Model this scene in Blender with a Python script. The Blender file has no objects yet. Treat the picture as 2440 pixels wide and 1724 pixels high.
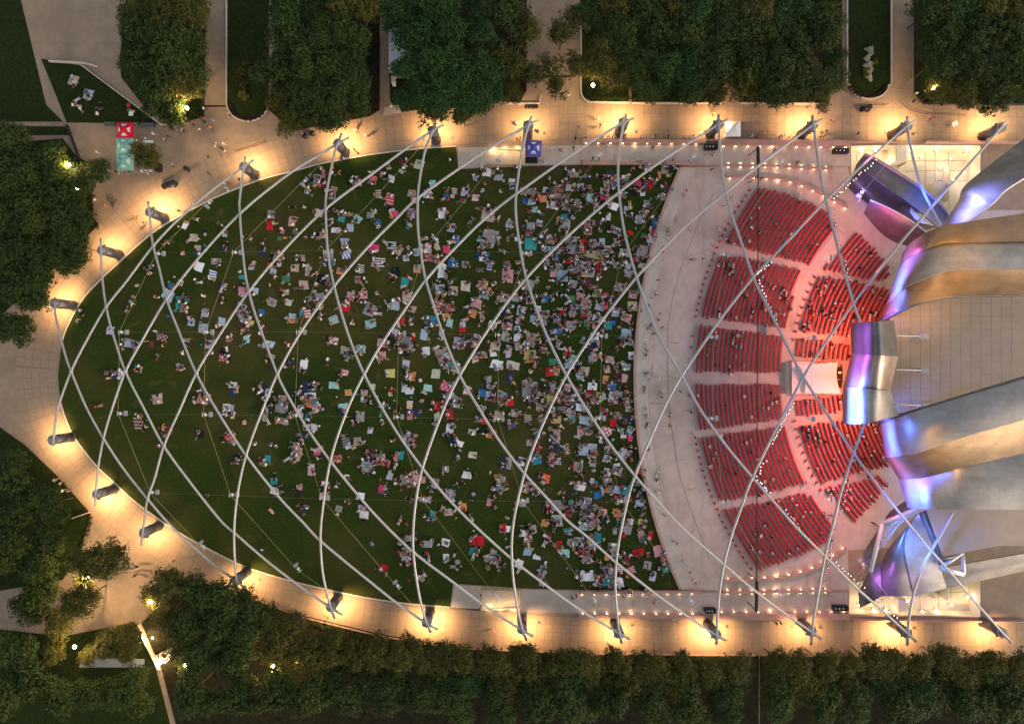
import bpy, bmesh, math, random
import numpy as np
from mathutils import Vector, Matrix
from mathutils.geometry import tessellate_polygon

random.seed(7)
rng = np.random.default_rng(7)
scene = bpy.context.scene
COL = scene.collection

# ---------------------------------------------------------------- camera, sky, sun, exposure
S, CH = 0.08, 125.0                      # metres per photo pixel on the ground, drone height
CX, CY = 1220.0, 862.0
cam_data = bpy.data.cameras.new('camera')
cam_data.sensor_width = 36.0
cam_data.lens = 36.0 * CH / (2440 * S)
cam_data.clip_end = 4000
camera = bpy.data.objects.new('camera', cam_data)
camera.location = (0, 0, CH)
COL.objects.link(camera)
scene.camera = camera

SUN_EL, SUN_AZ = math.radians(7), math.radians(118)
world = bpy.data.worlds.new('World')
scene.world = world
world.use_nodes = True
wn, wl = world.node_tree.nodes, world.node_tree.links
bg = wn['Background']
sky = wn.new('ShaderNodeTexSky')
sky.sky_type = 'NISHITA'
sky.sun_disc = False
sky.sun_elevation, sky.sun_rotation = SUN_EL, SUN_AZ
sky.dust_density, sky.ozone_density = 4.0, 1.0
hs = wn.new('ShaderNodeHueSaturation')     # thin high cloud: greyer than a clear dusk sky
hs.inputs['Saturation'].default_value = 0.6
wl.new(sky.outputs[0], hs.inputs['Color'])
wl.new(hs.outputs[0], bg.inputs['Color'])
bg.inputs['Strength'].default_value = 0.14
sun_data = bpy.data.lights.new('sun', 'SUN')
sun_data.energy, sun_data.angle, sun_data.color = 0.15, math.radians(25), (1, 0.82, 0.68)
sun = bpy.data.objects.new('sun', sun_data)
sun.rotation_euler = (math.radians(70), 0, SUN_AZ)
COL.objects.link(sun)
vs = scene.view_settings
vs.view_transform, vs.look, vs.exposure, vs.gamma = 'Standard', 'None', 1.62, 1.0
vs.use_curve_mapping = False
scene.cycles.use_denoising = True
scene.cycles.max_bounces = 4
scene.cycles.diffuse_bounces = 2
scene.cycles.glossy_bounces = 2
scene.cycles.sample_clamp_indirect = 4.0
scene.cycles.use_light_tree = True

# ---------------------------------------------------------------- helpers
def W(px, py, h=0.0):
    """photo pixel + real height above ground -> place"""
    k = S * (1 - h / CH)
    return Vector(((px - CX) * k, -(py - CY) * k, h))

def tag(o, label=None, cat=None, group=None, kind=None):
    if label: o['label'] = label
    if cat: o['category'] = cat
    if group: o['group'] = group
    if kind: o['kind'] = kind
    return o

def link(o, parent=None):
    COL.objects.link(o)
    if parent is not None: o.parent = parent
    return o

def empty(name, loc, rz=0):
    o = bpy.data.objects.new(name, None)
    o.location = loc; o.rotation_euler = (0, 0, rz); o.empty_display_size = 0.3
    return link(o)

def bm_obj(name, bm, mat, parent=None, smooth=False):
    me = bpy.data.meshes.new(name)
    bm.normal_update(); bm.to_mesh(me); bm.free()
    return me_obj(name, me, mat, parent, smooth)

def me_obj(name, me, mat, parent=None, smooth=False):
    if mat is not None:
        for m in (mat if isinstance(mat, (list, tuple)) else [mat]): me.materials.append(m)
    if smooth: me.polygons.foreach_set('use_smooth', [True] * len(me.polygons))
    return link(bpy.data.objects.new(name, me), parent)

def np_mesh(name, verts, faces):
    me = bpy.data.meshes.new(name)
    me.from_pydata([tuple(v) for v in verts], [], [tuple(f) for f in faces])
    me.update()
    return me

def add_box(bm, c, size, rz=0, mi=0, rot=None):
    r = bmesh.ops.create_cube(bm, size=1)
    M = Matrix.Translation(Vector(c)) @ (rot if rot is not None else Matrix.Rotation(rz, 4, 'Z')) @ Matrix.Diagonal((*size, 1))
    bmesh.ops.transform(bm, matrix=M, verts=r['verts'])
    fs = {f for v in r['verts'] for f in v.link_faces}
    for f in fs: f.material_index = mi
    return r['verts']

def add_cyl(bm, c, r1, r2, h, seg=16, mi=0, rot=None):
    r = bmesh.ops.create_cone(bm, cap_ends=True, segments=seg, radius1=r1, radius2=r2, depth=h)
    M = Matrix.Translation(Vector(c) + Vector((0, 0, h / 2)) if rot is None else Vector(c)) @ (rot if rot is not None else Matrix.Identity(4))
    bmesh.ops.transform(bm, matrix=M, verts=r['verts'])
    for f in {f for v in r['verts'] for f in v.link_faces}: f.material_index = mi
    return r['verts']

def tube_data(pts, rad, seg=10, caps=True):
    pts = [Vector(p) for p in pts]
    n = len(pts); V = []; F = []
    up = Vector((0, 0, 1))
    for i, p in enumerate(pts):
        t = (pts[min(i + 1, n - 1)] - pts[max(i - 1, 0)]).normalized()
        a = t.cross(up)
        if a.length < 1e-3: a = Vector((1, 0, 0))
        a.normalize(); b = a.cross(t)
        r = rad[i] if isinstance(rad, (list, tuple)) else rad
        for k in range(seg):
            w = 2 * math.pi * k / seg
            V.append(p + a * (math.cos(w) * r) + b * (math.sin(w) * r))
    for i in range(n - 1):
        for k in range(seg):
            k2 = (k + 1) % seg
            F.append((i * seg + k, i * seg + k2, (i + 1) * seg + k2, (i + 1) * seg + k))
    if caps:
        F.append(tuple(range(seg))[::-1]); F.append(tuple((n - 1) * seg + k for k in range(seg)))
    return V, F

def bm_tube(bm, pts, rad, seg=8, mi=0):
    V, F = tube_data(pts, rad, seg)
    vv = [bm.verts.new(v) for v in V]
    for f in F:
        g = bm.faces.new([vv[i] for i in f]); g.material_index = mi

def tube(name, pts, rad, mat, parent=None, seg=10):
    V, F = tube_data(pts, rad, seg)
    return me_obj(name, np_mesh(name, V, F), mat, parent, True)

def spline(pts, n):
    """Catmull-Rom through pts, n samples, even by arc length"""
    P = np.array(pts, float)
    Q = np.vstack([2 * P[0] - P[1], P, 2 * P[-1] - P[-2]])
    out = []
    for i in range(1, len(Q) - 2):
        for t in np.linspace(0, 1, 16, endpoint=False):
            p0, p1, p2, p3 = Q[i - 1], Q[i], Q[i + 1], Q[i + 2]
            out.append(0.5 * (2 * p1 + (p2 - p0) * t + (2 * p0 - 5 * p1 + 4 * p2 - p3) * t * t + (3 * p1 - p0 - 3 * p2 + p3) * t ** 3))
    out.append(P[-1]); out = np.array(out)
    d = np.r_[0, np.cumsum(np.linalg.norm(np.diff(out[:, :2], axis=0), axis=1))]
    s = np.linspace(0, d[-1], n)
    return np.stack([np.interp(s, d, out[:, k]) for k in range(out.shape[1])], 1)

def slab(name, pxpts, z0, z1, mat, parent=None, holes=(), h=0.0, kind=None):
    """extruded polygon, outline in photo pixels; top at z1, skirt to z0"""
    rings = [[W(x, y, h) for x, y in r] for r in [pxpts, *holes]]
    for i, r in enumerate(rings):
        area = sum(r[k - 1].x * r[k].y - r[k].x * r[k - 1].y for k in range(len(r)))
        if (area < 0) == (i == 0): r.reverse()
    flat = [Vector((p.x, p.y, 0)) for r in rings for p in r]
    tris = tessellate_polygon([[Vector((p.x, p.y, 0)) for p in r] for r in rings])
    V = [(p.x, p.y, z1) for p in flat]; F = []
    for t in tris:
        a, b, c = (flat[i] for i in t)
        F.append(t if (b - a).cross(c - a).z > 0 else t[::-1])
    if z0 < z1:
        n = len(flat); V += [(p.x, p.y, z0) for p in flat]; o = 0
        for r in rings:
            m = len(r)
            for k in range(m):
                a, b = o + k, o + (k + 1) % m
                F.append((a, a + n, b + n, b))
            o += m
    ob = me_obj(name, np_mesh(name, V, F), mat, parent)
    if kind: ob['kind'] = kind
    return ob

def offset_px(pts, d):
    """offset an open pixel polyline to its left side by d pixels"""
    P = np.array(pts, float); T = np.gradient(P, axis=0)
    T /= np.linalg.norm(T, axis=1)[:, None]
    N = np.stack([T[:, 1], -T[:, 0]], 1)
    return P + N * d

def strip(name, pxpts, w, z0, z1, mat, parent=None, kind=None, side=0):
    """wall or kerb along a pixel polyline, w pixels wide"""
    a, b = (offset_px(pxpts, w / 2), offset_px(pxpts, -w / 2)) if side == 0 else (np.array(pxpts, float), offset_px(pxpts, w * side))
    return slab(name, [tuple(p) for p in a] + [tuple(p) for p in b[::-1]], z0, z1, mat, parent, kind=kind)

ORD = ['first','second','third','fourth','fifth','sixth','seventh','eighth','ninth','tenth','eleventh','twelfth','thirteenth','fourteenth','fifteenth','sixteenth','seventeenth','eighteenth','nineteenth','twentieth']
def ORDN(i): return ORD[i] if i < 20 else 'twenty-' + ORD[i - 20] if i < 29 else 'thirtieth' if i == 29 else 'thirty-' + ORD[i - 30] if i < 39 else 'fortieth' if i == 39 else 'forty-' + ORD[i - 40] if i < 49 else 'fiftieth'
# ---------------------------------------------------------------- materials
def lin(c):
    return tuple(((v / 255) / 12.92 if v / 255 <= 0.04045 else ((v / 255 + 0.055) / 1.055) ** 2.4) for v in c)

def mat(name, base, rough=0.7, metal=0.0, var=0.0, scale=1.0, detail=4, bump=0.0, bscale=None, tint=None, emit=None, estr=0.0, spec=0.3, objvar=0.0):
    m = bpy.data.materials.new(name); m.use_nodes = True
    nt = m.node_tree; b = nt.nodes['Principled BSDF']
    b.inputs['Roughness'].default_value = rough; b.inputs['Metallic'].default_value = metal
    b.inputs['Specular IOR Level'].default_value = spec
    b.inputs['Base Color'].default_value = (*base, 1)
    src = None
    if var or tint:
        geo = nt.nodes.new('ShaderNodeNewGeometry')
        nz = nt.nodes.new('ShaderNodeTexNoise'); nz.inputs['Scale'].default_value = scale; nz.inputs['Detail'].default_value = detail
        nz.inputs['Roughness'].default_value = 0.65
        nt.links.new(geo.outputs['Position'], nz.inputs['Vector'])
        rp = nt.nodes.new('ShaderNodeValToRGB')
        c2 = tint if tint else tuple(min(1, v * (1 + var)) for v in base)
        c1 = base if tint else tuple(v * (1 - var) for v in base)
        rp.color_ramp.elements[0].position, rp.color_ramp.elements[1].position = 0.34, 0.66
        rp.color_ramp.elements[0].color = (*c1, 1); rp.color_ramp.elements[1].color = (*c2, 1)
        nt.links.new(nz.outputs['Fac'], rp.inputs[0]); src = rp.outputs[0]
    if objvar:
        oi = nt.nodes.new('ShaderNodeObjectInfo')
        mr = nt.nodes.new('ShaderNodeMapRange'); mr.inputs[3].default_value = 1 - objvar; mr.inputs[4].default_value = 1 + objvar
        nt.links.new(oi.outputs['Random'], mr.inputs[0])
        mx = nt.nodes.new('ShaderNodeVectorMath'); mx.operation = 'SCALE'
        if src: nt.links.new(src, mx.inputs[0])
        else: mx.inputs[0].default_value = base
        nt.links.new(mr.outputs[0], mx.inputs['Scale']); src = mx.outputs[0]
    if src: nt.links.new(src, b.inputs['Base Color'])
    if bump:
        geo = nt.nodes.new('ShaderNodeNewGeometry')
        nz = nt.nodes.new('ShaderNodeTexNoise'); nz.inputs['Scale'].default_value = bscale or scale * 4; nz.inputs['Detail'].default_value = 3
        nt.links.new(geo.outputs['Position'], nz.inputs['Vector'])
        bp = nt.nodes.new('ShaderNodeBump'); bp.inputs['Strength'].default_value = bump; bp.inputs['Distance'].default_value = 0.1
        nt.links.new(nz.outputs['Fac'], bp.inputs['Height']); nt.links.new(bp.outputs[0], b.inputs['Normal'])
    if emit:
        b.inputs['Emission Color'].default_value = (*emit, 1); b.inputs['Emission Strength'].default_value = estr
    return m

def stain(m, col, scale=0.25, lo=0.55, hi=0.72, amt=0.6, stretch=None):
    """dirt patches with a shape of their own mixed over the base colour"""
    nt = m.node_tree; b = nt.nodes['Principled BSDF']; inp = b.inputs['Base Color']
    geo = nt.nodes.new('ShaderNodeNewGeometry'); nz = nt.nodes.new('ShaderNodeTexNoise')
    nz.inputs['Scale'].default_value = scale; nz.inputs['Detail'].default_value = 6; nz.inputs['Distortion'].default_value = 0.6
    v = geo.outputs['Position']
    if stretch:
        mp = nt.nodes.new('ShaderNodeMapping'); mp.inputs['Scale'].default_value = stretch; nt.links.new(v, mp.inputs[0]); v = mp.outputs[0]
    nt.links.new(v, nz.inputs['Vector'])
    mr = nt.nodes.new('ShaderNodeMapRange'); mr.inputs[1].default_value, mr.inputs[2].default_value, mr.inputs[4].default_value = lo, hi, amt
    nt.links.new(nz.outputs['Fac'], mr.inputs[0])
    mx = nt.nodes.new('ShaderNodeMix'); mx.data_type = 'RGBA'
    if inp.links: nt.links.new(inp.links[0].from_socket, mx.inputs[6])
    else: mx.inputs[6].default_value = inp.default_value
    mx.inputs[7].default_value = (*col, 1)
    nt.links.new(mr.outputs[0], mx.inputs[0]); nt.links.new(mx.outputs[2], inp)
    return m

def attr_mat(name, prop, rough=0.85, kind='OBJECT'):
    m = bpy.data.materials.new(name); m.use_nodes = True
    nt = m.node_tree; b = nt.nodes['Principled BSDF']; b.inputs['Roughness'].default_value = rough
    b.inputs['Specular IOR Level'].default_value = 0.15
    a = nt.nodes.new('ShaderNodeAttribute'); a.attribute_type = kind; a.attribute_name = prop
    nt.links.new(a.outputs['Color'], b.inputs['Base Color'])
    return m

M = {}
M['ground'] = stain(stain(mat('plaza_concrete', (0.315, 0.22, 0.15), 0.8, var=0.12, scale=0.5, bump=0.1, bscale=6), (0.20, 0.145, 0.11), 0.10, 0.52, 0.75, 0.6), (0.14, 0.10, 0.08), 0.9, 0.66, 0.74, 0.4)
M['paver'] = stain(mat('paver_concrete', (0.33, 0.23, 0.155), 0.75, var=0.08, scale=1.4, objvar=0.07), (0.24, 0.17, 0.125), 0.16, 0.52, 0.72, 0.5)
M['joint'] = mat('paving_joint', (0.17, 0.12, 0.09), 0.9)
M['forecourt'] = stain(stain(mat('pale_concrete', (0.50, 0.41, 0.35), 0.75, var=0.09, scale=0.6, objvar=0.04), (0.31, 0.25, 0.21), 0.09, 0.48, 0.70, 0.65), (0.24, 0.19, 0.16), 0.5, 0.60, 0.72, 0.45, (1, 0.2, 1))
M['seatfloor'] = stain(mat('seating_floor_concrete', (0.37, 0.315, 0.275), 0.8, var=0.08, scale=0.8), (0.29, 0.25, 0.21), 0.2, 0.55, 0.7, 0.4)
M['step'] = stain(mat('step_concrete', (0.52, 0.45, 0.38), 0.75, var=0.08, scale=0.9), (0.36, 0.3, 0.26), 0.25, 0.5, 0.7, 0.5)
M['kerb'] = mat('kerb_concrete', (0.55, 0.47, 0.40), 0.7, var=0.08, scale=1.5)
M['pinkwall'] = stain(mat('sandstone_wall', (0.46, 0.27, 0.22), 0.75, var=0.1, scale=0.8), (0.3, 0.18, 0.15), 0.4, 0.52, 0.7, 0.5)
M['lawn'] = stain(stain(mat('lawn_turf', (0.031, 0.048, 0.009), 0.95, var=0.34, scale=2.6, detail=8, bump=0.6, bscale=9, spec=0.05), (0.080, 0.064, 0.020), 0.045, 0.44, 0.66, 0.75), (0.11, 0.08, 0.034), 0.35, 0.58, 0.74, 0.5)
M['worn'] = mat('worn_turf', (0.06, 0.045, 0.024), .95, var=.25, scale=1.5, spec=.05)
M['darkgrass'] = mat('dark_turf', (0.020, 0.030, 0.008), 0.95, var=0.35, scale=1.5, detail=8, bump=0.5, bscale=8, spec=0.05)  # turf of a darker green than the lawn
M['soil'] = mat('bed_soil', (0.022, 0.020, 0.011), 0.95, var=0.4, scale=1.2, bump=0.5, spec=0.05)
M['pipe'] = stain(mat('trellis_steel', (0.42, 0.40, 0.40), 0.5, 0.3, var=0.06, scale=0.8), (0.36, 0.2, 0.15), 1.6, 0.62, 0.72, 0.6)
M['pylon'] = stain(mat('pylon_steel', (0.13, 0.12, 0.115), 0.45, 0.5, var=0.15, scale=0.9), (0.08, 0.07, 0.065), 0.6, 0.5, 0.7, 0.5)
M['cap'] = mat('pylon_cap_steel', (0.30, 0.28, 0.27), 0.5, 0.4, var=0.15, scale=1.5)
M['black'] = mat('black_plastic', (0.014, 0.015, 0.017), 0.5)
M['dark'] = mat('dark_metal', (0.035, 0.035, 0.04), 0.45, 0.5)
M['white'] = mat('white_paint', (0.78, 0.77, 0.76), 0.5)
M['grey'] = mat('grey_metal', (0.38, 0.38, 0.40), 0.5, 0.3)
M['cable'] = mat('yellowed_cable', (0.42, 0.38, 0.20), 0.6)
M['red'] = mat('red_seat_paint', (0.46, 0.006, 0.016), 0.5, objvar=0.15)
M['trunk'] = mat('bark', (0.07, 0.05, 0.035), 0.9, var=0.3, scale=3)
M['cream'] = stain(mat('cream_render', (0.80, 0.70, 0.52), 0.7, var=0.05, scale=0.7), (0.5, 0.42, 0.3), 0.3, 0.55, 0.72, 0.5)
M['lampglow'] = mat('warm_lamp_glass', (1, 0.9, 0.7), 0.4, emit=(1, 0.72, 0.36), estr=30)
M['walllamp'] = mat('wall_lamp_glass', (1, 0.9, 0.7), 0.4, emit=(1, 0.68, 0.32), estr=5)
M['yardglass'] = mat('yard_lamp_glass', (1, .9, .7), .4, emit=(1, .8, .5), estr=5)
M['led'] = mat('stage_lamp_lens', (1, 1, 1), 0.4, emit=(1, 0.90, 0.76), estr=0.9)
M['leddim'] = mat('stage_lamp_lens_dim', (0.9, 0.85, 0.9), 0.4, emit=(1, 0.75, 0.78), estr=0.35)
M['navy'] = mat('navy_cover', (0.02, 0.03, 0.05), 0.6)
# ---------------------------------------------------------------- ground and paving
LAWN_TOP = [(139.6,880),(149,814),(170,762),(201,710),(240,668),(285,626),(358,561),(423,519),(488,485),(512,472.8),(616.5,431),(720,404),(758,393),(876,371),(993.6,356.5),(1087,350)]
LAWN_BOT = [(139.6,880),(138,892),(146,958),(172,1028),(204,1075),(235,1112),(277,1151),(329,1198),(412.7,1257),(496,1304.5),(587.7,1349),(680,1377.7),(758.4,1397),(863,1419.5),(967.4,1435),(1073,1444)]
top_s = [tuple(p) for p in spline(LAWN_TOP, 70)]
bot_s = [tuple(p) for p in spline(LAWN_BOT, 70)]
AX, AY, AR = 2724.0, 901.0, 1215.0                      # centre of the arc between lawn and seating
def arc_px(r, y): return (AX - math.sqrt(r * r - (y - AY) ** 2), y)
lawn_edge = [arc_px(AR, y) for y in np.linspace(393, 1405, 60)]
lawn_px = top_s + [(1091.5, 403.5), (1228.7, 397), (1386, 393)] + lawn_edge + [(1370.6, 1404), (1242, 1401), (1163, 1395), (1080, 1389.4)] + bot_s[::-1][:-1]

PITS = [[(2028,348),(2100,346),(2336,346),(2336,503),(2180,503),(2028,420)],
        [(2023,1384),(2336,1384),(2336,1468),(2023,1462)],
        [(1157,353),(1250,353),(1250,392),(1157,392)],
        [(1148,1406),(1240,1406),(1240,1452),(1148,1452)]]
far = 9000
ground = slab('ground', [(-far,-far),(far,-far),(far,far),(-far,far)], 0, 0, M['ground'], holes=PITS, kind='structure')
lawn = slab('lawn', lawn_px, 0, 0.012, M['lawn'], kind='structure')
slab('worn_turf', [(1256,397.5),(1300,396),(1412,394),(1410,410),(1330,413),(1258,415)], 0, .016, M['worn'], kind='structure')
slab('worn_turf', [(1465,888),(1486,887),(1487,912),(1462,914)], 0, .016, M['worn'], kind='structure')
strip('lawn_kerb', top_s[4:], 3.2, 0, 0.12, M['kerb'], kind='structure', side=1)
strip('lawn_kerb', bot_s[4:], 3.2, 0, 0.12, M['kerb'], kind='structure', side=-1)

# promenade of square pavers round the lawn
PT = top_s + [(1240, 343), (1386, 335), (1600, 336), (1840, 338), (2100, 340), (2440, 343), (2520, 344)]
PB = bot_s + [(1240, 1456), (1380, 1464), (1600, 1467), (1840, 1470), (2100, 1473), (2440, 1476), (2520, 1477)]
NROW, PAVE = 5, 19.6
promenade = slab('promenade', [tuple(p) for p in offset_px(spline(PT, 160), 4.5)] + [tuple(p) for p in offset_px(spline(PT, 160), 4 + NROW * PAVE)[::-1]], 0, 0.004, M['joint'], kind='structure')
promenade2 = slab('promenade', [tuple(p) for p in offset_px(spline(PB, 160), -4.5)] + [tuple(p) for p in offset_px(spline(PB, 160), -(4 + NROW * PAVE))[::-1]], 0, 0.004, M['joint'], kind='structure')
gap = 0.022
pv, pf = [], []
half = PAVE * S / 2 - gap
bm = bmesh.new(); vs_ = add_box(bm, (0, 0, 0.012), (2 * half, 2 * half, 0.024))
paver_me = bpy.data.meshes.new('paver'); bm.to_mesh(paver_me); bm.free(); paver_me.materials.append(M['paver'])
n_pav = 0
for par, line, sg in ((promenade, PT, 1), (promenade2, PB, -1)):
    L = spline(line, 400); ln = np.linalg.norm(np.diff(L, axis=0), axis=1).sum()
    n = int(ln / PAVE); L = spline(line, n + 1)
    rows = [offset_px(L, sg * (5 + PAVE * r)) for r in range(NROW + 1)]
    for i in range(n):
        for r in range(NROW):
            q = [rows[r][i], rows[r + 1][i], rows[r + 1][i + 1], rows[r][i + 1]]
            c = sum(q) / 4
            if c[0] > 1390 and n_pav < 300 and c[0] < 2330:
                o = bpy.data.objects.new('paver', paver_me); p = W(*c); d = L[i + 1] - L[i]
                o.location = (p.x, p.y, 0.004); o.rotation_euler = (0, 0, -math.atan2(d[1], d[0])); link(o, par); n_pav += 1
                continue
            P = [W(*(c + (v - c) * (1 - gap / (PAVE * S / 2)))) for v in q]
            ar = sum(P[k - 1].x * P[k].y - P[k].x * P[k - 1].y for k in range(4))
            if ar < 0: P.reverse()
            z = 0.028; b0 = len(pv)
            pv += [(p.x, p.y, z) for p in P] + [(p.x, p.y, 0.003) for p in P]
            pf += [(b0, b0+1, b0+2, b0+3)] + [(b0+k, b0+4+k, b0+4+(k+1)%4, b0+(k+1)%4) for k in range(4)]
rest = me_obj('paving', np_mesh('paving', pv, pf), M['paver'], promenade); rest['kind'] = 'stuff'

# pale forecourt, seating floor, steps
fore_px = [arc_px(AR, y) for y in np.linspace(398, 1405, 50)] + [(1990, 1404), (2023, 1404), (2023, 1462), (1676, 1462), (2023,1462)][:2] + [(2020, 1310), (2180, 1300), (2440, 1300), (2440, 500), (2180, 503), (2028, 430), (2020, 398)]
slab('forecourt', fore_px, 0, 0.006, M['forecourt'], kind='structure')
def ramp_sheet(name, pts, m): return slab(name, pts, 0, 0.010, m, kind='structure')
ramp_sheet('ramp_floor', [(1091,352),(1386,346),(1676,346),(2026,352),(2026,396),(1676,393),(1386,390),(1250,394),(1250,351.5),(1157,351.5),(1157,398),(1093,402)], M['forecourt'])
ramp_sheet('ramp_floor', [(1075,1446),(1082,1392),(1146,1396),(1146,1454),(1242,1455),(1242,1403),(1386,1408),(1668,1412),(2020,1411),(2020,1458),(1676,1460),(1386,1460),(1240,1457)], M['forecourt'])
SX, SY = 2412.0, 901.0                                  # centre of the seat rows
def polar(r, deg): return (SX - r * math.cos(math.radians(deg)), SY - r * math.sin(math.radians(deg)))
for i, (r0, r1, z) in enumerate(((AR, AR - 6, 0.42), (AR - 6.2, AR - 17, 0.33), (AR - 17.2, AR - 25, 0.22), (AR - 25.2, AR - 34, 0.11))):
    ys = np.linspace(400, 1402, 50)
    st = slab('curved_step', [arc_px(r0, y) for y in ys] + [arc_px(r1, y) for y in ys[::-1]], 0, z, M['pinkwall'] if i == 0 else M['step'])
    tag(st, ['low sandstone kerb wall along the curved edge of the lawn', 'uppermost broad concrete step beside the lawn kerb', 'middle concrete step between lawn and forecourt', 'lowest concrete step at the forecourt edge'][i], 'step', 'curved steps below the lawn')
# forecourt slabs with open joints
for k, a in enumerate(range(-36, 36, 8)):
    for r1, r2 in ((776, 822), (824, 866)):
        A = np.linspace(a + 0.12, a + 7.88, 8)
        slab('concrete_slab', [polar(r1, t) for t in A] + [polar(r2, t) for t in A[::-1]], 0.006, 0.022, M['forecourt'], kind='structure')

# expansion joints and repairs in the forecourt
for pts, w in (([(1591,780),(1590,840),(1591,887),(1595,984),(1616,1122),(1642,1206),(1690,1330)], 1.3), ([(1592,776),(1600,720),(1622,640),(1660,540),(1700,460)], 1.0), ([(1640,850),(1638,888)], 1.2), ([(1550,961),(1580,961)], 1.2), ([(1590,893),(1615,904)], 1.2), ([(1650,975),(1625,980)], .8), ([(1595,815),(1617,817)], 1.2), ([(1554,826),(1561,821)], 1.6), ([(1640,545),(1648,556)], 1.4), ([(1620,1096),(1632,1092)], 1.2), ([(1636,1168),(1660,1160)], 1.0), ([(1640,1270),(1658,1262)], 1.0), ([(1668,600),(1700,612)], .8), ([(1558,1100),(1600,1420)], .7), ([(1930,480),(2012,560)], 1.0), ([(2060,600),(2130,640)], .9), ([(2070,1120),(2130,1090)], .9)):
    strip('expansion_joint', pts, w, .02, .026, M['joint'], kind='structure')
M['repair'] = mat('repair_concrete', (.36, .33, .30), .8, var=.1, scale=1.5)
for q in ([(1551,866),(1557,866),(1557,896),(1548,896),(1548,886),(1551,886)], [(1564,1043),(1603,1033),(1604,1040),(1580,1041),(1566,1046)], [(1641,1026),(1652,1025),(1653,1034),(1642,1034)], [(1700,1352),(1708,1352),(1716,1372),(1712,1374)], [(1460,368),(1467,368),(1467,386),(1460,386)]): slab('concrete_repair', q, .02, .025, M['repair'], kind='structure')
# sunken yards beside the shell and the two stairs
def pit(name, ring, depth, floor_m, wall_m):
    f = slab(name, ring, -depth, -depth, floor_m, kind='structure')
    P = [W(*p) for p in ring]; V = []; F = []
    for k in range(len(P)):
        a, b = P[k], P[(k + 1) % len(P)]; o = len(V)
        V += [(a.x, a.y, 0.0), (b.x, b.y, 0.0), (b.x, b.y, -depth), (a.x, a.y, -depth)]; F.append((o, o + 1, o + 2, o + 3))
    w = me_obj('retaining_wall', np_mesh('retaining_wall', V, F), wall_m); w['kind'] = 'structure'
pit('yard_floor', PITS[0], 3.0, M['cream'], M['cream'])
pit('yard_floor', PITS[1], 3.0, M['cream'], M['cream'])
def stairs(ring, n, label, flip):
    x0, y0, x1, y1 = ring[0][0], ring[0][1], ring[2][0], ring[2][1]
    pit('stair_well', ring, 1.9, M['ground'], M['cream'])
    root = empty('staircase', W((x0 + x1) / 2, (y0 + y1) / 2)); tag(root, label, 'stairs')
    for i in range(n):
        a, b = x0 + (x1 - x0) * i / n, x0 + (x1 - x0) * (i + 1) / n
        k = i if flip else n - 1 - i
        z = -0.12 - 1.6 * (k / n)
        p, q = W(a + .25, y0 + 1.5), W(b - .1, y1 - 1.5)
        bm = bmesh.new(); add_box(bm, ((p.x + q.x) / 2, (p.y + q.y) / 2, (z - 1.9) / 2), (abs(q.x - p.x), abs(q.y - p.y), z + 1.9))
        bm.transform(Matrix.Translation(-root.location))
        bm_obj('tread', bm, M['step'], root)
    for yy in (y0 + 0.8, y1 - 0.8):
        tube('handrail', [W(x0, yy) + Vector((0, 0, 0.9)) - root.location, W(x1, yy) + Vector((0, 0, 0.5)) - root.location], 0.04, M['grey'], root)
    return root
stairs(PITS[2], 16, 'warm lit sunken stair between the promenade and lawn beside the purple tent', True)
stairs(PITS[3], 16, 'warm lit sunken stair at the bottom edge of the lawn', True)

# ---------------------------------------------------------------- planted beds, side lawns and paths
def bed(pts, m, name='planting_bed', z=0.12): return slab(name, pts, 0, z, m, kind='structure')
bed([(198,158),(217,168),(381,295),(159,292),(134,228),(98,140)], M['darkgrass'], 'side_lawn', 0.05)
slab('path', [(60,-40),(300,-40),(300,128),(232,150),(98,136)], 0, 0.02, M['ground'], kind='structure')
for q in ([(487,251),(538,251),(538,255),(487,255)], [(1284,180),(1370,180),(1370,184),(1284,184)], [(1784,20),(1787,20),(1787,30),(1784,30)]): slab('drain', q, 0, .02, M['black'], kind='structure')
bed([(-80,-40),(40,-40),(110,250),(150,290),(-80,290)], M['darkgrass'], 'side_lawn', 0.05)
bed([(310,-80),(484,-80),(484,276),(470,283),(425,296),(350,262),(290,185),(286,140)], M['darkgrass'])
rnd = [(591 + 50 * math.cos(t), 244 + 45 * math.sin(t)) for t in np.linspace(0, math.pi, 14)]
bed([(641,-80),(641,244)] + rnd + [(541,244),(541,-80)], M['darkgrass'])
bed([(665,-80),(905,-80),(905,262),(880,278),(700,312),(640,262),(650,200)], M['soil'])
bed([(926,-80),(1255,-80),(1255,215),(1240,243),(1180,240),(950,268),(930,240)], M['soil'])
arc = [(1410 - 24 * math.cos(t), 218 + 25 * math.sin(t)) for t in np.linspace(0, math.pi / 2, 8)]
bed([(1386,-80),(1386,218)] + arc + [(1498,243),(1498,-80)], M['darkgrass'])
bed([(1505,-80),(1718,-80),(1718,243),(1505,243)], M['soil'])
bed([(1760,-80),(2006,-80),(2006,180),(1970,230),(1950,243),(1760,243)], M['soil'])
rp_ = [(2069.5 + 46 * math.cos(t), 204 + 32 * math.sin(t)) for t in np.linspace(0, math.pi, 14)]
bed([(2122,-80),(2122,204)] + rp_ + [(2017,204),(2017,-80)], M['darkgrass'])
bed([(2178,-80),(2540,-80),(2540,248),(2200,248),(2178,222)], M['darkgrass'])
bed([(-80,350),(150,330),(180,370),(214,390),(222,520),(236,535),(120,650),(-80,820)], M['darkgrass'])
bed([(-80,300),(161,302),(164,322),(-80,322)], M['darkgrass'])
bed([(-80,960),(60,1060),(134,1130),(216,1222),(190,1320),(150,1380),(-80,1420)], M['darkgrass'])
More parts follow.
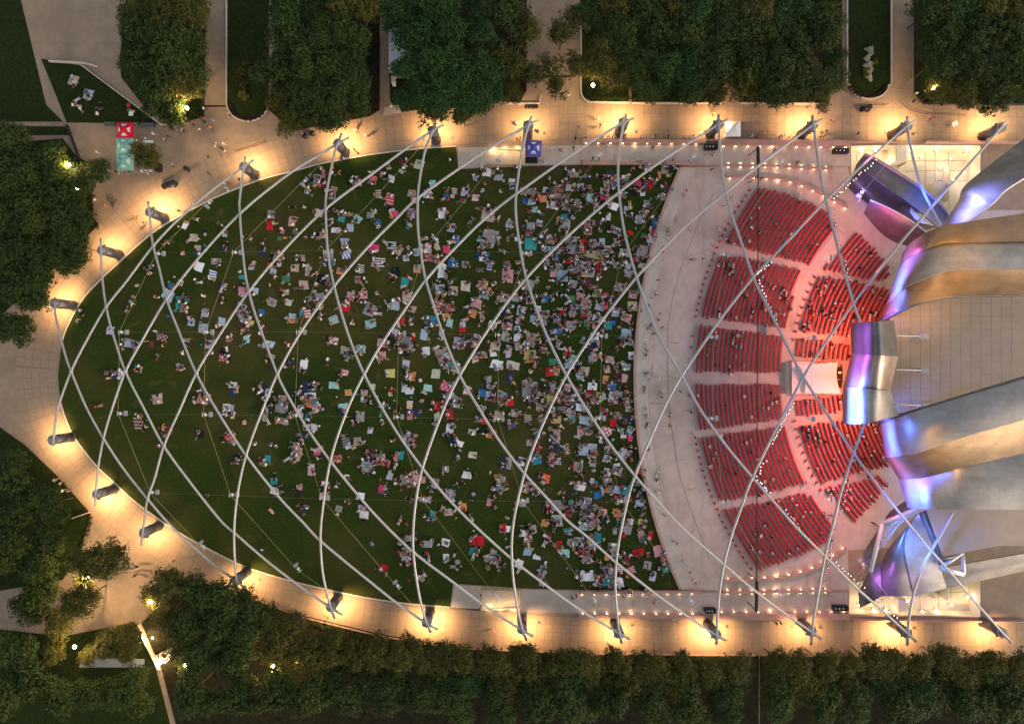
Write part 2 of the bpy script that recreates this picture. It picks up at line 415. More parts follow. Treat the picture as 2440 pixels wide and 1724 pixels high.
bed([(338,1484),(400,1420),(520,1395),(600,1425),(720,1465),(900,1508),(1080,1540),(1240,1548),(1420,1556),(1620,1560),(1807,1560),(1807,1800),(440,1800),(388,1600),(344,1498)], M['soil'])
bed([(1811,1562),(2540,1572),(2540,1800),(1811,1800)], M['soil'])
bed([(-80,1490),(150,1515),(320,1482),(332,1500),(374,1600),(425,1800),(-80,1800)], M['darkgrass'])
slab('path', [(195,1565),(345,1568),(345,1588),(190,1588)], 0.12, 0.14, M['grey'], kind='structure')
def wall(pts, label, w=3, h=0.5, m='kerb', name='low_wall'):
    return tag(strip(name, pts, w, 0, h, M[m]), label, 'wall')
wall([(120,148),(200,152),(232,160)], 'thin pale wall above the small side lawn', 3, 0.6)
wall([(198,158),(382,296)], 'diagonal pale kerb wall on the right of the side lawn', 2.5, 0.5)
wall([(382,297),(412,297)], 'short white kerb at the tip of the side lawn', 3, 0.4)
wall([(487,20),(486,280)], 'dark fence line on the left of the upper path', 2, 0.9, 'dark', 'railing')
wall([(541,-80),(541,244)] + [(591 - 50 * math.cos(t), 244 + 46 * math.sin(t)) for t in np.linspace(0, math.pi, 16)][1:], 'pale rounded kerb round the planter of yellow shrubs', 2.4, 0.4)
wall([(2017,-80),(2017,203),(2024,204)] + [(2069.5 - 46 * math.cos(t), 204 + 33 * math.sin(t)) for t in np.linspace(0.05, math.pi - .05, 16)] + [(2115,204),(2122,203),(2122,-80)], 'pale rounded kerb round the planter of white flowers', 2.4, 0.45)
wall([(1384,20),(1384,218)] + [(1410 - 26 * math.cos(t), 218 + 27 * math.sin(t)) for t in np.linspace(0, math.pi / 2, 8)] + [(1460,246),(1500,246)], 'curved pale kerb round the bed with the street lamp', 3, 0.45)
wall([(1505,247),(1718,247)], 'straight pale kerb along the upper promenade below the trees', 3, 0.45)
wall([(1210,248),(1284,248),(1290,228)], 'pale kerb with stored chairs at the path corner', 3, 0.45)
wall([(1764,247),(1975,249)], 'pale kerb at the right end of the upper tree bed', 3, 0.4)
wall([(2179,20),(2179,222),(2199,248),(2440,250)], 'dark kerb and railing round the upper right tree bed', 2, 0.7, 'dark', 'railing')
wall([(161,298),(191,380)], 'dark narrow bench wall beside the left path', 3.5, 0.5, 'dark')
wall([(332,1486),(346,1522),(382,1592)], 'slanted pale wall with lamps at the lower left', 4, 0.6)
wall([(178,1232),(216,1219)], 'thin pale rail across the lower left grass', 2, 0.8)
wall([(600,1424),(720,1468),(900,1512),(1080,1542),(1400,1556),(1800,1560)], 'brown kerb along the lower trees', 2.5, 0.35, 'pinkwall')

# ramp walls with lamps
LAMP_ME = None
def lamp_mesh():
    bm = bmesh.new(); add_box(bm, (0, 0, 0), (0.30, 0.12, 0.14), mi=0); add_box(bm, (0, -0.09, -0.03), (0.24, 0.07, 0.07), mi=1)
    me = bpy.data.meshes.new('wall_lamp'); bm.to_mesh(me); bm.free(); me.materials.append(M['dark']); me.materials.append(M['walllamp']); return me
LAMP_ME = lamp_mesh()
lamp_light = bpy.data.lights.new('wall_lamp_light', 'POINT'); lamp_light.energy = 1.8; lamp_light.color = (1, 0.68, 0.34); lamp_light.shadow_soft_size = 0.06
lamp_bright = lamp_light.copy(); lamp_bright.energy = 9
def wall_lamps(wallobj, pts, side, spacing=29.0, every=1):
    L = spline(pts, 200); d = np.r_[0, np.cumsum(np.linalg.norm(np.diff(L, axis=0), axis=1))]
    for q_i, s in enumerate(np.arange(10, d[-1], spacing)):
        c = np.array([np.interp(s, d, L[:, 0]), np.interp(s, d, L[:, 1])]); c2 = np.array([np.interp(s + 1, d, L[:, 0]), np.interp(s + 1, d, L[:, 1])])
        t = c2 - c; t = t / np.linalg.norm(t); nrm = np.array([t[1], -t[0]]) * side
        p = W(*(c + nrm * 0.9)); o = bpy.data.objects.new('wall_lamp', LAMP_ME)
        o.location = (p.x, p.y, 0.46); o.rotation_euler = (0, 0, math.atan2(nrm[0], nrm[1])); link(o, wallobj)
        q = W(*(c + nrm * 3.2)); l = bpy.data.objects.new('lamp_light', lamp_bright if q_i % 7 == 4 else lamp_light); l.location = (q.x, q.y, 0.42); link(l, wallobj)
def rwall(pts, w, h, label, lamps=None):
    o = tag(strip('ramp_wall', pts, w, 0, h, M['pinkwall']), label, 'wall', 'ramp walls')
    for s in lamps or (): wall_lamps(o, offset_px(pts, s * w / 2), s)
    return o
rwall([(1386,337),(1500,338),(1680,340)], 7, 0.9, 'sandstone wall with lamps above the upper ramp', [-1])
rwall([(1712,341),(1850,342),(2024,344)], 14, 0.9, 'broad pink planter wall with lamps above the upper seating', [-1])
rwall([(1386,391),(1530,391.5),(1675,392)], 5, 0.7, 'narrow sandstone wall between the upper ramp and the lawn')
rwall([(1724,395),(1850,397),(1982,404)], 4.5, 0.7, 'slim wall with lamps on both sides above the seating', [1, -1])
rwall([(1727,422),(1780,421.5),(1854,426),(1903,438),(1952.6,460),(2016.7,495)], 5, 0.7, 'curved pink wall round the top of the seating', [-1])
rwall([(1376,1409),(1520,1408),(1668,1407)], 5.5, 0.7, 'sandstone wall between the lower ramp and the lawn', [-1])
rwall([(1378,1464.5),(1500,1465),(1676,1466)], 8, 0.9, 'sandstone wall with lamps below the lower ramp', [1])
rwall([(1708,1465),(1850,1465),(2020,1465)], 15, 0.9, 'broad pink planter wall with lamps below the lower seating', [1])
rwall([(1722,1408),(1850,1407),(1977,1404)], 4.5, 0.7, 'slim wall with lamps on both sides below the seating', [1, -1])
rwall([(1723,1380),(1780,1379),(1854,1375),(1903,1365),(1952.6,1345.5),(2014,1303.6)], 5, 0.7, 'curved pink wall round the bottom of the seating', [1])
rwall([(1680,337),(2140,341)], 2.5, 1.0, 'thin metal rail wall along the upper promenade')
rwall([(2026,1474),(2440,1477)], 3, 1.0, 'thin pale wall along the lower promenade beside the yard')
rwall([(2200,341),(2440,342)], 4, 1.0, 'white parapet beside the upper yard')

# ground hatches
hx = [(1053,1463),(837,1432),(997,1459),(1285,1482),(1507,1488),(1665,1491),(1732,1491),(1887,1492),(1955,1493),(2111,1494),(2178,1494),(778,1421),(620,1379),(1010,335),(1078,329),(1297,318),(1516,314),(1671,314),(1958,316),(1891,316),(2109,316),(2175,319),(496,374),(1480,1489)]
bm = bmesh.new(); add_box(bm, (0, 0, .008), (.58, .58, .016)); add_box(bm, (0, 0, .02), (.5, .5, .012)); hm = bpy.data.meshes.new('hatch'); bm.to_mesh(hm); bm.free(); hm.materials.append(M['pylon'])
for row in (0, 1):
    for i, (x, y) in enumerate(sorted([q for q in hx if (q[1] > 900) == row])):
        o = bpy.data.objects.new('floor_hatch', hm); p = W(x, y); o.location = (p.x, p.y, 0.03); link(o)
        tag(o, f'{ORDN(i)} grey square hatch from the left, set in the {("upper", "lower")[row]} promenade', 'hatch', 'hatches in the promenade')
# ---------------------------------------------------------------- trellis
HWX = [100, 138, 243, 356, 582, 805, 1031, 1259, 1487, 2440]
HWY = [110, 161, 289, 381, 495, 550, 585, 599, 605, 607]
def yax(px): return 884 + (px - 170) * 0.0125
def th(px, py):
    hw = float(np.interp(px, HWX, HWY)); v = abs(py - yax(px)) / hw
    return 5.65 + (2.5 + 8.5 * hw / 600) * (1 - min(v, 1.0) ** 2) - max(0, v - 1) * 3.0
PIPES = {
'A0': [(129,715),(131,735),(134.4,762),(154,840),(169.6,884.4),(206,970.7),(246.7,1043.8),(295,1117),(351.3,1187.5),(412.7,1257.5),(496.3,1333.3),(561.6,1383),(587.7,1402.5)],
'A1': [(240,567.5),(240.7,610.6),(245.4,678.6),(253.3,730.8),(266.3,785.7),(299,884.4),(344.7,975.9),(390.4,1062),(457,1153.6),(526.3,1239.8),(559,1269),(642.6,1341),(732.3,1409),(788.4,1447),(815.9,1464)],
'A2': [(352.6,479.3),(356.5,519),(364.3,582),(378.7,636.8),(397,712.6),(420.5,775),(467.5,888.3),(522.4,986.3),(586.4,1084.3),(663.5,1182.3),(720,1241.8),(765,1288.8),(863,1369.8),(951.8,1440.4),(1015.8,1483.5),(1043.2,1498.7)],
'A3': [(583.8,373.5),(581,397),(570.7,480),(572,508.7),(574.7,558),(583.8,647),(593,694),(611,757),(661,891),(680,931.5),(732.3,1020.3),(787,1097.4),(847,1171.9),(907.3,1239.8),(984.4,1313.7),(1072,1380.3),(1163.4,1448.2),(1244.4,1500.5),(1270.6,1514.9)],
'A4': [(814,317.8),(805.4,342),(797.6,363),(778,459.7),(776,505),(777.5,540),(782,610.6),(796.3,681),(810.6,736),(836.8,817),(868,891),(910,970.7),(957,1046.4),(1006.6,1114.4),(1053.7,1171.9),(1119,1239.8),(1219.6,1330.7),(1318.4,1406.4),(1396.8,1461.3),(1473.9,1507),(1501.3,1522)],
'A5': [(1039,292.5),(1031.4,310.8),(1012,363),(1000,428),(995.6,475),(996,545),(1004,610.6),(1014.5,666.8),(1035,733.5),(1059,806.6),(1095.5,893.6),(1139.9,970.7),(1194.8,1056.9),(1249.6,1127.4),(1300,1182.3),(1352.4,1239.8),(1396.8,1275.8),(1467.3,1338.5),(1566.6,1416.9),(1645,1471.8),(1706.4,1512.3),(1729.9,1524.8)],
'A6': [(1267,276.8),(1259,298),(1241.8,371),(1230,462),(1228.7,500),(1232.6,545),(1241.8,605.4),(1254,663),(1279,738.7),(1310.6,817),(1349.7,893.6),(1396.8,973.3),(1456.9,1062),(1513,1132.7),(1561.4,1187.5),(1624,1254.9),(1726,1345),(1780,1391),(1854,1449),(1934,1504.5),(1956.3,1521)],
'A7': [(1490.9,272.9),(1487,291),(1476.5,355),(1472.6,407),(1475,459.7),(1484,532),(1497.4,592.4),(1517,660.3),(1545.7,741.3),(1577,814.5),(1624,894.9),(1671,978.5),(1731,1062),(1792.7,1136),(1846.6,1198),(1903.3,1261.6),(1965,1323.3),(2046.3,1404.6),(2100.5,1451.5),(2162,1508),(2183,1528)],
'A8': [(1712.4,274),(1712.4,296),(1715.6,355),(1722,415),(1730,459.7),(1744,515),(1760,558.4),(1795,660.3),(1824.4,721.6),(1861.4,795.6),(1914.4,898),(1972.3,988),(2034,1079),(2100.5,1168),(2174.5,1259),(2218.9,1311),(2273,1372.6),(2305,1412),(2390,1508),(2410,1530)],
'A9': [(1935.8,275.3),(1937.8,297.5),(1945,349.3),(1955,415.9),(1968.6,477.5),(1989.6,561.4),(2011.8,647.7),(2034,722.9),(2048.7,763.5),(2085,850)],
'A10': [(2161.7,277.8),(2162.6,300),(2165.8,329.6),(2174.5,371.5),(2194,440.5),(2218.9,494.8),(2241,538),(2272,600)],
'B0': [(126,1062),(128,1040),(137,975.9),(169.6,884.4),(208,808),(253.3,730.8),(303,668),(364.3,587),(431,517),(504,454.5),(581,397),(604.7,381.3)],
'B1': [(225.8,1205.8),(232.4,1124.8),(246.7,1043.8),(266.3,975.9),(299,884.4),(345,800),(397,712.6),(470,618.5),(572,508.7),(680,420.5),(745,378.7),(805.4,342),(832,327)],
'B2': [(335.6,1299.3),(340.8,1260),(351.3,1188),(368.2,1140.5),(390.4,1062),(428.3,975.9),(468,888.3),(525,795),(593,694.3),(680,592),(776.7,497),(889,412.7),(967,355),(1031.4,310.8),(1057.6,297.7)],
'B3': [(566.8,1411.7),(562.4,1380),(557.7,1268),(566.8,1171.9),(586.4,1084.3),(621.7,986.3),(661,891),(720,785.7),(796.3,681),(870,596),(941,524.4),(995.6,472),(1108.5,391.8),(1176.5,347),(1259,298),(1284,286)],
'B4': [(797.6,1473),(787,1443),(770,1369.8),(763.6,1288.8),(768,1220),(787,1097.4),(826.3,978.5),(868,891),(910,818),(957,749),(1014.5,666.8),(1098,576.7),(1160,517),(1230,462),(1370.6,363),(1487,291),(1510,282.5)],
'B5': [(1026,1505.7),(1015.8,1482),(998.8,1416.9),(985.7,1325.4),(984.4,1265.3),(991,1192.8),(1006.6,1114.4),(1051,989),(1095.5,893.6),(1176.5,764.8),(1254,663),(1357.6,558.4),(1475,458.5),(1579.7,381.3),(1668.5,323.8),(1712.4,296.4),(1734.6,284)],
'B6': [(1254.3,1524),(1244.4,1498),(1228.7,1422),(1219.6,1333),(1221,1265),(1231.3,1200.6),(1249.6,1127.4),(1266,1077.8),(1302.7,989),(1349.7,893.6),(1395,822),(1436,762),(1517,660.3),(1632,540),(1730,458.5),(1780,415.9),(1861,354),(1937.8,297.5),(1959.5,284)],
'B7': [(1481.7,1531.3),(1476.5,1511),(1471.3,1469),(1466,1393.4),(1468.6,1335.9),(1476.5,1278.4),(1497.4,1182.3),(1513,1132.7),(1540.5,1064.7),(1585,965.4),(1624,894.9),(1663,838),(1713,764.8),(1795,660.3),(1840,613.3),(1903.3,546.6),(1968.6,477.5),(2071,378.9),(2145,314.8),(2162.6,300),(2182.4,286.4)],
'B8': [(1707,1534.5),(1707.7,1511),(1713,1422),(1724.7,1343.7),(1741.7,1278.4),(1769,1200),(1792.7,1137),(1854,1012.6),(1914.4,898),(1972.3,808),(2034,722.9),(2137.5,588.5),(2218,494.8),(2305,396),(2388,302),(2402,288)],
'B9': [(1933.4,1534),(1934.8,1503.3),(1939,1471),(1950,1409.6),(1965,1326),(1984.6,1249.3),(2006.8,1160.5),(2034,1079),(2058.6,1010),(2090,935)],
'B10': [(2162,1535.8),(2163.4,1508),(2167,1463.8),(2179.4,1404.6),(2199,1348),(2218.9,1311),(2245,1265),(2270,1220)],
}
trellis = empty('trellis', (0, 0, 0))
tag(trellis, 'open steel trellis of crossing curved pipes arching over the lawn and seating', 'trellis')
PIPE3 = {}
for k, pts in PIPES.items():
    n = max(24, len(pts) * 4)
    L = spline(pts, n)
    P = [W(x, y, th(x, y)) for x, y in L]
    PIPE3[k] = (L, P)
    r = [0.175 + 0.05 * min(1, max(0, (x - 150) / 900)) for x, y in L]
    tube('pipe', P, r, M['pipe'], trellis, 12)

bm = bmesh.new(); bmesh.ops.create_uvsphere(bm, u_segments=12, v_segments=8, radius=.31); joint_me = bpy.data.meshes.new('joint'); bm.to_mesh(joint_me); bm.free(); joint_me.materials.append(M['pipe'])
for p_ in joint_me.polygons: p_.use_smooth = True
for ka in [k for k in PIPE3 if k[0] == 'A']:
    for kb in [k for k in PIPE3 if k[0] == 'B']:
        La, Pa = PIPE3[ka]; Lb = PIPE3[kb][0]
        D = np.linalg.norm(La[:, None] - Lb[None], axis=2); i, j = np.unravel_index(D.argmin(), D.shape)
        if D[i, j] < 9:
            a0, a1 = La[max(i - 1, 0)], La[min(i + 1, len(La) - 1)]; b0, b1 = Lb[max(j - 1, 0)], Lb[min(j + 1, len(Lb) - 1)]
            da, db = a1 - a0, b1 - b0; den = da[0] * db[1] - da[1] * db[0]
            if abs(den) < 1e-6: continue
            t = ((b0[0] - a0[0]) * db[1] - (b0[1] - a0[1]) * db[0]) / den
            c = a0 + da * t; o = bpy.data.objects.new('joint', joint_me); o.location = W(c[0], c[1], th(*c)); link(o, trellis)
T = [(130,722),(243,596),(356.5,505),(581,397),(805.4,342),(1031.4,311),(1259,298),(1487,291),(1712.4,296),(1938,298),(2162.6,300),(2388,302)]
B = [(124,1048),(231,1177),(342,1269),(562,1381),(788,1446),(1016,1483),(1244.5,1499),(1475,1509),(1707,1511),(1934.5,1504),(2162.5,1508),(2390,1508)]
bm = bmesh.new(); add_cyl(bm, (0, 0, 0), 1.0, 0.9, 0.25, 28); add_cyl(bm, (0, 0, .25), .9, .9, 4.6, 28); pyl_body = bpy.data.meshes.new('body'); bm.to_mesh(pyl_body); bm.free(); pyl_body.materials.append(M['pylon'])
for p in pyl_body.polygons: p.use_smooth = abs(p.normal.z) < .5
bm = bmesh.new(); add_cyl(bm, (0, 0, 4.85), .95, .95, .18, 28); add_cyl(bm, (0, 0, 5.03), .55, .4, .5, 20); pyl_cap = bpy.data.meshes.new('cap'); bm.to_mesh(pyl_cap); bm.free(); pyl_cap.materials.append(M['cap'])
bm = bmesh.new(); add_box(bm, (0, 0, 0), (.34, .22, .26), mi=0); add_box(bm, (0, .12, 0), (.28, .03, .2), mi=1); fl_me = bpy.data.meshes.new('floodlight'); bm.to_mesh(fl_me); bm.free(); fl_me.materials.append(M['dark']); fl_me.materials.append(M['lampglow'])
flood = bpy.data.lights.new('flood_spot', 'SPOT'); flood.energy = 1750; flood.color = (1, 0.62, 0.27); flood.spot_size = math.radians(112); flood.spot_blend = 1.0; flood.shadow_soft_size = 0.15
for row, lst in (('upper', T), ('lower', B)):
    for i, (x, y) in enumerate(lst):
        p = W(x, y, 5.1)
        root = empty('trellis_pylon', (p.x, p.y, 0))
        tag(root, f'{ORD[i]} dark cylindrical pylon from the lawn tip along the {row} promenade', 'pylon', 'pylons carrying the trellis')
        link(bpy.data.objects.new('body', pyl_body), root); link(bpy.data.objects.new('cap', pyl_cap), root)
        out = Vector((p.x, p.y, 0)) - Vector((W(min(max(x, 520), 2500), yax(x)).x, W(0, yax(x)).y, 0)); out.z = 0; out.normalize()
        lat = Vector((-out.y, out.x, 0))
        for s in (-1, 1):
            d = (out * 1.0 + lat * s * 0.95).normalized()
            f = bpy.data.objects.new('floodlight', fl_me); f.location = d * 1.0 + Vector((0, 0, 4.5)); f.rotation_euler = (math.radians(-55), 0, math.atan2(-d.x, d.y)); link(f, root)
            if s == -1: fl_ = flood.copy(); fl_.energy *= random.uniform(.72, 1.3)
            l = bpy.data.objects.new('flood_spot', fl_); l.location = d * 1.3 + Vector((0, 0, 4.3))
            aim = Vector((d.x * 2.9, d.y * 2.9, 0)) - l.location
            l.rotation_euler = aim.to_track_quat('-Z', 'Y').to_euler(); link(l, root)

# ---------------------------------------------------------------- cables with hanging loudspeakers
CH_ = [[(499,483),(378,604),(290,791),(287,984.5),(363,1172),(484.5,1300.6)], [(727,431),(561,601),(493.7,791),(489.7,987),(553.8,1178),(711,1354)],
       [(962,399.6),(778,599),(714,791),(706,989),(770,1186),(948,1394.7)], [(1193.5,373.5),(1013,598),(951.8,793.6),(946.5,993),(1009,1189),(1184,1419.5)],
       [(1427,371),(1253.6,602.8),(1188,797.5),(1187,998),(1245.7,1191.5),(1417.7,1430)], [(1653,373.5),(1484,605.4),(1433,800),(1428,996),(1480,1192.8),(1647.6,1430)],
       [(1864,386),(1723.4,606.7),(1696,802.7),(1696,996),(1723,1195),(1860,1415.7)], [(2053.7,458),(1972,614),(1930,805),(1928,998),(1973.5,1189),(2056,1343)]]
ENDS = [((548,430),(560,1345)), ((770,385),(770,1400)), ((1010,340),(980,1437)), ((1240,300),(1165,1395)), ((1470,320),(1560,1510)), ((1700,310),(1720,1500)), ((1940,310),(1935,1500)), ((2160,330),(2160,1480))]
def sh(x, y): return max(5.0, th(x, y) - 3.6)
bm = bmesh.new()
bm_tube(bm, [(-.55, 0, 0), (.62, 0, 0)], .05, 6); bm_tube(bm, [(-.55, -.42, 0), (-.55, .42, 0)], .05, 6); bm_tube(bm, [(0, -.3, .05), (0, .3, .05)], .10, 6); bm_tube(bm, [(.3, -.22, 0), (-.3, .22, 0)], .04, 6); bm_tube(bm, [(0, 0, 0), (0, 0, .7)], .03, 6)
add_box(bm, (0, 0, .08), (.34, .34, .16))
br_me = bpy.data.meshes.new('bracket'); bm.to_mesh(br_me); bm.free(); br_me.materials.append(M['white'])
bm = bmesh.new(); add_box(bm, (.85, 0, -.1), (.46, .86, .5)); add_box(bm, (.62, 0, -.1), (.03, .78, .42)); sp_me = bpy.data.meshes.new('cabinet'); bm.to_mesh(sp_me); bm.free(); sp_me.materials.append(M['grey'])
for i, ch in enumerate(CH_):
    P = [W(x, y, sh(x, y)) for x, y in ch]
    e0, e1 = ENDS[i]
    full = [W(*e0, th(*e0) - .3)] + [p + Vector((0, 0, .7)) for p in P] + [W(*e1, th(*e1) - .3)]
    c = tube('suspension_cable', full, 0.024, M['cable'], None, 5)
    tag(c, f'{ORD[i]} thin suspension cable from the lawn tip slung under the trellis', 'cable', 'cables slung under the trellis')
    for j, p in enumerate(P):
        a = {0: math.radians(205), 5: math.radians(-205)}.get(j, 0.0)
        if j == 0: a = math.radians(-128)
        if j == 5: a = math.radians(128)
        if i >= 4 and j in (1, 4) : a = 0
        if i >= 3 and j in (2, 3): a = 0
        root = empty('hanging_speaker', p, a)
        tag(root, f'grey loudspeaker on white bracket, {ORD[j]} from the top on the {ORD[i]} cable', 'loudspeaker', 'loudspeakers hanging under the trellis')
        link(bpy.data.objects.new('bracket', br_me), root); link(bpy.data.objects.new('cabinet', sp_me), root)
for j, nm in ((1, 'second'), (2, 'third'), (3, 'fourth'), (4, 'fifth')):
    pts = [W(ch[j][0], ch[j][1], sh(*ch[j])) + Vector((0, 0, .72)) for ch in CH_]
    tag(tube('cross_cable', pts, 0.008, M['cable'], None, 4), f'faint cross cable linking the {nm} loudspeaker of every chain', 'cable', 'cross cables')

# black gantry line over the seating
g = empty('cable_bridge', W(1806, 901)); tag(g, 'long black overhead cable bridge running straight across the red seating', 'gantry')
def gb(x0, y0, x1, y1, h, w):
    p, q = W(x0, y0, h) - g.location, W(x1, y1, h) - g.location
    d = q - p; bm = bmesh.new(); add_box(bm, (p + q) / 2, (d.length, w, w * .8), math.atan2(d.y, d.x)); return bm
bm_obj('beam', gb(1806.5, 392, 1803, 1390, 5.0, .15), M['black'], g)
bm_obj('end_beam', gb(1806, 350, 1806.5, 394, 4.9, .5), M['black'], g)
bm_obj('end_beam', gb(1803, 1384, 1802, 1457, 4.9, .5), M['black'], g)
for y in (352, 420, 1382, 1455):
    p = W(1806 - (y > 900) * 3.5, y, 4.6) - g.location; bm = bmesh.new(); add_cyl(bm, (p.x, p.y, 0), .09, .09, 4.6, 8); bm_obj('post', bm, M['black'], g)

# stage lamps clipped along the pipes
def on_segment(a, b, n): return [(a[0] + (b[0] - a[0]) * t, a[1] + (b[1] - a[1]) * t) for t in np.linspace(0, 1, n)]
bm = bmesh.new(); add_cyl(bm, (0, 0, 0), .12, .20, .36, 10); bm_tube(bm, [(-.2, 0, .15), (-.2, 0, .55), (.2, 0, .55), (.2, 0, .15)], .025, 5); can_me = bpy.data.meshes.new('can'); bm.to_mesh(can_me); bm.free(); can_me.materials.append(M['dark'])
def lens(mt):
    bm = bmesh.new(); add_cyl(bm, (0, 0, .361), .11, .09, .05, 10); me = bpy.data.meshes.new('lens'); bm.to_mesh(me); bm.free(); me.materials.append(mt); return me
LENS = [lens(M['led']), lens(M['leddim'])]
SL = [((1836,627),(1802,655),10,0,'upper left pipe crossing above the seats'), ((1808,668),(1822,706),9,0,'pipe just below the upper left crossing'), ((1825,715),(1852,772),10,1,'pipe running down towards the tent'),
      ((2085,383),(1986,475),22,0,'pipe beside the purple upper wing'), ((1983,500),(2000,600),12,1,'pipe over the upper right seats'), ((2010,622),(2026,668),8,1,'pipe near the bronze ribbon'),
      ((1888,962),(1838,1056),20,0,'pipe below the white tent'), ((1823,1097),(1802,1132),8,0,'pipe just above the lower crossing'), ((1804,1142),(1833,1172),10,0,'pipe just below the lower crossing'),
      ((2020,1155),(2002,1225),10,1,'pipe over the lower right seats'), ((1870,1213),(1905,1256),8,1,'pipe over the lower seats'), ((1988,1255),(1962,1400),18,1,'long pipe over the lower ramp'),
      ((1990,1338),(2056,1398),14,0,'pipe beside the dark lower wing'), ((2086,1427),(2141,1477),12,0,'pipe near the lower right pylon')]
for a, b, n, dim, where in SL:
    for li, (x, y) in enumerate(on_segment(a, b, int(n * .75))):
        h = th(x, y) - .2; p = W(x + random.uniform(-1.6, 1.6), y + random.uniform(-.8, .8), h)
        root = empty('stage_lamp', p, random.uniform(0, 6)); root.rotation_euler[0] = random.uniform(-.5, .5)
        tag(root, ORDN(li) + (' dim' if dim else ' lit white') + ' stage lamp along the ' + where, 'stage lamp', 'stage lamps along the ' + where)
        link(bpy.data.objects.new('can', can_me), root); link(bpy.data.objects.new('lens', LENS[dim]), root)
# ---------------------------------------------------------------- bandshell
def shell_mat(name, base, rough=0.3, bumpd=0.25):
    m = mat(name, base, rough, 0.6, var=0.16, scale=0.35, bump=0.13, bscale=0.7)
    nt = m.node_tree; b = nt.nodes['Principled BSDF']
    geo = nt.nodes.new('ShaderNodeNewGeometry'); br = nt.nodes.new('ShaderNodeTexBrick')
    br.inputs['Scale'].default_value = 0.55; br.inputs['Mortar Size'].default_value = 0.012; br.inputs['Brick Width'].default_value = 0.9; br.inputs['Row Height'].default_value = 0.5
    br.inputs['Color1'].default_value = (1, 1, 1, 1); br.inputs['Color2'].default_value = (.9, .9, .9, 1); br.inputs['Mortar'].default_value = (.8, .8, .8, 1)
    nt.links.new(geo.outputs['Position'], br.inputs['Vector'])
    mx = nt.nodes.new('ShaderNodeMix'); mx.data_type = 'RGBA'; mx.blend_type = 'MULTIPLY'; mx.inputs[0].default_value = 1
    nt.links.new(b.inputs['Base Color'].links[0].from_socket, mx.inputs[6]); nt.links.new(br.outputs['Color'], mx.inputs[7]); nt.links.new(mx.outputs[2], b.inputs['Base Color'])
    stain(m, tuple(v * .62 for v in base), .22, .5, .72, .5, (.25, 1.6, .6))
    nz = nt.nodes.new('ShaderNodeTexNoise'); nz.inputs['Scale'].default_value = .6; nz.inputs['Detail'].default_value = 5
    mr = nt.nodes.new('ShaderNodeMapRange'); mr.inputs[3].default_value, mr.inputs[4].default_value = rough - .14, rough + .16
    nt.links.new(geo.outputs['Position'], nz.inputs['Vector']); nt.links.new(nz.outputs['Fac'], mr.inputs[0]); nt.links.new(mr.outputs[0], b.inputs['Roughness'])
    return m
M['steel'] = shell_mat('brushed_steel', (0.40, 0.36, 0.335), 0.42)
M['steel2'] = shell_mat('brushed_steel_dark', (0.17, 0.155, 0.155), 0.42)
M['bronze'] = shell_mat('bronze_sheen_steel', (0.30, 0.20, 0.12), 0.36)
M['steel3'] = shell_mat('brushed_steel_warm', (0.36, 0.27, 0.23), 0.36)
M['roofpanel'] = stain(mat('roof_panel', (0.34, 0.255, 0.19), 0.6, 0.1, var=0.05, scale=0.5, objvar=0.025), (0.4, 0.31, 0.24), 0.3, 0.55, 0.72, 0.4)
M['beamwhite'] = mat('frame_steel', (0.62, 0.62, 0.66), 0.5, 0.3)

shell = empty('bandshell', W(2230, 900)); tag(shell, 'huge bandshell of curling brushed steel ribbons over the stage', 'bandshell')
def loft(name, e1, e2, m, parent=shell, n=36, mm=10, bulge=0.0, thick=0.22):
    A, B_ = spline(e1, n), spline(e2, n)
    V = []; F = []
    for i in range(n):
        a, b = W(A[i][0], A[i][1], A[i][2]), W(B_[i][0], B_[i][1], B_[i][2])
        for j in range(mm + 1):
            t = j / mm; p = a.lerp(b, t)
            hh = bulge * math.sin(math.pi * t)
            if hh:
                f = (CH - p.z - hh) / (CH - p.z); p = Vector((p.x * f, p.y * f, p.z + hh))
            V.append(p)
    w = mm + 1
    for i in range(n - 1):
        for j in range(mm): F.append((i * w + j, i * w + j + 1, (i + 1) * w + j + 1, (i + 1) * w + j))
    me = np_mesh(name, [v - parent.location for v in V], F)
    nz = sum(p.normal.z for p in me.polygons)
    if nz < 0: me.flip_normals()
    bm = bmesh.new(); bm.from_mesh(me); bm.normal_update()
    g = bmesh.ops.solidify(bm, geom=bm.faces[:], thickness=-thick if False else thick)
    bm.to_mesh(me); bm.free()
    o = me_obj(name, me, m, parent, True); me.set_sharp_from_angle(angle=math.radians(35))
    return o
a_top = [(2150,604,19),(2167,581,20),(2186.8,566,23),(2206.5,554,24.5),(2248.4,538,26),(2305,528,27),(2460,505,27)]
a_low = [(2142.4,637.8,17),(2157,618,21),(2184,603,24),(2211.5,592,26),(2248.4,580,27),(2305,577.4,28),(2460,575,28)]
b_low = [(2111.6,726.5,15),(2137.5,699.4,21),(2159.7,682,25),(2211.5,660,28),(2248.4,647.7,29),(2305,642.7,30),(2460,640,30)]
c_low = [(2094.4,763.5,14),(2112.8,756,18),(2145,740,21),(2184,722.9,23),(2248.4,708,24),(2305,704,24.5),(2460,700,25)]
dz = lambda e, d: [(x, y, h + d) for x, y, h in e]
loft('ribbon', [(2241,541,16),(2262,512,18),(2285,475,18),(2305,436,18),(2440,330,16)], [(2305,530,25),(2330,512,25),(2370,480,25),(2400,450,25),(2480,400,24)], M['steel'], bulge=0)
loft('ribbon', a_top, a_low, M['bronze'], bulge=.3)
loft('ribbon', dz(a_low, -.5), b_low, M['steel'], bulge=.4)
loft('ribbon', dz(b_low, -.5), c_low, M['bronze'], bulge=.2)
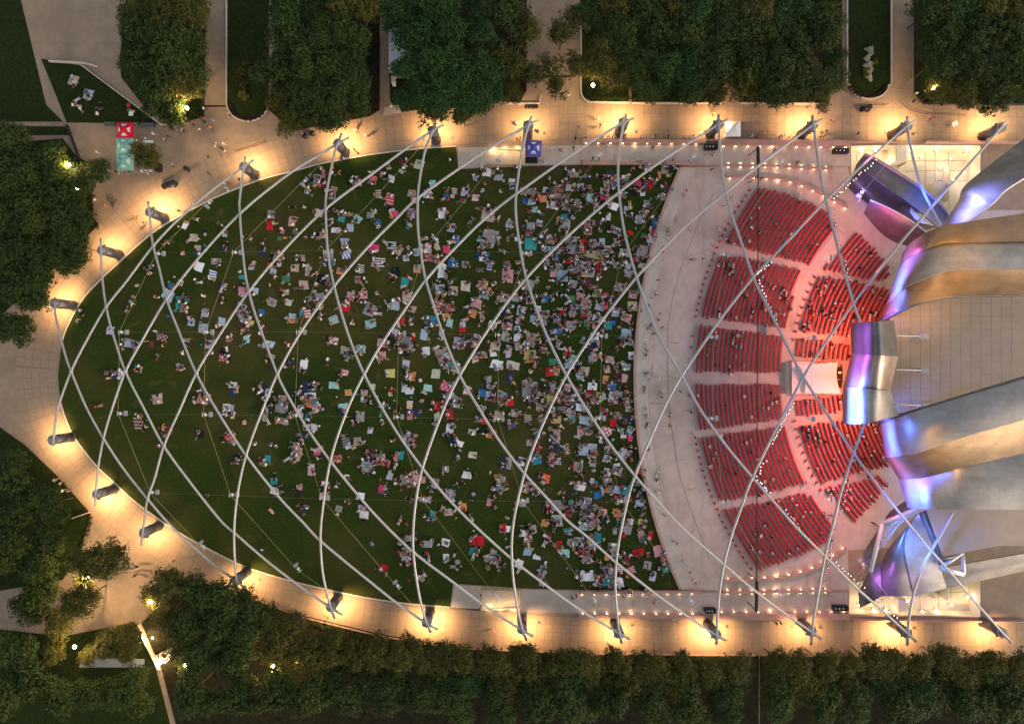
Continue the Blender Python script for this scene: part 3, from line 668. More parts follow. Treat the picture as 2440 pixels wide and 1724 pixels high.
c1t = [(2026.5,769.7,21.5),(2042,768.5,25),(2064,767,28.3),(2095,765,30),(2131,763.5,27)]
c1b = [(2029,842,22.5),(2045,843,26),(2067,844.5,29.3),(2100,846,31),(2140,848.6,28)]
c2b = [(2009,920,20),(2027,922,24),(2052,924,27.5),(2090,928,29),(2121.5,930,26.5)]
c3b = [(2006.8,1007.7,20.5),(2026,1010,25),(2053,1009.5,28.6),(2088,1002.7,30),(2141,990,26)]
loft('hood_ribbon', c1t, c1b, M['steel2']); loft('hood_ribbon', dz(c1b, -.6), c2b, M['steel3']); loft('hood_ribbon', dz(c2b, .6), c3b, M['steel'])
d1t = [(2098,1004.7,14),(2113,1000,20),(2140,991.6,24),(2199,974.4,27),(2305,942,29),(2460,895,30)]
d1b = [(2110.4,1089,14),(2125,1088.5,19),(2145,1086.5,23),(2199,1075.5,27),(2305,1038.5,29),(2460,995,30)]
d2b = [(2142.4,1142,13),(2162,1141,18),(2199,1136.6,21),(2248.4,1123.5,24),(2305,1110,26),(2460,1075,27)]
d3b = [(2161,1207.4,13),(2174.5,1211,18),(2214,1212.3,22),(2305,1213.5,25),(2460,1214,26)]
loft('ribbon', d1t, d1b, M['steel'], bulge=.4); loft('ribbon', dz(d1b, -.5), d2b, M['bronze'], bulge=-.3); loft('ribbon', dz(d2b, -.4), d3b, M['steel'], bulge=.4)
# rim pipes along the roof opening
for e in (dz(c_low, -.3), dz(d1t, -.3)):
    L = spline(e, 40); tube('rim', [W(*p) - shell.location for p in L], .35, M['pylon'], shell, 8)
# roof deck of panels
deck = slab('roof_deck', [(2190,712),(2250,698),(2470,690),(2470,1010),(2180,1010),(2112,985),(2112,775),(2150,738)], 16.2, 16.9, M['roofpanel'], None, h=17.0); deck.parent = shell; deck.matrix_parent_inverse = Matrix.Translation(-shell.location)
pw, ph = 24.0 * S * (1 - 17 / CH), 15.6 * S * (1 - 17 / CH)
bm = bmesh.new(); add_box(bm, (0, 0, .03), (pw - .04, ph - .04, .05)); pm = bpy.data.meshes.new('roof_panel'); bm.to_mesh(pm); bm.free(); pm.materials.append(M['roofpanel'])
for i in range(14):
    for j in range(20):
        qx, qy = 2110 + 24 * i, 698 + 15.6 * j
        if qx < 2122 and not 780 < qy < 980 or qx < 2150 and not 755 < qy < 995 or qx < 2200 and qy < 728: continue
        p = W(qx, qy, 17.0); o = bpy.data.objects.new('roof_panel', pm); o.location = (p.x - shell.location.x, p.y - shell.location.y, 16.9); link(o, shell)
for y, nm in ((800, 0), (881, 1), (964, 2)):
    r = bmesh.new(); a, b = W(2135, y - 1, 24.5) - shell.location, W(2199, y + 1, 19) - shell.location
    bm_tube(r, [a, b], .12, 8); add_box(r, b, (1.5, .75, .7)); add_box(r, b + Vector((-.3, 0, .4)), (.5, .25, .4)); q = Vector((b.x, b.y, 0)); add_cyl(r, (b.x, b.y, 16.9), .12, .12, b.z - 16.9, 8)
    bm_obj('stay_bracket', r, M['grey'], shell)
# stage house below the ribbons
hz = bmesh.new()
c0 = W(2380, 900) - shell.location
for (x0, y0, x1, y1, z1) in ((2215, 690, 2222, 1060, 16.2), (2215, 684, 2470, 692, 16.2), (2215, 1058, 2470, 1066, 16.2), (2185, 720, 2216, 724, 13), (2185, 1040, 2216, 1044, 13)):
    p, q = W(x0, y0, 10) - shell.location, W(x1, y1, 10) - shell.location
    add_box(hz, ((p.x + q.x) / 2, (p.y + q.y) / 2, z1 / 2), (abs(q.x - p.x), abs(q.y - p.y), z1))
bm_obj('stage_wall', hz, M['cream'], shell)
p, q = W(2120, 760) - shell.location, W(2215, 1040) - shell.location
bm = bmesh.new(); add_box(bm, ((p.x + q.x) / 2, (p.y + q.y) / 2, .6), (abs(q.x - p.x), abs(q.y - p.y), 1.2)); bm_obj('stage_floor', bm, M['trunk'], shell)

# wings
wing = empty('shell_wing', W(2130, 470)); tag(wing, 'violet steel wing of folded ribbons at the upper end of the bandshell', 'bandshell wing')
w_top = [(2059,368,3.2),(2080.6,376,3.8),(2123.7,401.8,5),(2166.8,429,6),(2202.8,453.5,7),(2227,473.7,7.6),(2248.8,495,8),(2262,514,8)]
w_rid = [(2040,392,4.0),(2056,405,4.6),(2095,432,6.2),(2130,458,7),(2164,482,7.5),(2195.6,506.7,8),(2231.5,540,8),(2240,549,8)]
w_low = [(2023,446,1.2),(2035,459,1.2),(2052,471.5,1.4),(2069,485,1.5),(2090,494,1.5),(2110,500,1.5),(2142,506,1.5),(2165,510,1.5)]
loft('ribbon', w_top, w_rid, M['steel2'], wing, bulge=-.3); loft('ribbon', dz(w_rid[:6], -.15), w_low[:6] + w_low[7:], M['steel2'], wing, bulge=-1.6)
L = spline(dz(w_top, .05), 30); tube('rim', [W(*p) - wing.location for p in L], .28, M['roofpanel'], wing, 6)
loft('petal', [(2073.4,476.5,7),(2116.5,495,8.5),(2152.5,514.6,9.5),(2181,532.6,10),(2207,552.7,10.5)], [(2057.6,508,2.5),(2080.6,535.5,3),(2105,560,3.5),(2135,578,4),(2170,588,4.5)], M['steel2'], wing, bulge=.8)
L = spline([(2073.4,476.5,7.1),(2116.5,495,8.6),(2152.5,514.6,9.6),(2181,532.6,10.1),(2207,552.7,10.6)], 20); tube('rim', [W(*p) - wing.location for p in L], .14, M['beamwhite'], wing, 6)
dr = slab('drum', [(2165,484),(2165,505),(2175,522),(2195,535),(2231,541),(2216,522),(2192,500)], 0, 5.5, M['bronze'], None, h=5.5); dr.parent = wing; dr.matrix_parent_inverse = Matrix.Translation(-wing.location)
dr2 = slab('drum_top', [(2169,488),(2168,505),(2178,521),(2196,532),(2228,539),(2214,521),(2192,502)], 5.5, 5.58, M['cream'], None, h=5.5); dr2.parent = wing; dr2.matrix_parent_inverse = Matrix.Translation(-wing.location)
wing2 = empty('shell_wing', W(2180, 1320)); tag(wing2, 'blue silver steel wing with open truss at the lower end of the bandshell', 'bandshell wing')
loft('petal', [(2045,1412,1.0),(2058,1385,1.5),(2073.4,1357.8,3),(2098,1333,4)], [(2048.7,1447.8,1.2),(2065,1440,1.6),(2084,1430,3),(2100.5,1419.4,4)], M['steel2'], wing2, bulge=.5)
loft('petal', [(2098,1336,4),(2118,1307,5),(2150,1266,6.5),(2189,1223,8)], [(2100.5,1419,3.6),(2140,1421,4),(2178,1420,4.5),(2185,1418,4.5)][:3] + [(2182,1419,4.6)], M['steel'], wing2, bulge=2.2) if False else None
eb = [(2189,1223,8.7),(2166,1256,8.6),(2156,1303,8.2),(2163,1352,7.0),(2179,1420,4.4)]
loft('petal', [(2150,1266,6),(2122,1300,5),(2103,1335,4.2),(2097,1376,4),(2100.5,1419,3.2)], dz(eb, -.3), M['steel2'], wing2, bulge=.9)
loft('petal', eb, [(2204,1252,9),(2214,1276,8.8),(2224,1304,8.6),(2237,1342,8),(2256,1400,5.5)], M['steel'], wing2, bulge=.3)
loft('petal', [(2188,1222,9.2),(2203.6,1257,9.4),(2220.6,1297,9.2),(2234,1334,8.8),(2238,1352,8.4)], [(2209,1214,10),(2219,1246,10.2),(2230,1278,10.2),(2248,1324,10),(2288,1322,9.6)], M['steel2'], wing2, bulge=.3)
loft('petal', [(2207,1213,11),(2220,1250,10.8),(2234,1288,10.6),(2248,1325,10.4)], [(2440,1208,11.6),(2440,1235,11.4),(2440,1262,11.2),(2440,1288,11)], M['roofpanel'], wing2, bulge=.4)
loft('petal', [(2239,1353,7),(2245,1370,6.4),(2250,1385,6),(2257,1401,5.4)], [(2440,1318,8),(2440,1330,7.5),(2440,1345,7),(2440,1360,6)], M['steel2'], wing2, bulge=.2)
loft('petal', [(2056,1318,1.0),(2075,1287,1.5),(2096,1256,2)], [(2073,1359,1.4),(2084,1330,2.2),(2100,1290,3)], M['steel2'], wing2, bulge=.4)
loft('petal', [(2103,1246,2),(2120,1219,2.5),(2156,1193,3)], [(2118,1250,4),(2140,1232,4.5),(2176,1212,5)], M['steel2'], wing2, bulge=.2)
def beam(pts, r, nm='truss_beam'): tube(nm, [W(*p) - wing2.location for p in pts], r, M['beamwhite'], wing2, 6)
beam([(2102,1246,7),(2188,1211,9)], .4); beam([(2106,1252,6.4),(2190,1218,8.6)], .25); beam([(2103,1247,7),(2074,1360,5)], .4)
for a, b in (((2103,1248,6.8),(2150,1242,6)), ((2110,1252,6),(2104,1275,5)), ((2130,1243,7),(2112,1280,5)), ((2150,1236,7.5),(2110,1290,5)), ((2170,1226,8),(2140,1248,6)), ((2096,1275,6.5),(2108,1282,5)), ((2088,1305,6),(2100,1310,5))): beam([a, b], .13, 'truss_brace')
tri = [(2240,1352,9.2),(2297,1365,9),(2293,1316,9.4)]
for k in range(3): beam([tri[k], tri[(k + 1) % 3]], .34)
beam([(2240,1356,8.6),(2296,1370,8.4)], .2, 'truss_brace')
# stage towers with small lamps inside the yards
for (x, y, w, d, h) in ((2128, 400, 26, 50, 2.6), (2205, 425, 55, 55, 1.2), (2160, 1440, 14, 60, 2.4)):
    pass
for pts in ([(2165,372),(2330,371)], [(2180,397),(2330,395)], [(2228,350),(2229,437)], [(2252,350),(2252,437)], [(2285,350),(2286,500)], [(2258,420),(2330,420)], [(2060,350),(2061,372)], [(2150,1424),(2330,1423)], [(2185,1388),(2186,1465)], [(2215,1422),(2216,1466)], [(2260,1388),(2261,1466)], [(2290,1388),(2291,1466)], [(2080,1440),(2125,1441)]):
    o = strip('yard_joint', pts, .9, -3.0, -2.99, M['joint'], kind='structure')
# white stair and blocks in the upper yard
yb = empty('yard_stair', W(2240, 450, -3) + Vector((0, 0, 0))); tag(yb, 'white concrete stair in the bright upper yard behind the violet wing', 'stairs')
for i in range(9):
    p, q = W(2218, 438 + i * 3, -2.5) - yb.location, W(2248, 441 + i * 3, -2.5) - yb.location
    bm = bmesh.new(); hgt = .3 + .16 * (8 - i); add_box(bm, ((p.x + q.x) / 2, (p.y + q.y) / 2, hgt / 2), (abs(q.x - p.x), abs(q.y - p.y) - .02, hgt)); bm_obj('tread', bm, M['cream'], yb)
def yard_block(x0, y0, x1, y1, h, lab, m='cream'):
    p, q = W(x0, y0, -2), W(x1, y1, -2)
    bm = bmesh.new(); add_box(bm, ((p.x + q.x) / 2, (p.y + q.y) / 2, -3 + h / 2), (abs(q.x - p.x), abs(q.y - p.y), h))
    bmesh.ops.bevel(bm, geom=bm.edges[:], offset=.05, segments=1)
    for e in (0,): add_box(bm, ((p.x + q.x) / 2, (p.y + q.y) / 2, -3 + h + .04), (abs(q.x - p.x) * .92, abs(q.y - p.y) * .92, .08))
    tag(bm_obj('yard_wall', bm, M[m]), lab, 'wall')
yard_block(2121, 344, 2146, 392, 2.9, 'tall cream partition at the left of the upper yard')
yard_block(2147, 352, 2148.5, 396, 2.6, 'thin cream fin wall in the upper yard')
yard_block(2256, 396, 2258, 480, 1.6, 'low cream wall between stair and right bay of the upper yard')
yard_block(2128, 1420, 2146, 1462, 2.9, 'tall cream partition at the left of the lower yard')
yard_block(2214, 1384, 2218, 1420, 2.2, 'cream pier under the silver wing in the lower yard')
yard_block(2246, 1384, 2250, 1424, 2.2, 'second cream pier under the silver wing in the lower yard')

# ---------------------------------------------------------------- stage and show lights
def spot(name, loc, aim, energy, color, size, blend=.9, soft=.4, parent=None):
    l = bpy.data.lights.new(name, 'SPOT'); l.energy, l.color, l.spot_size, l.spot_blend, l.shadow_soft_size = energy, color, math.radians(size), blend, soft
    o = bpy.data.objects.new(name, l); o.location = loc; o.rotation_euler = (Vector(aim) - Vector(loc)).to_track_quat('-Z', 'Y').to_euler(); return link(o, parent)
# red and pink wash thrown from under the hood over the seats
for y in (790, 850, 910, 980):
    spot('stage_wash', W(2085, y, 13), W(2000, 901 + (y - 890) * 1.5, 0), 2600, (1, 0.15, 0.05), 95, 1.0)
for y in (740, 830, 950, 1050):
    spot('stage_wash', W(2100, y, 15), W(1870, 901 + (y - 895) * 2.2, 0), 5200, (1, 0.30, 0.25), 95, 1.0)
for y in (650, 1120):
    spot('stage_wash', W(2080, y, 15), W(2020, 901 + (y - 890) * 1.9, 0), 3200, (1, 0.30, 0.36), 100, 1.0)
# coloured lights turned to the steel; area ones float unseen above the trellis
def wash_area(x, y, h, ax, ay, ah, length, e, c, tilt=0):
    """coloured batten: added area light with no fixture, long side along the steel"""
    l = bpy.data.lights.new('steel_wash', 'AREA'); l.shape = 'RECTANGLE'; l.size, l.size_y, l.energy, l.color, l.spread = .5, length, e, c, math.radians(75)
    o = bpy.data.objects.new('steel_wash', l); a, b = W(x, y, h), W(ax, ay, ah); z = (a - b).normalized()
    yv = Vector((math.sin(tilt), math.cos(tilt), 0)); xv = yv.cross(z).normalized(); yv = z.cross(xv)
    o.matrix_world = Matrix.Translation(a) @ Matrix((xv, yv, z)).transposed().to_4x4(); link(o)
BL, VI = (.07, .16, 1), (.42, .12, 1)
wash_area(1955, 966, 24, 2030, 966, 25.5, 7.5, 1150, BL); wash_area(1955, 806, 24, 2045, 806, 26, 5, 90, (.45, .14, .9)); wash_area(1950, 885, 23, 2035, 884, 25, 5, 130, VI)
wash_area(2060, 690, 21, 2135, 680, 21, 7, 1150, BL, .35); wash_area(2055, 760, 18, 2120, 740, 18, 5, 200, (.4, .14, .9), .4); wash_area(2085, 612, 20, 2160, 606, 22, 5, 130, (.55, .14, .75), .4)
wash_area(2050, 1050, 22, 2122, 1046, 20, 6.5, 1150, BL, -.12); wash_area(2100, 1182, 21, 2172, 1178, 18, 5, 950, BL, -.25); wash_area(2075, 1117, 20, 2140, 1116, 18, 3.5, 200, (.55, .14, .75), -.3)
wash_area(2230, 440, 20, 2300, 480, 22, 8, 420, (.2, .24, 1), .6)
for (x, y, h, ax, ay, ah, e, c, s) in ((2030,470,9,2110,452,5,2200,(.20,.16,1),80), (2165,450,14,2215,490,7,7000,(.02,.09,1),62), (2070,372,11,2090,400,5,900,(.6,.15,.45),70), (2040,560,10,2110,530,5,1700,(.75,.06,.40),70),
        (2130,1330,14,2190,1300,8,6500,(.10,.26,1),75), (2085,1420,10,2135,1380,4,2600,(.55,.16,1),75)):
    spot('show_flood', W(x, y, h), W(ax, ay, ah), e, c, s, 1.0, .8)
# unseen amber spots added above the ribbons to warm their steel gold
for (x, y, h, ax, ay, ah, e) in ((2330,590,36,2290,560,27,5000), (2330,690,33,2260,690,27,5500), (2250,1080,33,2225,1110,22,3000)):
    spot('amber_fill', W(x, y, h), W(ax, ay, ah), e * .7, (1, .52, .12), 75, 1.0, 3.5)
# yard lamps
yl = bpy.data.lights.new('yard_lamp', 'POINT'); yl.energy = 30; yl.color = (1, .80, .50); yl.shadow_soft_size = .2
bm = bmesh.new(); add_cyl(bm, (0, 0, -.7), .05, .05, .72, 8, 0); add_cyl(bm, (0, 0, 0), .09, .13, .2, 10, 0); add_cyl(bm, (0, 0, .2), .16, .16, .05, 10, 1); ylm = bpy.data.meshes.new('yard_lamp'); bm.to_mesh(ylm); bm.free(); ylm.materials.append(M['dark']); ylm.materials.append(M['yardglass'])
for i, (x, y) in enumerate([(2050,362),(2085,360),(2110,385),(2165,360),(2195,375),(2230,360),(2262,380),(2300,362),(2295,410),(2270,430),(2240,400),(2310,450),(2045,1440),(2080,1450),(2110,1450),(2160,1430),(2195,1455),(2230,1450),(2265,1440),(2305,1420),(2320,1455)]):
    p = W(x, y, -2.3); o = bpy.data.objects.new('yard_lamp', ylm); o.location = (p.x, p.y, -2.3); link(o); tag(o, ORDN(i if y < 900 else i - 12) + ' small warm lamp in the cream ' + ('upper' if y < 900 else 'lower') + ' yard', 'lamp', 'lamps in the ' + ('upper' if y < 900 else 'lower') + ' yard')
    l = bpy.data.objects.new('lamp_light', yl); l.location = (0, 0, .45); link(l, o)
for ring in (PITS[2], PITS[3]):
    for t in (.2, .5, .82):
        l = bpy.data.lights.new('stair_lamp_light', 'POINT'); l.energy = 45; l.color = (1, .66, .3); l.shadow_soft_size = .1
        x = ring[0][0] + (ring[2][0] - ring[0][0]) * t; y = ring[0][1] + 3 if ring is PITS[2] else ring[2][1] - 3
        o = bpy.data.objects.new('lamp_light', l); o.location = W(x, y); o.location.z = .35; link(o)
# ---------------------------------------------------------------- red seats
def chair_mesh():
    bm = bmesh.new()
    add_box(bm, (0, .02, .40), (.36, .31, .05)); add_box(bm, (0, -.15, .60), (.36, .05, .36), rot=Matrix.Rotation(math.radians(12), 4, 'X'))
    add_box(bm, (-.17, 0, .2), (.04, .34, .40)); add_box(bm, (.17, 0, .2), (.04, .34, .40))
    me = bpy.data.meshes.new('seat'); bm.to_mesh(me); bm.free(); me.materials.append(M['red']); return me
chair_me = chair_mesh()
def inside(p, poly):
    x, y = p; c = False; j = len(poly) - 1
    for i in range(len(poly)):
        xi, yi = poly[i]; xj, yj = poly[j]
        if (yi > y) != (yj > y) and x < (xj - xi) * (y - yi) / (yj - yi) + xi: c = not c
        j = i
    return c
BLOCKS = [[(1722,575),(1800,448),(1830,450),(1900,474),(1975,508),(1997,545),(1930,632),(1838,609),(1790,598)],
 [(1715,608),(1780,615),(1840,629),(1905,645),(1870,782),(1780,771),(1705,760),(1660,755)], [(1652,772),(1690,777),(1780,789),(1864,801),(1864,887),(1648,886)],
 [(1648,914),(1862,915),(1868,997),(1785,1009),(1690,1022),(1656,1026)], [(1656,1042),(1780,1026),(1870,1014),(1924,1148),(1834,1172),(1781,1184),(1712,1196)],
 [(1714,1216),(1782,1202),(1846,1189),(1920,1170),(1992,1255),(1975,1283),(1904,1322),(1852,1342),(1806,1360)],
 [(1962,642),(2035,552),(2050,560),(2075,585),(2105,622),(2122,655),(2100,670),(2060,664),(2015,655)], [(1905,790),(1945,658),(2002,665),(2060,678),(2122,690),(2110,760),(2060,800),(2020,805),(1975,797)],
 [(1893,804),(1948,810),(2030,822),(2030,862),(2003,857),(1950,853),(1893,848)], [(1893,952),(1950,947),(2010,940),(2012,978),(1950,988),(1897,993)],
 [(1900,1014),(1948,1007),(2000,1002),(2100,998),(2122,1110),(2055,1122),(1993,1139),(1955,1150)], [(1962,1161),(2040,1147),(2100,1132),(2112,1148),(2080,1198),(2030,1247)]]
for q in BLOCKS: slab('seating_floor', q, 0, 0.0108, M['seatfloor'], kind='structure')
SEATS = []                                                  # (px, py, block)
for bi, poly in enumerate(BLOCKS):
    r0 = 753 if bi < 6 else 517
    for k in range(20):
        r = r0 - 10.85 * k
        if bi < 6 and r < 549: break
        n = int(2 * math.radians(60) * r / 6.1)
        for a in np.linspace(-60, 60, n):
            p = polar(r, a)
            if inside(p, poly): SEATS.append((p[0], p[1], bi, a, r))
single = []
for a in list(np.linspace(11.0, 35.5, 22)) + list(np.linspace(-36, -10.5, 22)) + [7.5, 5.5, -3, -6]:
    single.append((*polar(770, a), 99, a, 770))
for a in list(np.linspace(10, 27, 9)) + list(np.linspace(-30, -11, 10)): single.append((*polar(529, a), 98, a, 529))
def seat_matrix(s):
    p = W(s[0], s[1]); a = math.radians(s[3])                # face the stage (towards the centre of the arc)
    d = Vector((math.cos(a), -math.sin(a)))
    return Matrix.Translation((p.x, p.y, .018)) @ Matrix.Rotation(math.atan2(-d.x, d.y) + 0, 4, 'Z')
cv = np.array([v.co for v in chair_me.vertices]); cf = [tuple(p.vertices) for p in chair_me.polygons]
V, F = [], []
for s in SEATS:
    if s[2] == 3: continue
    Mx = np.array(seat_matrix(s)); o = len(V) * len(cv); V.append(cv @ Mx[:3, :3].T + Mx[:3, 3]); F += [tuple(i + o for i in f) for f in cf]
st = me_obj('seating', np_mesh('seating', np.concatenate(V), F), M['red']); tag(st, 'blocks of red seats in curved rows filling the rest of the bowl', 'seats', kind='stuff')
rowno = {r: k for k, r in enumerate(sorted({s[4] for s in SEATS if s[2] == 3}, reverse=True))}
count = {}
for s in sorted([s for s in SEATS if s[2] == 3], key=lambda s: (-s[4], s[1])) + sorted(single, key=lambda s: (s[2], s[1])):
    key = (s[2], s[4]); count[key] = count.get(key, -1) + 1; k = count[key]
    o = bpy.data.objects.new('red_chair', chair_me); o.matrix_world = seat_matrix(s); link(o)
    if s[2] == 3: tag(o, f'red seat, {ORDN(k)} from the central aisle in the {ORDN(rowno[s[4]])} row of the block below it', 'chair', 'red seats below the central aisle')
    elif s[2] == 99: tag(o, f'{ORDN(k)} single red chair from the top, spaced out behind the back row', 'chair', 'single chairs behind the back row')
    else: tag(o, f'{ORDN(k)} single red chair from the top along the inner cross aisle', 'chair', 'single chairs along the cross aisle')

# ---------------------------------------------------------------- tents
def cloth(name, col): return mat(name, col, .7, var=.05, scale=2)
def skyline(bm, c, ux, uy, s):
    """white skyline mark over a line of lettering, printed on one canopy face"""
    prof = [(-.5,0),(-.5,.16),(-.42,.22),(-.38,.12),(-.3,.3),(-.24,.34),(-.2,.2),(-.12,.42),(-.06,.46),(0,.3),(.05,.24),(.12,.5),(.2,.55),(.26,.36),(.33,.28),(.4,.14),(.5,.1),(.5,0)]
    def P(a, b): return c + ux * (a * s) + uy * (b * s)
    for k in range(len(prof) - 2):
        a, b = prof[k], prof[k + 1]
        if a[0] == b[0]: continue
        vv = [bm.verts.new(P(*q)) for q in ((a[0], 0), (b[0], 0), b, a)]
        f = bm.faces.new(vv)
        if f.calc_area() > 0: pass
    x = -.62
    for w in (.1, .06, .12, .05, .09, .11, .05, .1, .07, .12, .06, .09):
        f = bm.faces.new([bm.verts.new(P(*q)) for q in ((x, -.2), (x + w, -.2), (x + w, -.09), (x, -.09))]); x += w + .022
def tent(x0, y0, x1, y1, col, label, mark=None, rz=0):
    eave, top = 2.25, 3.15
    c = W((x0 + x1) / 2, (y0 + y1) / 2, eave); hw = abs(x1 - x0) / 2 * S * (1 - eave / CH)
    root = empty('canopy_tent', (c.x, c.y, 0), rz); tag(root, label, 'tent')
    m = cloth('tent_cloth', col)
    bm = bmesh.new(); n = 6
    ring = []
    for k in range(4 * n):
        side, t = divmod(k, n); t /= n; a, b = [(-1,-1),(1,-1),(1,1),(-1,1)][side], [(1,-1),(1,1),(-1,1),(-1,-1)][side]
        ring.append(((a[0] + (b[0] - a[0]) * t) * hw, (a[1] + (b[1] - a[1]) * t) * hw))
    low = [bm.verts.new((x, y, eave - .28)) for x, y in ring]; ev = [bm.verts.new((x, y, eave)) for x, y in ring]
    mid = [bm.verts.new((x * .5, y * .5, eave + (top - eave) * .42)) for x, y in ring]; tp = bm.verts.new((0, 0, top))
    for k in range(4 * n):
        q = (k + 1) % (4 * n); bm.faces.new((low[k], low[q], ev[q], ev[k])); bm.faces.new((ev[k], ev[q], mid[q], mid[k])); bm.faces.new((mid[k], mid[q], tp))
    bm_obj('canopy', bm, m, root)
    for sx in (-1, 1):
        for sy in (-1, 1):
            bm = bmesh.new(); add_box(bm, (sx * hw * .97, sy * hw * .97, eave / 2), (.05, .05, eave)); bm_obj('leg', bm, M['grey'], root)
    if mark:
        bm = bmesh.new(); sl = (top - eave) * .42 / .5 / hw
        for k in range(4):
            a = k * math.pi / 2; dn = Vector((math.sin(a), -math.cos(a), 0)); lat_ = Vector((math.cos(a), math.sin(a), 0))
            pos = dn * hw * .64; pos.z = eave + (1 - .64) * hw * sl + .03
            up = (-dn + Vector((0, 0, sl))).normalized()
            skyline(bm, pos, lat_, up, hw * .58)
        bmesh.ops.recalc_face_normals(bm, faces=bm.faces[:])
        bm_obj('printed_mark', bm, mark, root)
    return root
MW = mat('white_print', (.8, .8, .8), .7)
tent(278, 291.5, 317, 329.5, lin((196, 8, 44)), 'crimson square canopy tent with white skyline marks', MW)
tent(277, 329.5, 316, 366.5, lin((120, 178, 160)), 'mint green canopy tent in the middle, against the crimson one', MW)
tent(277, 367, 316, 404, lin((120, 178, 160)), 'mint green canopy tent at the lower end of the row', MW)
tent(1252.5, 334.5, 1290, 372, lin((78, 76, 160)), 'violet blue canopy tent with white skyline marks beside the stair', MW, math.radians(-2))
tent(1729.5, 288, 1765, 325, (.78, .78, .80), 'plain white canopy tent on the upper promenade')
# mixing booth with stretched canopy
bt = empty('mixing_booth', W(1950, 905)); tag(bt, 'large pale stretched canopy of the mixing booth among the seats', 'tent')
def bl(x, y, h): return W(x, y, h) - bt.location
bm = bmesh.new()
cor = {'nw': (1904,869,3.4), 'ne': (1997,860,3.6), 'se': (2005,940,3.2), 'sw': (1917,938,3.0)}
n = 14; rows = []
for i in range(n + 1):
    u = i / n; row = []
    for j in range(n + 1):
        v = j / n
        a = [cor['nw'][k] + (cor['ne'][k] - cor['nw'][k]) * u for k in range(3)]; b = [cor['sw'][k] + (cor['se'][k] - cor['sw'][k]) * u for k in range(3)]
        p = [a[k] + (b[k] - a[k]) * v for k in range(3)]
        sag = 6 * math.sin(math.pi * v); p[0] += sag * (1 - u) * 1.4 - sag * u * 1.2
        sc = 3.0 * abs(math.sin(5 * math.pi * u)) ; p[1] += (sc if v == 0 else -sc if v == 1 else 0)
        p[2] += 1.1 * (1 - abs(v - (0.1 + .85 * u)) ) - .3
        row.append(bm.verts.new(bl(*p)))
    rows.append(row)
for i in range(n):
    for j in range(n): bm.faces.new((rows[i][j], rows[i + 1][j], rows[i + 1][j + 1], rows[i][j + 1]))
bmesh.ops.recalc_face_normals(bm, faces=bm.faces[:])
bm_obj('canopy', bm, mat('booth_cloth', (.78, .68, .66), .8, var=.04, scale=1), bt)
def bbox(nm, x0, y0, x1, y1, z0, z1, m):
    p, q = bl(x0, y0, z1), bl(x1, y1, z1); b = bmesh.new(); add_box(b, ((p.x + q.x) / 2, (p.y + q.y) / 2, (z0 + z1) / 2), (abs(q.x - p.x), abs(q.y - p.y), z1 - z0)); return bm_obj(nm, b, m, bt)
M['boothroof'] = mat('booth_roof', (.74, .60, .58), .7, var=.05)
bbox('roof_panel', 1887, 861, 1940, 938, 2.0, 2.12, M['boothroof']); bbox('front_wall', 1877, 862, 1883, 938, 0, 1.3, M['kerb']); bbox('front_ledge', 1884.5, 861, 1886.5, 939, 0, 1.6, M['pinkwall'])
bbox('side_wall', 1888, 858.5, 2000, 860, 0, 1.1, M['pinkwall']); bbox('side_wall', 1888, 941, 1995, 942.5, 0, 1.1, M['pinkwall']); bbox('desk', 1994, 874, 2007, 902, 0, 1.0, M['black']); bbox('desk', 1995, 906, 2006, 924, 0, 1.0, M['black'])
bbox('rail', 2008.5, 868, 2009.5, 912, 0, 1.1, M['kerb']); bbox('screen', 2000, 886, 2004, 889, 1.0, 1.25, mat('screen_glow', (.4, .1, .02), .4, emit=(1, .3, .05), estr=2.5))
for x, y in ((1904, 872), (1997, 862), (2004, 938), (1917, 936)):
    p = bl(x, y, 2.6); b = bmesh.new(); add_cyl(b, (p.x, p.y, 0), .06, .06, 3.0, 8); bm_obj('pole', b, M['grey'], bt)

# ---------------------------------------------------------------- street furniture
def bins(x0, y0, x1, y1, label):
    c = W((x0 + x1) / 2, (y0 + y1) / 2, 1); root = empty('waste_bins', (c.x, c.y, 0)); root.name = 'waste_bin_bank'; tag(root, label, 'bin')
    w, d = (x1 - x0) * S, (y1 - y0) * S
    for i in range(4):
        x = -w / 2 + w * (i + .5) / 4
        bm = bmesh.new(); add_box(bm, (x, 0, .5), (w / 4 - .04, d, 1.0)); add_box(bm, (x, 0, 1.03), (w / 4 - .1, d * .9, .06)); b = bm_obj('bin', bm, M['black'], root)
        bm = bmesh.new(); add_cyl(bm, (x, 0, 1.06), .13, .11, .03, 10); bm_obj('opening', bm, [M['kerb'], M['white'], M['white'], M['navy']][i], b)
bins(1680, 343.5, 1711, 355, 'bank of four black waste bins left of the upper seating')
bins(1988.5, 353, 2024, 364, 'bank of four black waste bins beside the upper cream yard')
bins(1679.5, 1449.5, 1707, 1460.5, 'bank of four black waste bins left of the lower seating')
bins(1987, 1443.5, 2022.5, 1455, 'bank of four black waste bins beside the lower cream yard')
def trash(x, y, label, r=.42):
    p = W(x, y, .8); root = empty('waste_bin', (p.x, p.y, 0)); tag(root, label, 'bin')
    bm = bmesh.new(); add_cyl(bm, (0, 0, 0), r * .85, r, .85, 18); bm_obj('barrel', bm, M['black'], root); bm = bmesh.new(); add_cyl(bm, (0, 0, .85), r * 1.05, r * .6, .2, 18); bm_obj('lid', bm, M['dark'], root)
trash(412, 437, 'round black bin standing against the stacked black cases', .62); trash(441.5, 400, 'round black bin beside the thin barrier on the left plaza'); trash(446, 403, 'smaller black bag bin next to the round bin', .3); trash(743, 317, 'black round bin by the upper trees above the fourth pylon', .5); trash(725, 323, 'black bin with a bag under the upper trees', .5)
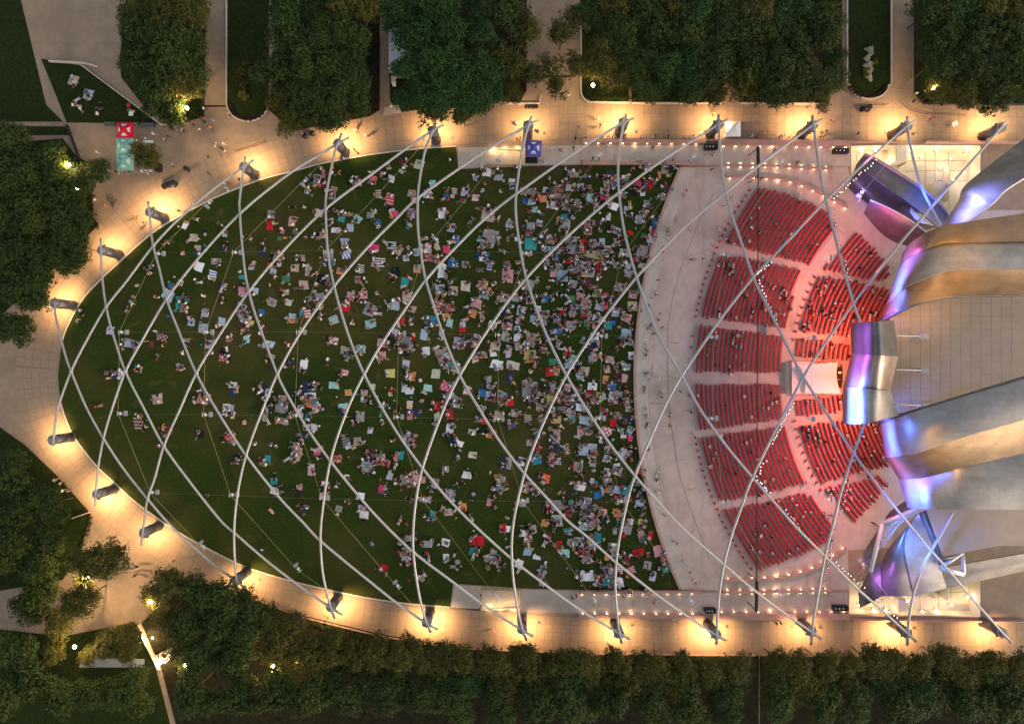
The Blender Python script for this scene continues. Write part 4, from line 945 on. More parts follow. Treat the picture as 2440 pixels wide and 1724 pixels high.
def case(x, y, sx, sy, h, rz, label):
    p = W(x, y, h); bm = bmesh.new(); add_box(bm, (0, 0, h / 2), (sx, sy, h)); bmesh.ops.bevel(bm, geom=bm.edges[:], offset=.05, segments=2); add_box(bm, (0, 0, h + .03), (sx * .3, sy * .15, .06)); o = bm_obj('equipment_case', bm, M['black']); o.location = (p.x, p.y, 0); o.rotation_euler[2] = rz; tag(o, label, 'case')
case(391, 442, 1.1, .8, .8, .5, 'open black equipment case at the outer end of the stack'); case(399, 438, .8, .8, 1.0, .5, 'black equipment case beside the round bin')
case(374, 397, .9, 1.5, 1.2, 0, 'dark cabinet behind the small plaza tree'); case(1266, 380, 2.3, 1.0, .9, 0, 'grey covered table at the foot of the violet tent')
def table(x0, y0, x1, y1, label, rz=0):
    c = W((x0 + x1) / 2, (y0 + y1) / 2, .75); root = empty('folding_table', (c.x, c.y, 0), rz); tag(root, label, 'table'); w, d = (x1 - x0) * S, (y1 - y0) * S
    bm = bmesh.new(); add_box(bm, (0, 0, .74), (w, d, .05)); bm_obj('table_top', bm, M['white'], root)
    for sx in (-.42, .42):
        for sy in (-.35, .35):
            bm = bmesh.new(); add_box(bm, (sx * w, sy * d, .36), (.04, .04, .72)); bm_obj('leg', bm, M['grey'], root)
table(341, 334.5, 364, 340.5, 'white folding table to the right of the middle mint tent'); table(334, 404, 363, 410.5, 'white folding table below the small plaza tree'); table(1725, 320, 1733, 327, 'tiny white table at the corner of the white tent'); table(2269, 290, 2283, 300, 'tilted white board table at the far right of the promenade', .5)
# cart
p = W(2065, 257, 1); ct = empty('service_cart', (p.x, p.y, 0)); tag(ct, 'black service cart parked on the upper right plaza', 'cart')
bm = bmesh.new(); add_box(bm, (0, 0, .5), (1.75, .85, .45)); add_box(bm, (-.35, 0, .85), (.9, .8, .3)); bmesh.ops.bevel(bm, geom=bm.edges[:], offset=.06, segments=2); bm_obj('body', bm, M['black'], ct)
bm = bmesh.new(); add_box(bm, (.15, 0, 1.75), (1.1, .85, .06)); bm_obj('roof', bm, M['dark'], ct)
for sx in (-.55, .55):
    for sy in (-.4, .4):
        bm = bmesh.new(); add_cyl(bm, (sx, sy, .25), .25, .25, .16, 16, rot=Matrix.Rotation(math.pi / 2, 4, 'X')); bm_obj('wheel', bm, M['black'], ct); bm = bmesh.new(); add_box(bm, (sx * .7, sy, 1.2), (.04, .04, 1.1)); bm_obj('roof_post', bm, M['dark'], ct)
bm = bmesh.new(); add_box(bm, (.1, 0, .95), (.3, .5, .1)); bm_obj('seat', bm, M['white'], ct)
# barriers, bicycle racks
def barrier(pts, label):
    root = empty('crowd_barrier', W(*pts[0])); tag(root, label, 'barrier')
    P = [W(*q) - root.location for q in pts]
    for h in (.15, 1.05): tube('rail', [q + Vector((0, 0, h)) for q in P], .03, M['dark'], root, 5)
    L = [P[i].lerp(P[i + 1], t) for i in range(len(P) - 1) for t in np.linspace(0, 1, max(2, int((P[i + 1] - P[i]).length / .35)), endpoint=False)]
    for q in L: tube('bar', [q + Vector((0, 0, .15)), q + Vector((0, 0, 1.05))], .015, M['dark'], root, 4)
barrier([(395,428),(430,413),(481,390)], 'thin steel barrier slanting across the left plaza'); barrier([(561,362),(610,348),(638,336)], 'thin steel barrier left of the fourth upper pylon'); barrier([(2032,254),(2060,249),(2112,252)], 'thin barrier behind the black cart'); barrier([(2190,237),(2216,252)], 'short barrier at the corner of the upper right trees'); barrier([(2140,240),(2165,262),(2200,272),(2300,276)], 'bent chain barrier on the upper right plaza')
def bike(x, y, rz, label, m='dark'):
    p = W(x, y); root = empty('bicycle', (p.x, p.y, .02), rz); tag(root, label, 'bicycle')
    for sx in (-.5, .5):
        tube('wheel', [(sx + .32 * math.cos(t), 0, .34 + .32 * math.sin(t)) for t in np.linspace(0, 2 * math.pi, 19)], .03, M['black'], root, 5)
    bm = bmesh.new()
    for a, b in (((-.5,0,.34),(-.1,0,.3)), ((-.1,0,.3),(.35,0,.78)), ((-.2,0,.8),(.35,0,.78)), ((-.5,0,.34),(-.2,0,.8)), ((-.1,0,.3),(-.22,0,.9)), ((.5,0,.34),(.33,0,.95))): bm_tube(bm, [a, b], .025, 5)
    bm_obj('frame', bm, M[m], root)
    bm = bmesh.new(); bm_tube(bm, [(.33,-.28,.98),(.36,0,.95),(.33,.28,.98)], .02, 5); bm_obj('handlebar', bm, M['black'], root)
    bm = bmesh.new(); add_box(bm, (-.23, 0, .92), (.26, .13, .05)); bm_obj('saddle', bm, M['black'], root)
bike(1243, 1250, .1, 'bicycle lying among picnickers near the lower lawn', 'white')
for i, (x, y, a) in enumerate(((262,470,1.1),(268,478,1.2),(272,488,1.5),(275,484,1.0))): bike(x, y, a, ['first','second','third','last'][i] + ' bicycle of the cluster parked on the left plaza')
for k, (x, y, lab) in enumerate(((234, 506, 'left hedge'), (210, 1262, 'lower left grass'))):
    root = empty('bicycle_rack', W(x, y)); tag(root, 'wavy dark bicycle rack beside the ' + lab, 'bicycle rack')
    for j in range(4):
        o = Vector((j * .25 * (1 if k == 0 else .3), -j * .7 * (1 if k == 0 else 1), 0)); tube('hoop', [o + Vector((.35 * math.cos(t), 0, .75 * math.sin(t))) for t in np.linspace(0, math.pi, 9)], .03, M['dark'], root, 5)
# benches under the tents row
def bench(x0, x1, y, label):
    c = W((x0 + x1) / 2, y); root = empty('bench', c); tag(root, label, 'bench'); w = (x1 - x0) * S
    for j in range(4):
        bm = bmesh.new(); add_box(bm, (0, -.3 + j * .2, .44), (w, .17, .05)); bm_obj('slat', bm, M['pylon'], root)
    for sx in (-.45, .45):
        bm = bmesh.new(); add_box(bm, (sx * w, 0, .2), (.08, .7, .42)); bm_obj('leg', bm, M['dark'], root)
bench(252, 277, 297, 'long dark bench left of the crimson tent'); bench(317, 332, 298, 'short dark bench right of the crimson tent'); bench(338, 371, 299, 'long dark bench at the edge of the side lawn'); bench(262, 300, 1495, 'dark bench on the lower left plaza')
# folded chairs stack at kerb
for i in range(5): case(1253 + i * 6.5, 253, .4, .6, .5 + .1 * (i % 2), .1 * i, f'{ORD[i]} dark crate from the left stored along the path corner kerb')
# traffic cone
for x, y in ((1701, 321), (1699, 328)):
    p = W(x, y); bm = bmesh.new(); add_box(bm, (0, 0, .03), (.42, .42, .06)); add_cyl(bm, (0, 0, .06), .17, .04, .66, 12); o = bm_obj('traffic_cone', bm, mat('cone_orange', (.85, .10, .01), .5)); o.location = p; tag(o, ('upper' if y < 325 else 'lower') + ' orange traffic cone by the pylon next to the white tent', 'cone')
# street lamps
globe_light = bpy.data.lights.new('globe_light', 'POINT'); globe_light.energy = 1100; globe_light.color = (1, .66, .30); globe_light.shadow_soft_size = .2
def street_lamp(x, y, h, label, e=1.0):
    p = W(x, y, h); root = empty('street_lamp', (p.x, p.y, 0)); tag(root, label, 'street lamp', 'street lamps')
    bm = bmesh.new(); add_cyl(bm, (0, 0, 0), .22, .12, .6, 12); add_cyl(bm, (0, 0, .6), .08, .06, h - .8, 10); bm_obj('post', bm, M['dark'], root)
    bm = bmesh.new(); bmesh.ops.create_uvsphere(bm, u_segments=14, v_segments=8, radius=.3); bm.transform(Matrix.Translation((0, 0, h))); bm_obj('globe', bm, M['lampglow'], root, True)
    l = bpy.data.objects.new('globe_light', globe_light if e == 1 else globe_light.copy()); l.location = (0, 0, h + .5)
    if e != 1: l.data.energy *= e
    link(l, root)
LAMPS = [(445,257,7,'lit lamp beside the dark trees at the top of the left plaza',1), (1413,203,5,'lit globe lamp on the rounded bed by the upper path',.7), (2224,211,6,'lit lamp inside the upper right trees',.7), (164,392,6.5,'orange lit lamp in the left hedge',.5), (207.5,1376,6.5,'bright lamp between the two lower left plaza trees',2.2), (359,1434,7.5,'white globe lamp at the left edge of the big lower trees',.5), (177.5,1540,6.5,'lit lamp leaning over the lower left corner shrubs',1.0), (441,1583,6,'small lamp among the lower trees near the frame edge',.6), (719,1568,6,'lamp glowing through the lower trees',.8), (650,1585,5,'faint lamp deep in the lower trees',.7), (163,421,5,'upper small yellow lamp in the left hedge',.15), (183,450,5,'lower small yellow lamp in the left hedge',.15), (2445,200,6,'lamp beyond the upper right trees',.8)]
for x, y, h, lab, e in LAMPS: street_lamp(x, y, h, lab, e)
for x, y in ((347,1521),(363,1519),(379,1581),(392,1577)):
    p = W(x, y, .8); o = empty('bollard_lamp', (p.x, p.y, 0)); tag(o, f'low wall lamp at the lower left stairs, {"upper" if y < 1550 else "lower"} {"left" if x in (347, 379) else "right"} one', 'lamp')
    bm = bmesh.new(); add_cyl(bm, (0, 0, 0), .1, .1, .7, 10); bm_obj('post', bm, M['dark'], o); bm = bmesh.new(); add_cyl(bm, (0, 0, .7), .16, .12, .22, 12); bm_obj('glass', bm, M['lampglow'], o)
    l = bpy.data.objects.new('lamp_light', globe_light.copy()); l.data.energy = 160; l.location = (0, 0, 1.25); link(l, o)
for i in range(9):
    pass
stp = empty('plank_bench', W(400, 1555)); tag(stp, 'pale slatted bench lit by lamps at the lower left stairs', 'bench')
for i in range(7):
    p, q = W(374 + i * 1.3, 1560 + i * 3.4) - stp.location, W(412 + i * 1.3, 1540 + i * 3.4) - stp.location
    d = q - p; bm = bmesh.new(); add_box(bm, (p + q) / 2 + Vector((0, 0, .42)), (d.length, .2, .05), math.atan2(d.y, d.x)); bm_obj('plank', bm, M['kerb'], stp)
# white canopy roof half hidden by the upper trees
rf = empty('white_pavilion', W(975, 120)); tag(rf, 'white flat roofed pavilion half hidden by the upper trees', 'building')
p, q = W(926, 40, 3.2) - rf.location, W(1010, 172, 3.2) - rf.location
bm = bmesh.new(); add_box(bm, ((p.x + q.x) / 2, (p.y + q.y) / 2, 3.1), (abs(q.x - p.x), abs(q.y - p.y), .25)); bm_obj('roof', bm, M['white'], rf); bm = bmesh.new(); add_box(bm, ((p.x + q.x) / 2, (p.y + q.y) / 2, 1.5), (abs(q.x - p.x) * .9, abs(q.y - p.y) * .95, 2.97)); bm_obj('wall', bm, M['kerb'], rf)
p, q = W(932, 172, 2) - rf.location, W(940, 196, 2) - rf.location
bm = bmesh.new(); add_box(bm, ((p.x + q.x) / 2, (p.y + q.y) / 2, 1.0), (.6, 1.9, 2)); bm_obj('gate_post', bm, M['white'], rf)
slab('path', [(918,255),(950,250),(956,268),(912,276)], 0, .135, M['forecourt'], kind='structure')
# ---------------------------------------------------------------- trees
def leaf_mat(name, c1, c2):
    m = bpy.data.materials.new(name); m.use_nodes = True; nt = m.node_tree; b = nt.nodes['Principled BSDF']
    b.inputs['Roughness'].default_value = .65; b.inputs['Specular IOR Level'].default_value = .2
    geo = nt.nodes.new('ShaderNodeNewGeometry'); oi = nt.nodes.new('ShaderNodeObjectInfo')
    rp = nt.nodes.new('ShaderNodeValToRGB'); rp.color_ramp.elements[0].color = (*c1, 1); rp.color_ramp.elements[1].color = (*c2, 1)
    ad = nt.nodes.new('ShaderNodeMath'); ad.operation = 'MULTIPLY_ADD'; ad.inputs[1].default_value = .7
    mu = nt.nodes.new('ShaderNodeMath'); mu.operation = 'MULTIPLY'; mu.inputs[1].default_value = .3
    nt.links.new(oi.outputs['Random'], mu.inputs[0]); nt.links.new(geo.outputs['Random Per Island'], ad.inputs[0]); nt.links.new(mu.outputs[0], ad.inputs[2])
    nt.links.new(ad.outputs[0], rp.inputs[0]); nt.links.new(rp.outputs[0], b.inputs['Base Color'])
    tr = nt.nodes.new('ShaderNodeBsdfTranslucent'); nt.links.new(rp.outputs[0], tr.inputs[0])
    mx = nt.nodes.new('ShaderNodeMixShader'); mx.inputs[0].default_value = .25
    nt.links.new(b.outputs[0], mx.inputs[1]); nt.links.new(tr.outputs[0], mx.inputs[2]); nt.links.new(mx.outputs[0], nt.nodes['Material Output'].inputs[0])
    return m
M['leaf'] = leaf_mat('leaf_green', (.016, .030, .006), (.068, .098, .020))
M['leafcool'] = leaf_mat('leaf_cool_green', (.013, .038, .009), (.052, .11, .026))
M['leafwarm'] = leaf_mat('leaf_olive', (.030, .036, .006), (.125, .112, .022))
M['leafyel'] = leaf_mat('leaf_yellow_green', (.09, .10, .015), (.26, .24, .04))
M['petal'] = leaf_mat('petal_white', (.3, .3, .22), (.8, .78, .62))
M['plum'] = leaf_mat('leaf_plum', (.03, .012, .014), (.09, .03, .035))
def crown_mesh(name, seed, n, mt, leaf=.34, flat=.62, lobes=9, hollow=.45):
    """unit-radius crown: leaf faces gathered in twig clumps inside lumpy lobes"""
    g = np.random.default_rng(seed)
    lc = g.normal(size=(lobes, 3)); lc /= np.linalg.norm(lc, axis=1)[:, None]; lc[:, 2] = np.abs(lc[:, 2]) * .8 - .15
    lc *= g.uniform(.35, .68, (lobes, 1)); lr = g.uniform(.28, .48, lobes)
    lc = np.vstack([lc, [[0, 0, .15]]]); lr = np.r_[lr, .5]
    nc = n // 9
    idx = g.choice(len(lc), nc, p=lr ** 2 / (lr ** 2).sum())
    d = g.normal(size=(nc, 3)); d /= np.linalg.norm(d, axis=1)[:, None]; d[:, 2] = np.where(g.random(nc) < .8, np.abs(d[:, 2]), d[:, 2])
    c = lc[idx] + d * (lr[idx] * g.uniform(hollow, 1.08, nc))[:, None]
    out = d
    p = np.repeat(c, 9, 0) + g.normal(size=(nc * 9, 3)) * .045
    nrm = np.repeat(out, 9, 0) + g.normal(size=(nc * 9, 3)) * .6 + [0, 0, .35]; nrm /= np.linalg.norm(nrm, axis=1)[:, None]
    t = np.cross(nrm, g.normal(size=nrm.shape)); t /= np.linalg.norm(t, axis=1)[:, None]; b = np.cross(nrm, t)
    L = leaf * g.uniform(.6, 1.25, (len(p), 1)) * .11; Wd = L * g.uniform(.5, .8, (len(p), 1))
    V = np.stack([p - t * L, p + b * Wd, p + t * L * 1.1, p - b * Wd], 1); V[..., 2] = V[..., 2] * flat
    V = V.reshape(-1, 3); k = np.arange(len(p)) * 4
    me = bpy.data.meshes.new(name)
    me.vertices.add(len(V)); me.vertices.foreach_set('co', V.ravel().astype(np.float32))
    me.loops.add(len(V)); me.loops.foreach_set('vertex_index', np.arange(len(V), dtype=np.int32))
    me.polygons.add(len(p)); me.polygons.foreach_set('loop_start', k.astype(np.int32))
    me.update(); me.validate(); me.materials.append(mt); return me
CR = {'g': [crown_mesh('crown', s, 9000, M['leaf']) for s in (1, 2, 3)], 'c': [crown_mesh('crown', s, 9000, M['leafcool']) for s in (4, 5)], 'w': [crown_mesh('crown', s, 6500, M['leafwarm']) for s in (6, 7, 8)],
      's': [crown_mesh('crown', s, 3000, M['leafwarm'], leaf=.36, hollow=.3) for s in (9, 10)]}
def trunk_mesh(seed):
    g = random.Random(seed); bm = bmesh.new()
    bm_tube(bm, [(0, 0, 0), (.03, .02, .3), (.0, .04, .62)], [.045, .034, .024], 8)
    for k in range(6):
        a = k * 1.05 + g.uniform(-.3, .3); r = g.uniform(.4, .62); z0 = g.uniform(.38, .58)
        bm_tube(bm, [(0, .02, z0), (math.cos(a) * r * .5, math.sin(a) * r * .5, z0 + .2), (math.cos(a) * r, math.sin(a) * r, z0 + g.uniform(.3, .45))], [.02, .013, .005], 6)
    me = bpy.data.meshes.new('trunk'); bm.to_mesh(me); bm.free(); me.materials.append(M['trunk']); return me
TR = [trunk_mesh(s) for s in (1, 2, 3)]
tree_n = 0
def tree(x, y, r, kind, label, group, ht=None):
    """x, y, r in photo pixels as the crown shows; ht real crown-centre height"""
    global tree_n
    R = r * S; h = ht or min(7.2, 2.4 + R * 1.1)
    x += random.uniform(-6, 6); y += random.uniform(-4, 4); p = W(x, y, h * .9); R *= (1 - h / CH)
    root = empty('tree', (p.x, p.y, 0), tree_n * 1.7); tag(root, label, 'tree', group)
    t = bpy.data.objects.new('trunk', TR[tree_n % 3]); t.scale = (R * .9, R * .9, h * 1.1); link(t, root)
    c = bpy.data.objects.new('crown', CR[kind][tree_n % len(CR[kind])]); c.location = (0, 0, h); k = random.uniform(1.28, 1.42); k *= random.uniform(.88, 1.08); c.scale = (R * k, R * k * random.uniform(.82, 1.1), R * random.uniform(1.2, 1.8)); c.rotation_euler = (random.uniform(-.15, .15), random.uniform(-.15, .15), random.uniform(0, 6)); link(c, root)
    tree_n += 1
def grove(lst, kind, place, group, ht=None):
    xs = sorted(lst)
    for i, q in enumerate(xs):
        k = q[3] if len(q) > 3 else kind
        tree(q[0], q[1], q[2], k, f'{ORDN(i)} tree from the left in {place}', group, ht)
grove([(335,150,44),(370,178,46),(418,155,52),(392,230,46),(447,205,48,'w'),(415,266,40),(345,85,48),(400,85,52),(455,95,48)], 'g', 'the grove right of the side lawn', 'trees right of the side lawn')
grove([(662,170,48),(725,160,50),(792,160,52),(845,185,46),(672,238,44,'w'),(735,232,50),(798,240,54),(848,238,44),(702,286,38,'w'),(768,286,38,'w'),(700,90,52),(770,85,52),(840,90,50)], 'g', 'the grove beside the yellow shrub planter', 'trees beside the shrub planter')
grove([(985,170,48),(1035,160,52),(1092,165,52),(1150,168,50),(1000,232,46),(1060,232,50),(1118,236,48),(1172,228,40),(1032,278,36,'s'),(1098,274,36,'s'),(1000,90,52),(1075,88,52),(1150,90,52)], 'c', 'the grove over the white pavilion', 'trees over the white pavilion')
grove([(1225,160,46,'s'),(1215,220,36,'w'),(1275,180,44,'s'),(1325,215,36,'s'),(1370,160,44,'s'),(1250,85,50,'s'),(1345,80,50,'s')], 's', 'the thin trees beside the upper path', 'thin trees by the upper path')
grove([(1420,150,46,'w'),(1470,190,42,'s'),(1530,160,50),(1590,170,52,'c'),(1650,165,50,'c'),(1712,165,52),(1555,210,40),(1635,218,42),(1700,220,40,'w'),(1765,210,46,'s'),(1480,85,50),(1560,85,50),(1640,85,52),(1720,85,52)], 'g', 'the grove above the middle of the upper promenade', 'trees above the upper promenade')
grove([(1795,170,52),(1850,165,54),(1910,175,52),(1958,205,44),(1880,226,42),(1825,224,44),(1980,160,32),(1945,235,34,'w'),(1800,85,52),(1880,80,52),(1955,85,50)], 'g', 'the grove left of the white flower planter', 'trees left of the white flower planter')
grove([(2228,155,46),(2290,165,50),(2232,215,42,'w'),(2292,220,42,'w'),(2350,170,50),(2360,230,42),(2420,190,50),(2240,85,50),(2320,80,52),(2400,85,52)], 'g', 'the grove in the upper right corner', 'trees in the upper right corner')
grove([(148,400,44),(195,430,42,'g'),(150,475,48),(198,500,46),(165,555,48),(205,585,38),(148,615,40),(85,430,52),(80,520,52),(85,600,52),(70,690,50),(40,780,50)], 'g', 'the dark hedge of trees at the left edge', 'trees at the left edge', 5.0)
tree(228, 415, 40, 'g', 'small round tree beside the left hedge by the mint tents', 'small plaza trees', 4.6); tree(354, 383, 38, 'w', 'small round tree right of the mint tents', 'small plaza trees', 4.6)
tree(240, 1330, 58, 'w', 'leafy plaza tree above the bright lower left lamp', 'lower left plaza trees', 7.5); tree(196, 1424, 52, 'w', 'leafy plaza tree below the bright lower left lamp', 'lower left plaza trees', 7.5)
grove([(120,1270,40),(90,1340,46),(150,1480,40,'w'),(140,1545,40,'w'),(90,1430,48),(80,1600,50),(215,1555,30,'w'),(255,1530,34,'w'),(300,1505,34,'w'),(310,1550,34,'w'),(150,1640,48),(240,1650,48),(320,1640,46)], 'g', 'the lower left corner thicket', 'trees in the lower left corner', 4.2)
grove([(380,1400,42,'s'),(430,1388,44,'w'),(482,1408,46),(540,1430,48),(600,1452,46),(400,1460,44,'s'),(455,1478,48),(525,1495,50),(598,1515,50),(655,1480,44,'w'),(712,1492,42,'w'),(665,1550,46,'s'),(740,1548,44,'w'),(560,1570,46),(488,1552,46),(430,1545,38,'s'),(470,1640,52),(560,1650,52),(650,1650,52),(740,1645,50)], 'g', 'the large lower left grove', 'trees of the large lower grove')
grove([(790,1535,40),(840,1552,40),(895,1545,44),(945,1565,42),(990,1550,42),(1045,1572,42),(1090,1565,40),(1150,1568,42),(1200,1575,42),(1260,1560,40),(1310,1578,40),(1360,1575,40),(1415,1580,40),(1465,1572,42),(1520,1585,40),(1575,1580,40),(1630,1588,38),(1690,1592,38),(1750,1588,34)], 'w', 'the row along the lower promenade', 'trees along the lower promenade', 6.5)
grove([(1850,1580,38),(1905,1585,40),(1960,1580,40),(2015,1582,40),(2070,1575,42),(2125,1580,42),(2180,1588,40),(2240,1572,42),(2295,1585,42),(2350,1580,42),(2410,1585,42)], 'w', 'the row at the lower right', 'trees at the lower right', 6.5)
grove([(830,1645,48),(920,1650,48),(1010,1655,48),(1100,1655,48),(1190,1660,48),(1280,1660,48),(1370,1660,48),(1460,1665,48),(1550,1665,48),(1640,1670,48),(1730,1670,44)], 'g', 'the second row behind the lower promenade', 'trees behind the lower promenade row', 6.5)
grove([(1860,1665,48),(1950,1665,48),(2040,1665,48),(2130,1665,48),(2220,1665,48),(2310,1665,48),(2400,1665,48)], 'g', 'the second row at the lower right', 'trees behind the lower right row', 6.5)
rt = random.Random(5)
mixk = lambda: rt.choice(['w', 'w', 'g', 's', 'c'])
grove([(x + rt.uniform(-18, 18), 1548 + (x - 780) * .036 + rt.uniform(-8, 34), rt.uniform(22, 40), mixk()) for x in range(800, 1780, 75)], 'w', 'the loose undergrowth trees along the lower promenade', 'undergrowth trees along the lower promenade', 4.6)
grove([(x + rt.uniform(-18, 18), 1585 + rt.uniform(-14, 30), rt.uniform(22, 40), mixk()) for x in range(1840, 2440, 75)], 'w', 'the loose undergrowth trees at the lower right', 'undergrowth trees at the lower right', 4.6)
grove([(x + rt.uniform(-20, 20), 1622 + rt.uniform(-10, 10), rt.uniform(34, 50), mixk()) for x in list(range(790, 1790, 84)) + list(range(1850, 2440, 84))], 'g', 'the middle row behind the lower promenade', 'trees in the middle lower row', 6.0)
grove([(x + rt.uniform(-14, 14), 28 + rt.uniform(-14, 14), rt.uniform(42, 54), rt.choice(['g', 'w', 'c'])) for x in (335, 400, 455, 690, 750, 810, 870, 960, 1020, 1085, 1150, 1215, 1420, 1475, 1530, 1590, 1650, 1705, 1785, 1845, 1905, 1965, 2210, 2275, 2340, 2405)], 'g', 'the topmost row of trees', 'topmost trees')
grove([(30,340,48),(25,430,50),(20,520,50),(30,620,48),(20,1130,50),(40,1220,50),(30,1310,50),(40,1540,48),(30,1650,48),(130,1200,36),(100,1180,40)], 'g', 'the trees beyond the left edge', 'trees beyond the left edge', 5.0)
# shrubs in the two rounded planters
SH = {'y': crown_mesh('foliage', 21, 1500, M['leafyel'], leaf=.8), 'd': crown_mesh('foliage', 22, 1500, M['leaf'], leaf=.8), 'f': crown_mesh('blossom', 23, 1500, M['petal'], leaf=.6), 'p': crown_mesh('foliage', 24, 1200, M['plum'], leaf=.9), 'o': crown_mesh('foliage', 25, 1500, M['leafwarm'], leaf=.8)}
def shrub(x, y, r, k, label, z=.12):
    p = W(x, y, .6); o = bpy.data.objects.new('shrub', SH[k]); o.location = (p.x, p.y, z + r * S * .35); o.scale = (r * S, r * S, r * S * 1.1); o.rotation_euler[2] = x; link(o); tag(o, label, 'shrub', 'planter shrubs')
for i, (x, y, r, k) in enumerate([(588,150,14,'o'),(575,175,16,'o'),(582,200,15,'o'),(576,168,12,'y'),(579,228,15,'y'),(572,222,9,'y'),(595,165,10,'o')]): shrub(x, y, r, k, f'{ORD[i]} yellow green shrub down the middle of the rounded planter')
for i, (x, y, r, k) in enumerate([(2068,140,12,'f'),(2070,155,13,'f'),(2074,170,11,'f'),(2066,165,11,'y'),(2072,185,10,'f'),(2085,148,10,'y'),(2066,178,9,'y'),(2072,120,13,'f')]): shrub(x, y, r, k, f'{ORD[i]} clump of white and yellow flowers in the right rounded planter')
for i, t in enumerate(np.linspace(.15, math.pi - .15, 12)):
    shrub(591 - 42 * math.cos(t), 244 + 39 * math.sin(t), 7, 'p', f'{ORD[i]} plum coloured plant edging the rounded planter of yellow shrubs'); shrub(2069.5 - 42 * math.cos(t), 203 + 26 * math.sin(t), 7, 'p', f'{ORD[i]} plum coloured plant edging the white flower planter')
hg = 0
for pts, lab in (([(1505,238),(1718,238)], 'clipped hedge in front of the upper trees'), ([(489,30),(484,270)], 'clipped hedge left of the upper path'), ([(1400,215),(1412,236),(1498,237)], 'low hedge on the rounded bed by the upper path'), ([(600,1430),(720,1474),(900,1518),(1080,1548),(1400,1562),(1800,1566)], 'low hedge under the lower promenade trees'), ([(1815,1570),(2440,1578)], 'low hedge under the lower right trees'), ([(222,1230),(190,1322)], 'grass clump hedge at the lower left bicycle rack'), ([(216,395),(224,520),(238,540)], 'hedge edge beside the bicycle cluster')):
    L = spline(pts, 400); d = np.linalg.norm(np.diff(L, axis=0), axis=1).sum(); n = max(6, int(d / 9))
    L = spline(pts, n); src = SH['d']; cvv = np.empty(len(src.vertices) * 3, np.float32); src.vertices.foreach_get('co', cvv); cvv = cvv.reshape(-1, 3)[::1][:2400]
    allv = []
    for q in L:
        p = W(*q); a = random.uniform(0, 6); ca, sa = math.cos(a), math.sin(a); s = .62
        allv.append(np.stack([(cvv[:, 0] * ca - cvv[:, 1] * sa) * s + p.x, (cvv[:, 0] * sa + cvv[:, 1] * ca) * s + p.y, cvv[:, 2] * .9 + .5], 1))
    V = np.concatenate(allv); nq = len(V) // 4
    me = bpy.data.meshes.new('hedge'); me.vertices.add(len(V)); me.vertices.foreach_set('co', V.ravel().astype(np.float32)); me.loops.add(len(V)); me.loops.foreach_set('vertex_index', np.arange(len(V), dtype=np.int32)); me.polygons.add(nq); me.polygons.foreach_set('loop_start', (np.arange(nq) * 4).astype(np.int32)); me.update(); me.validate()
    tag(me_obj('hedge', me, M['leaf']), lab, 'hedge')
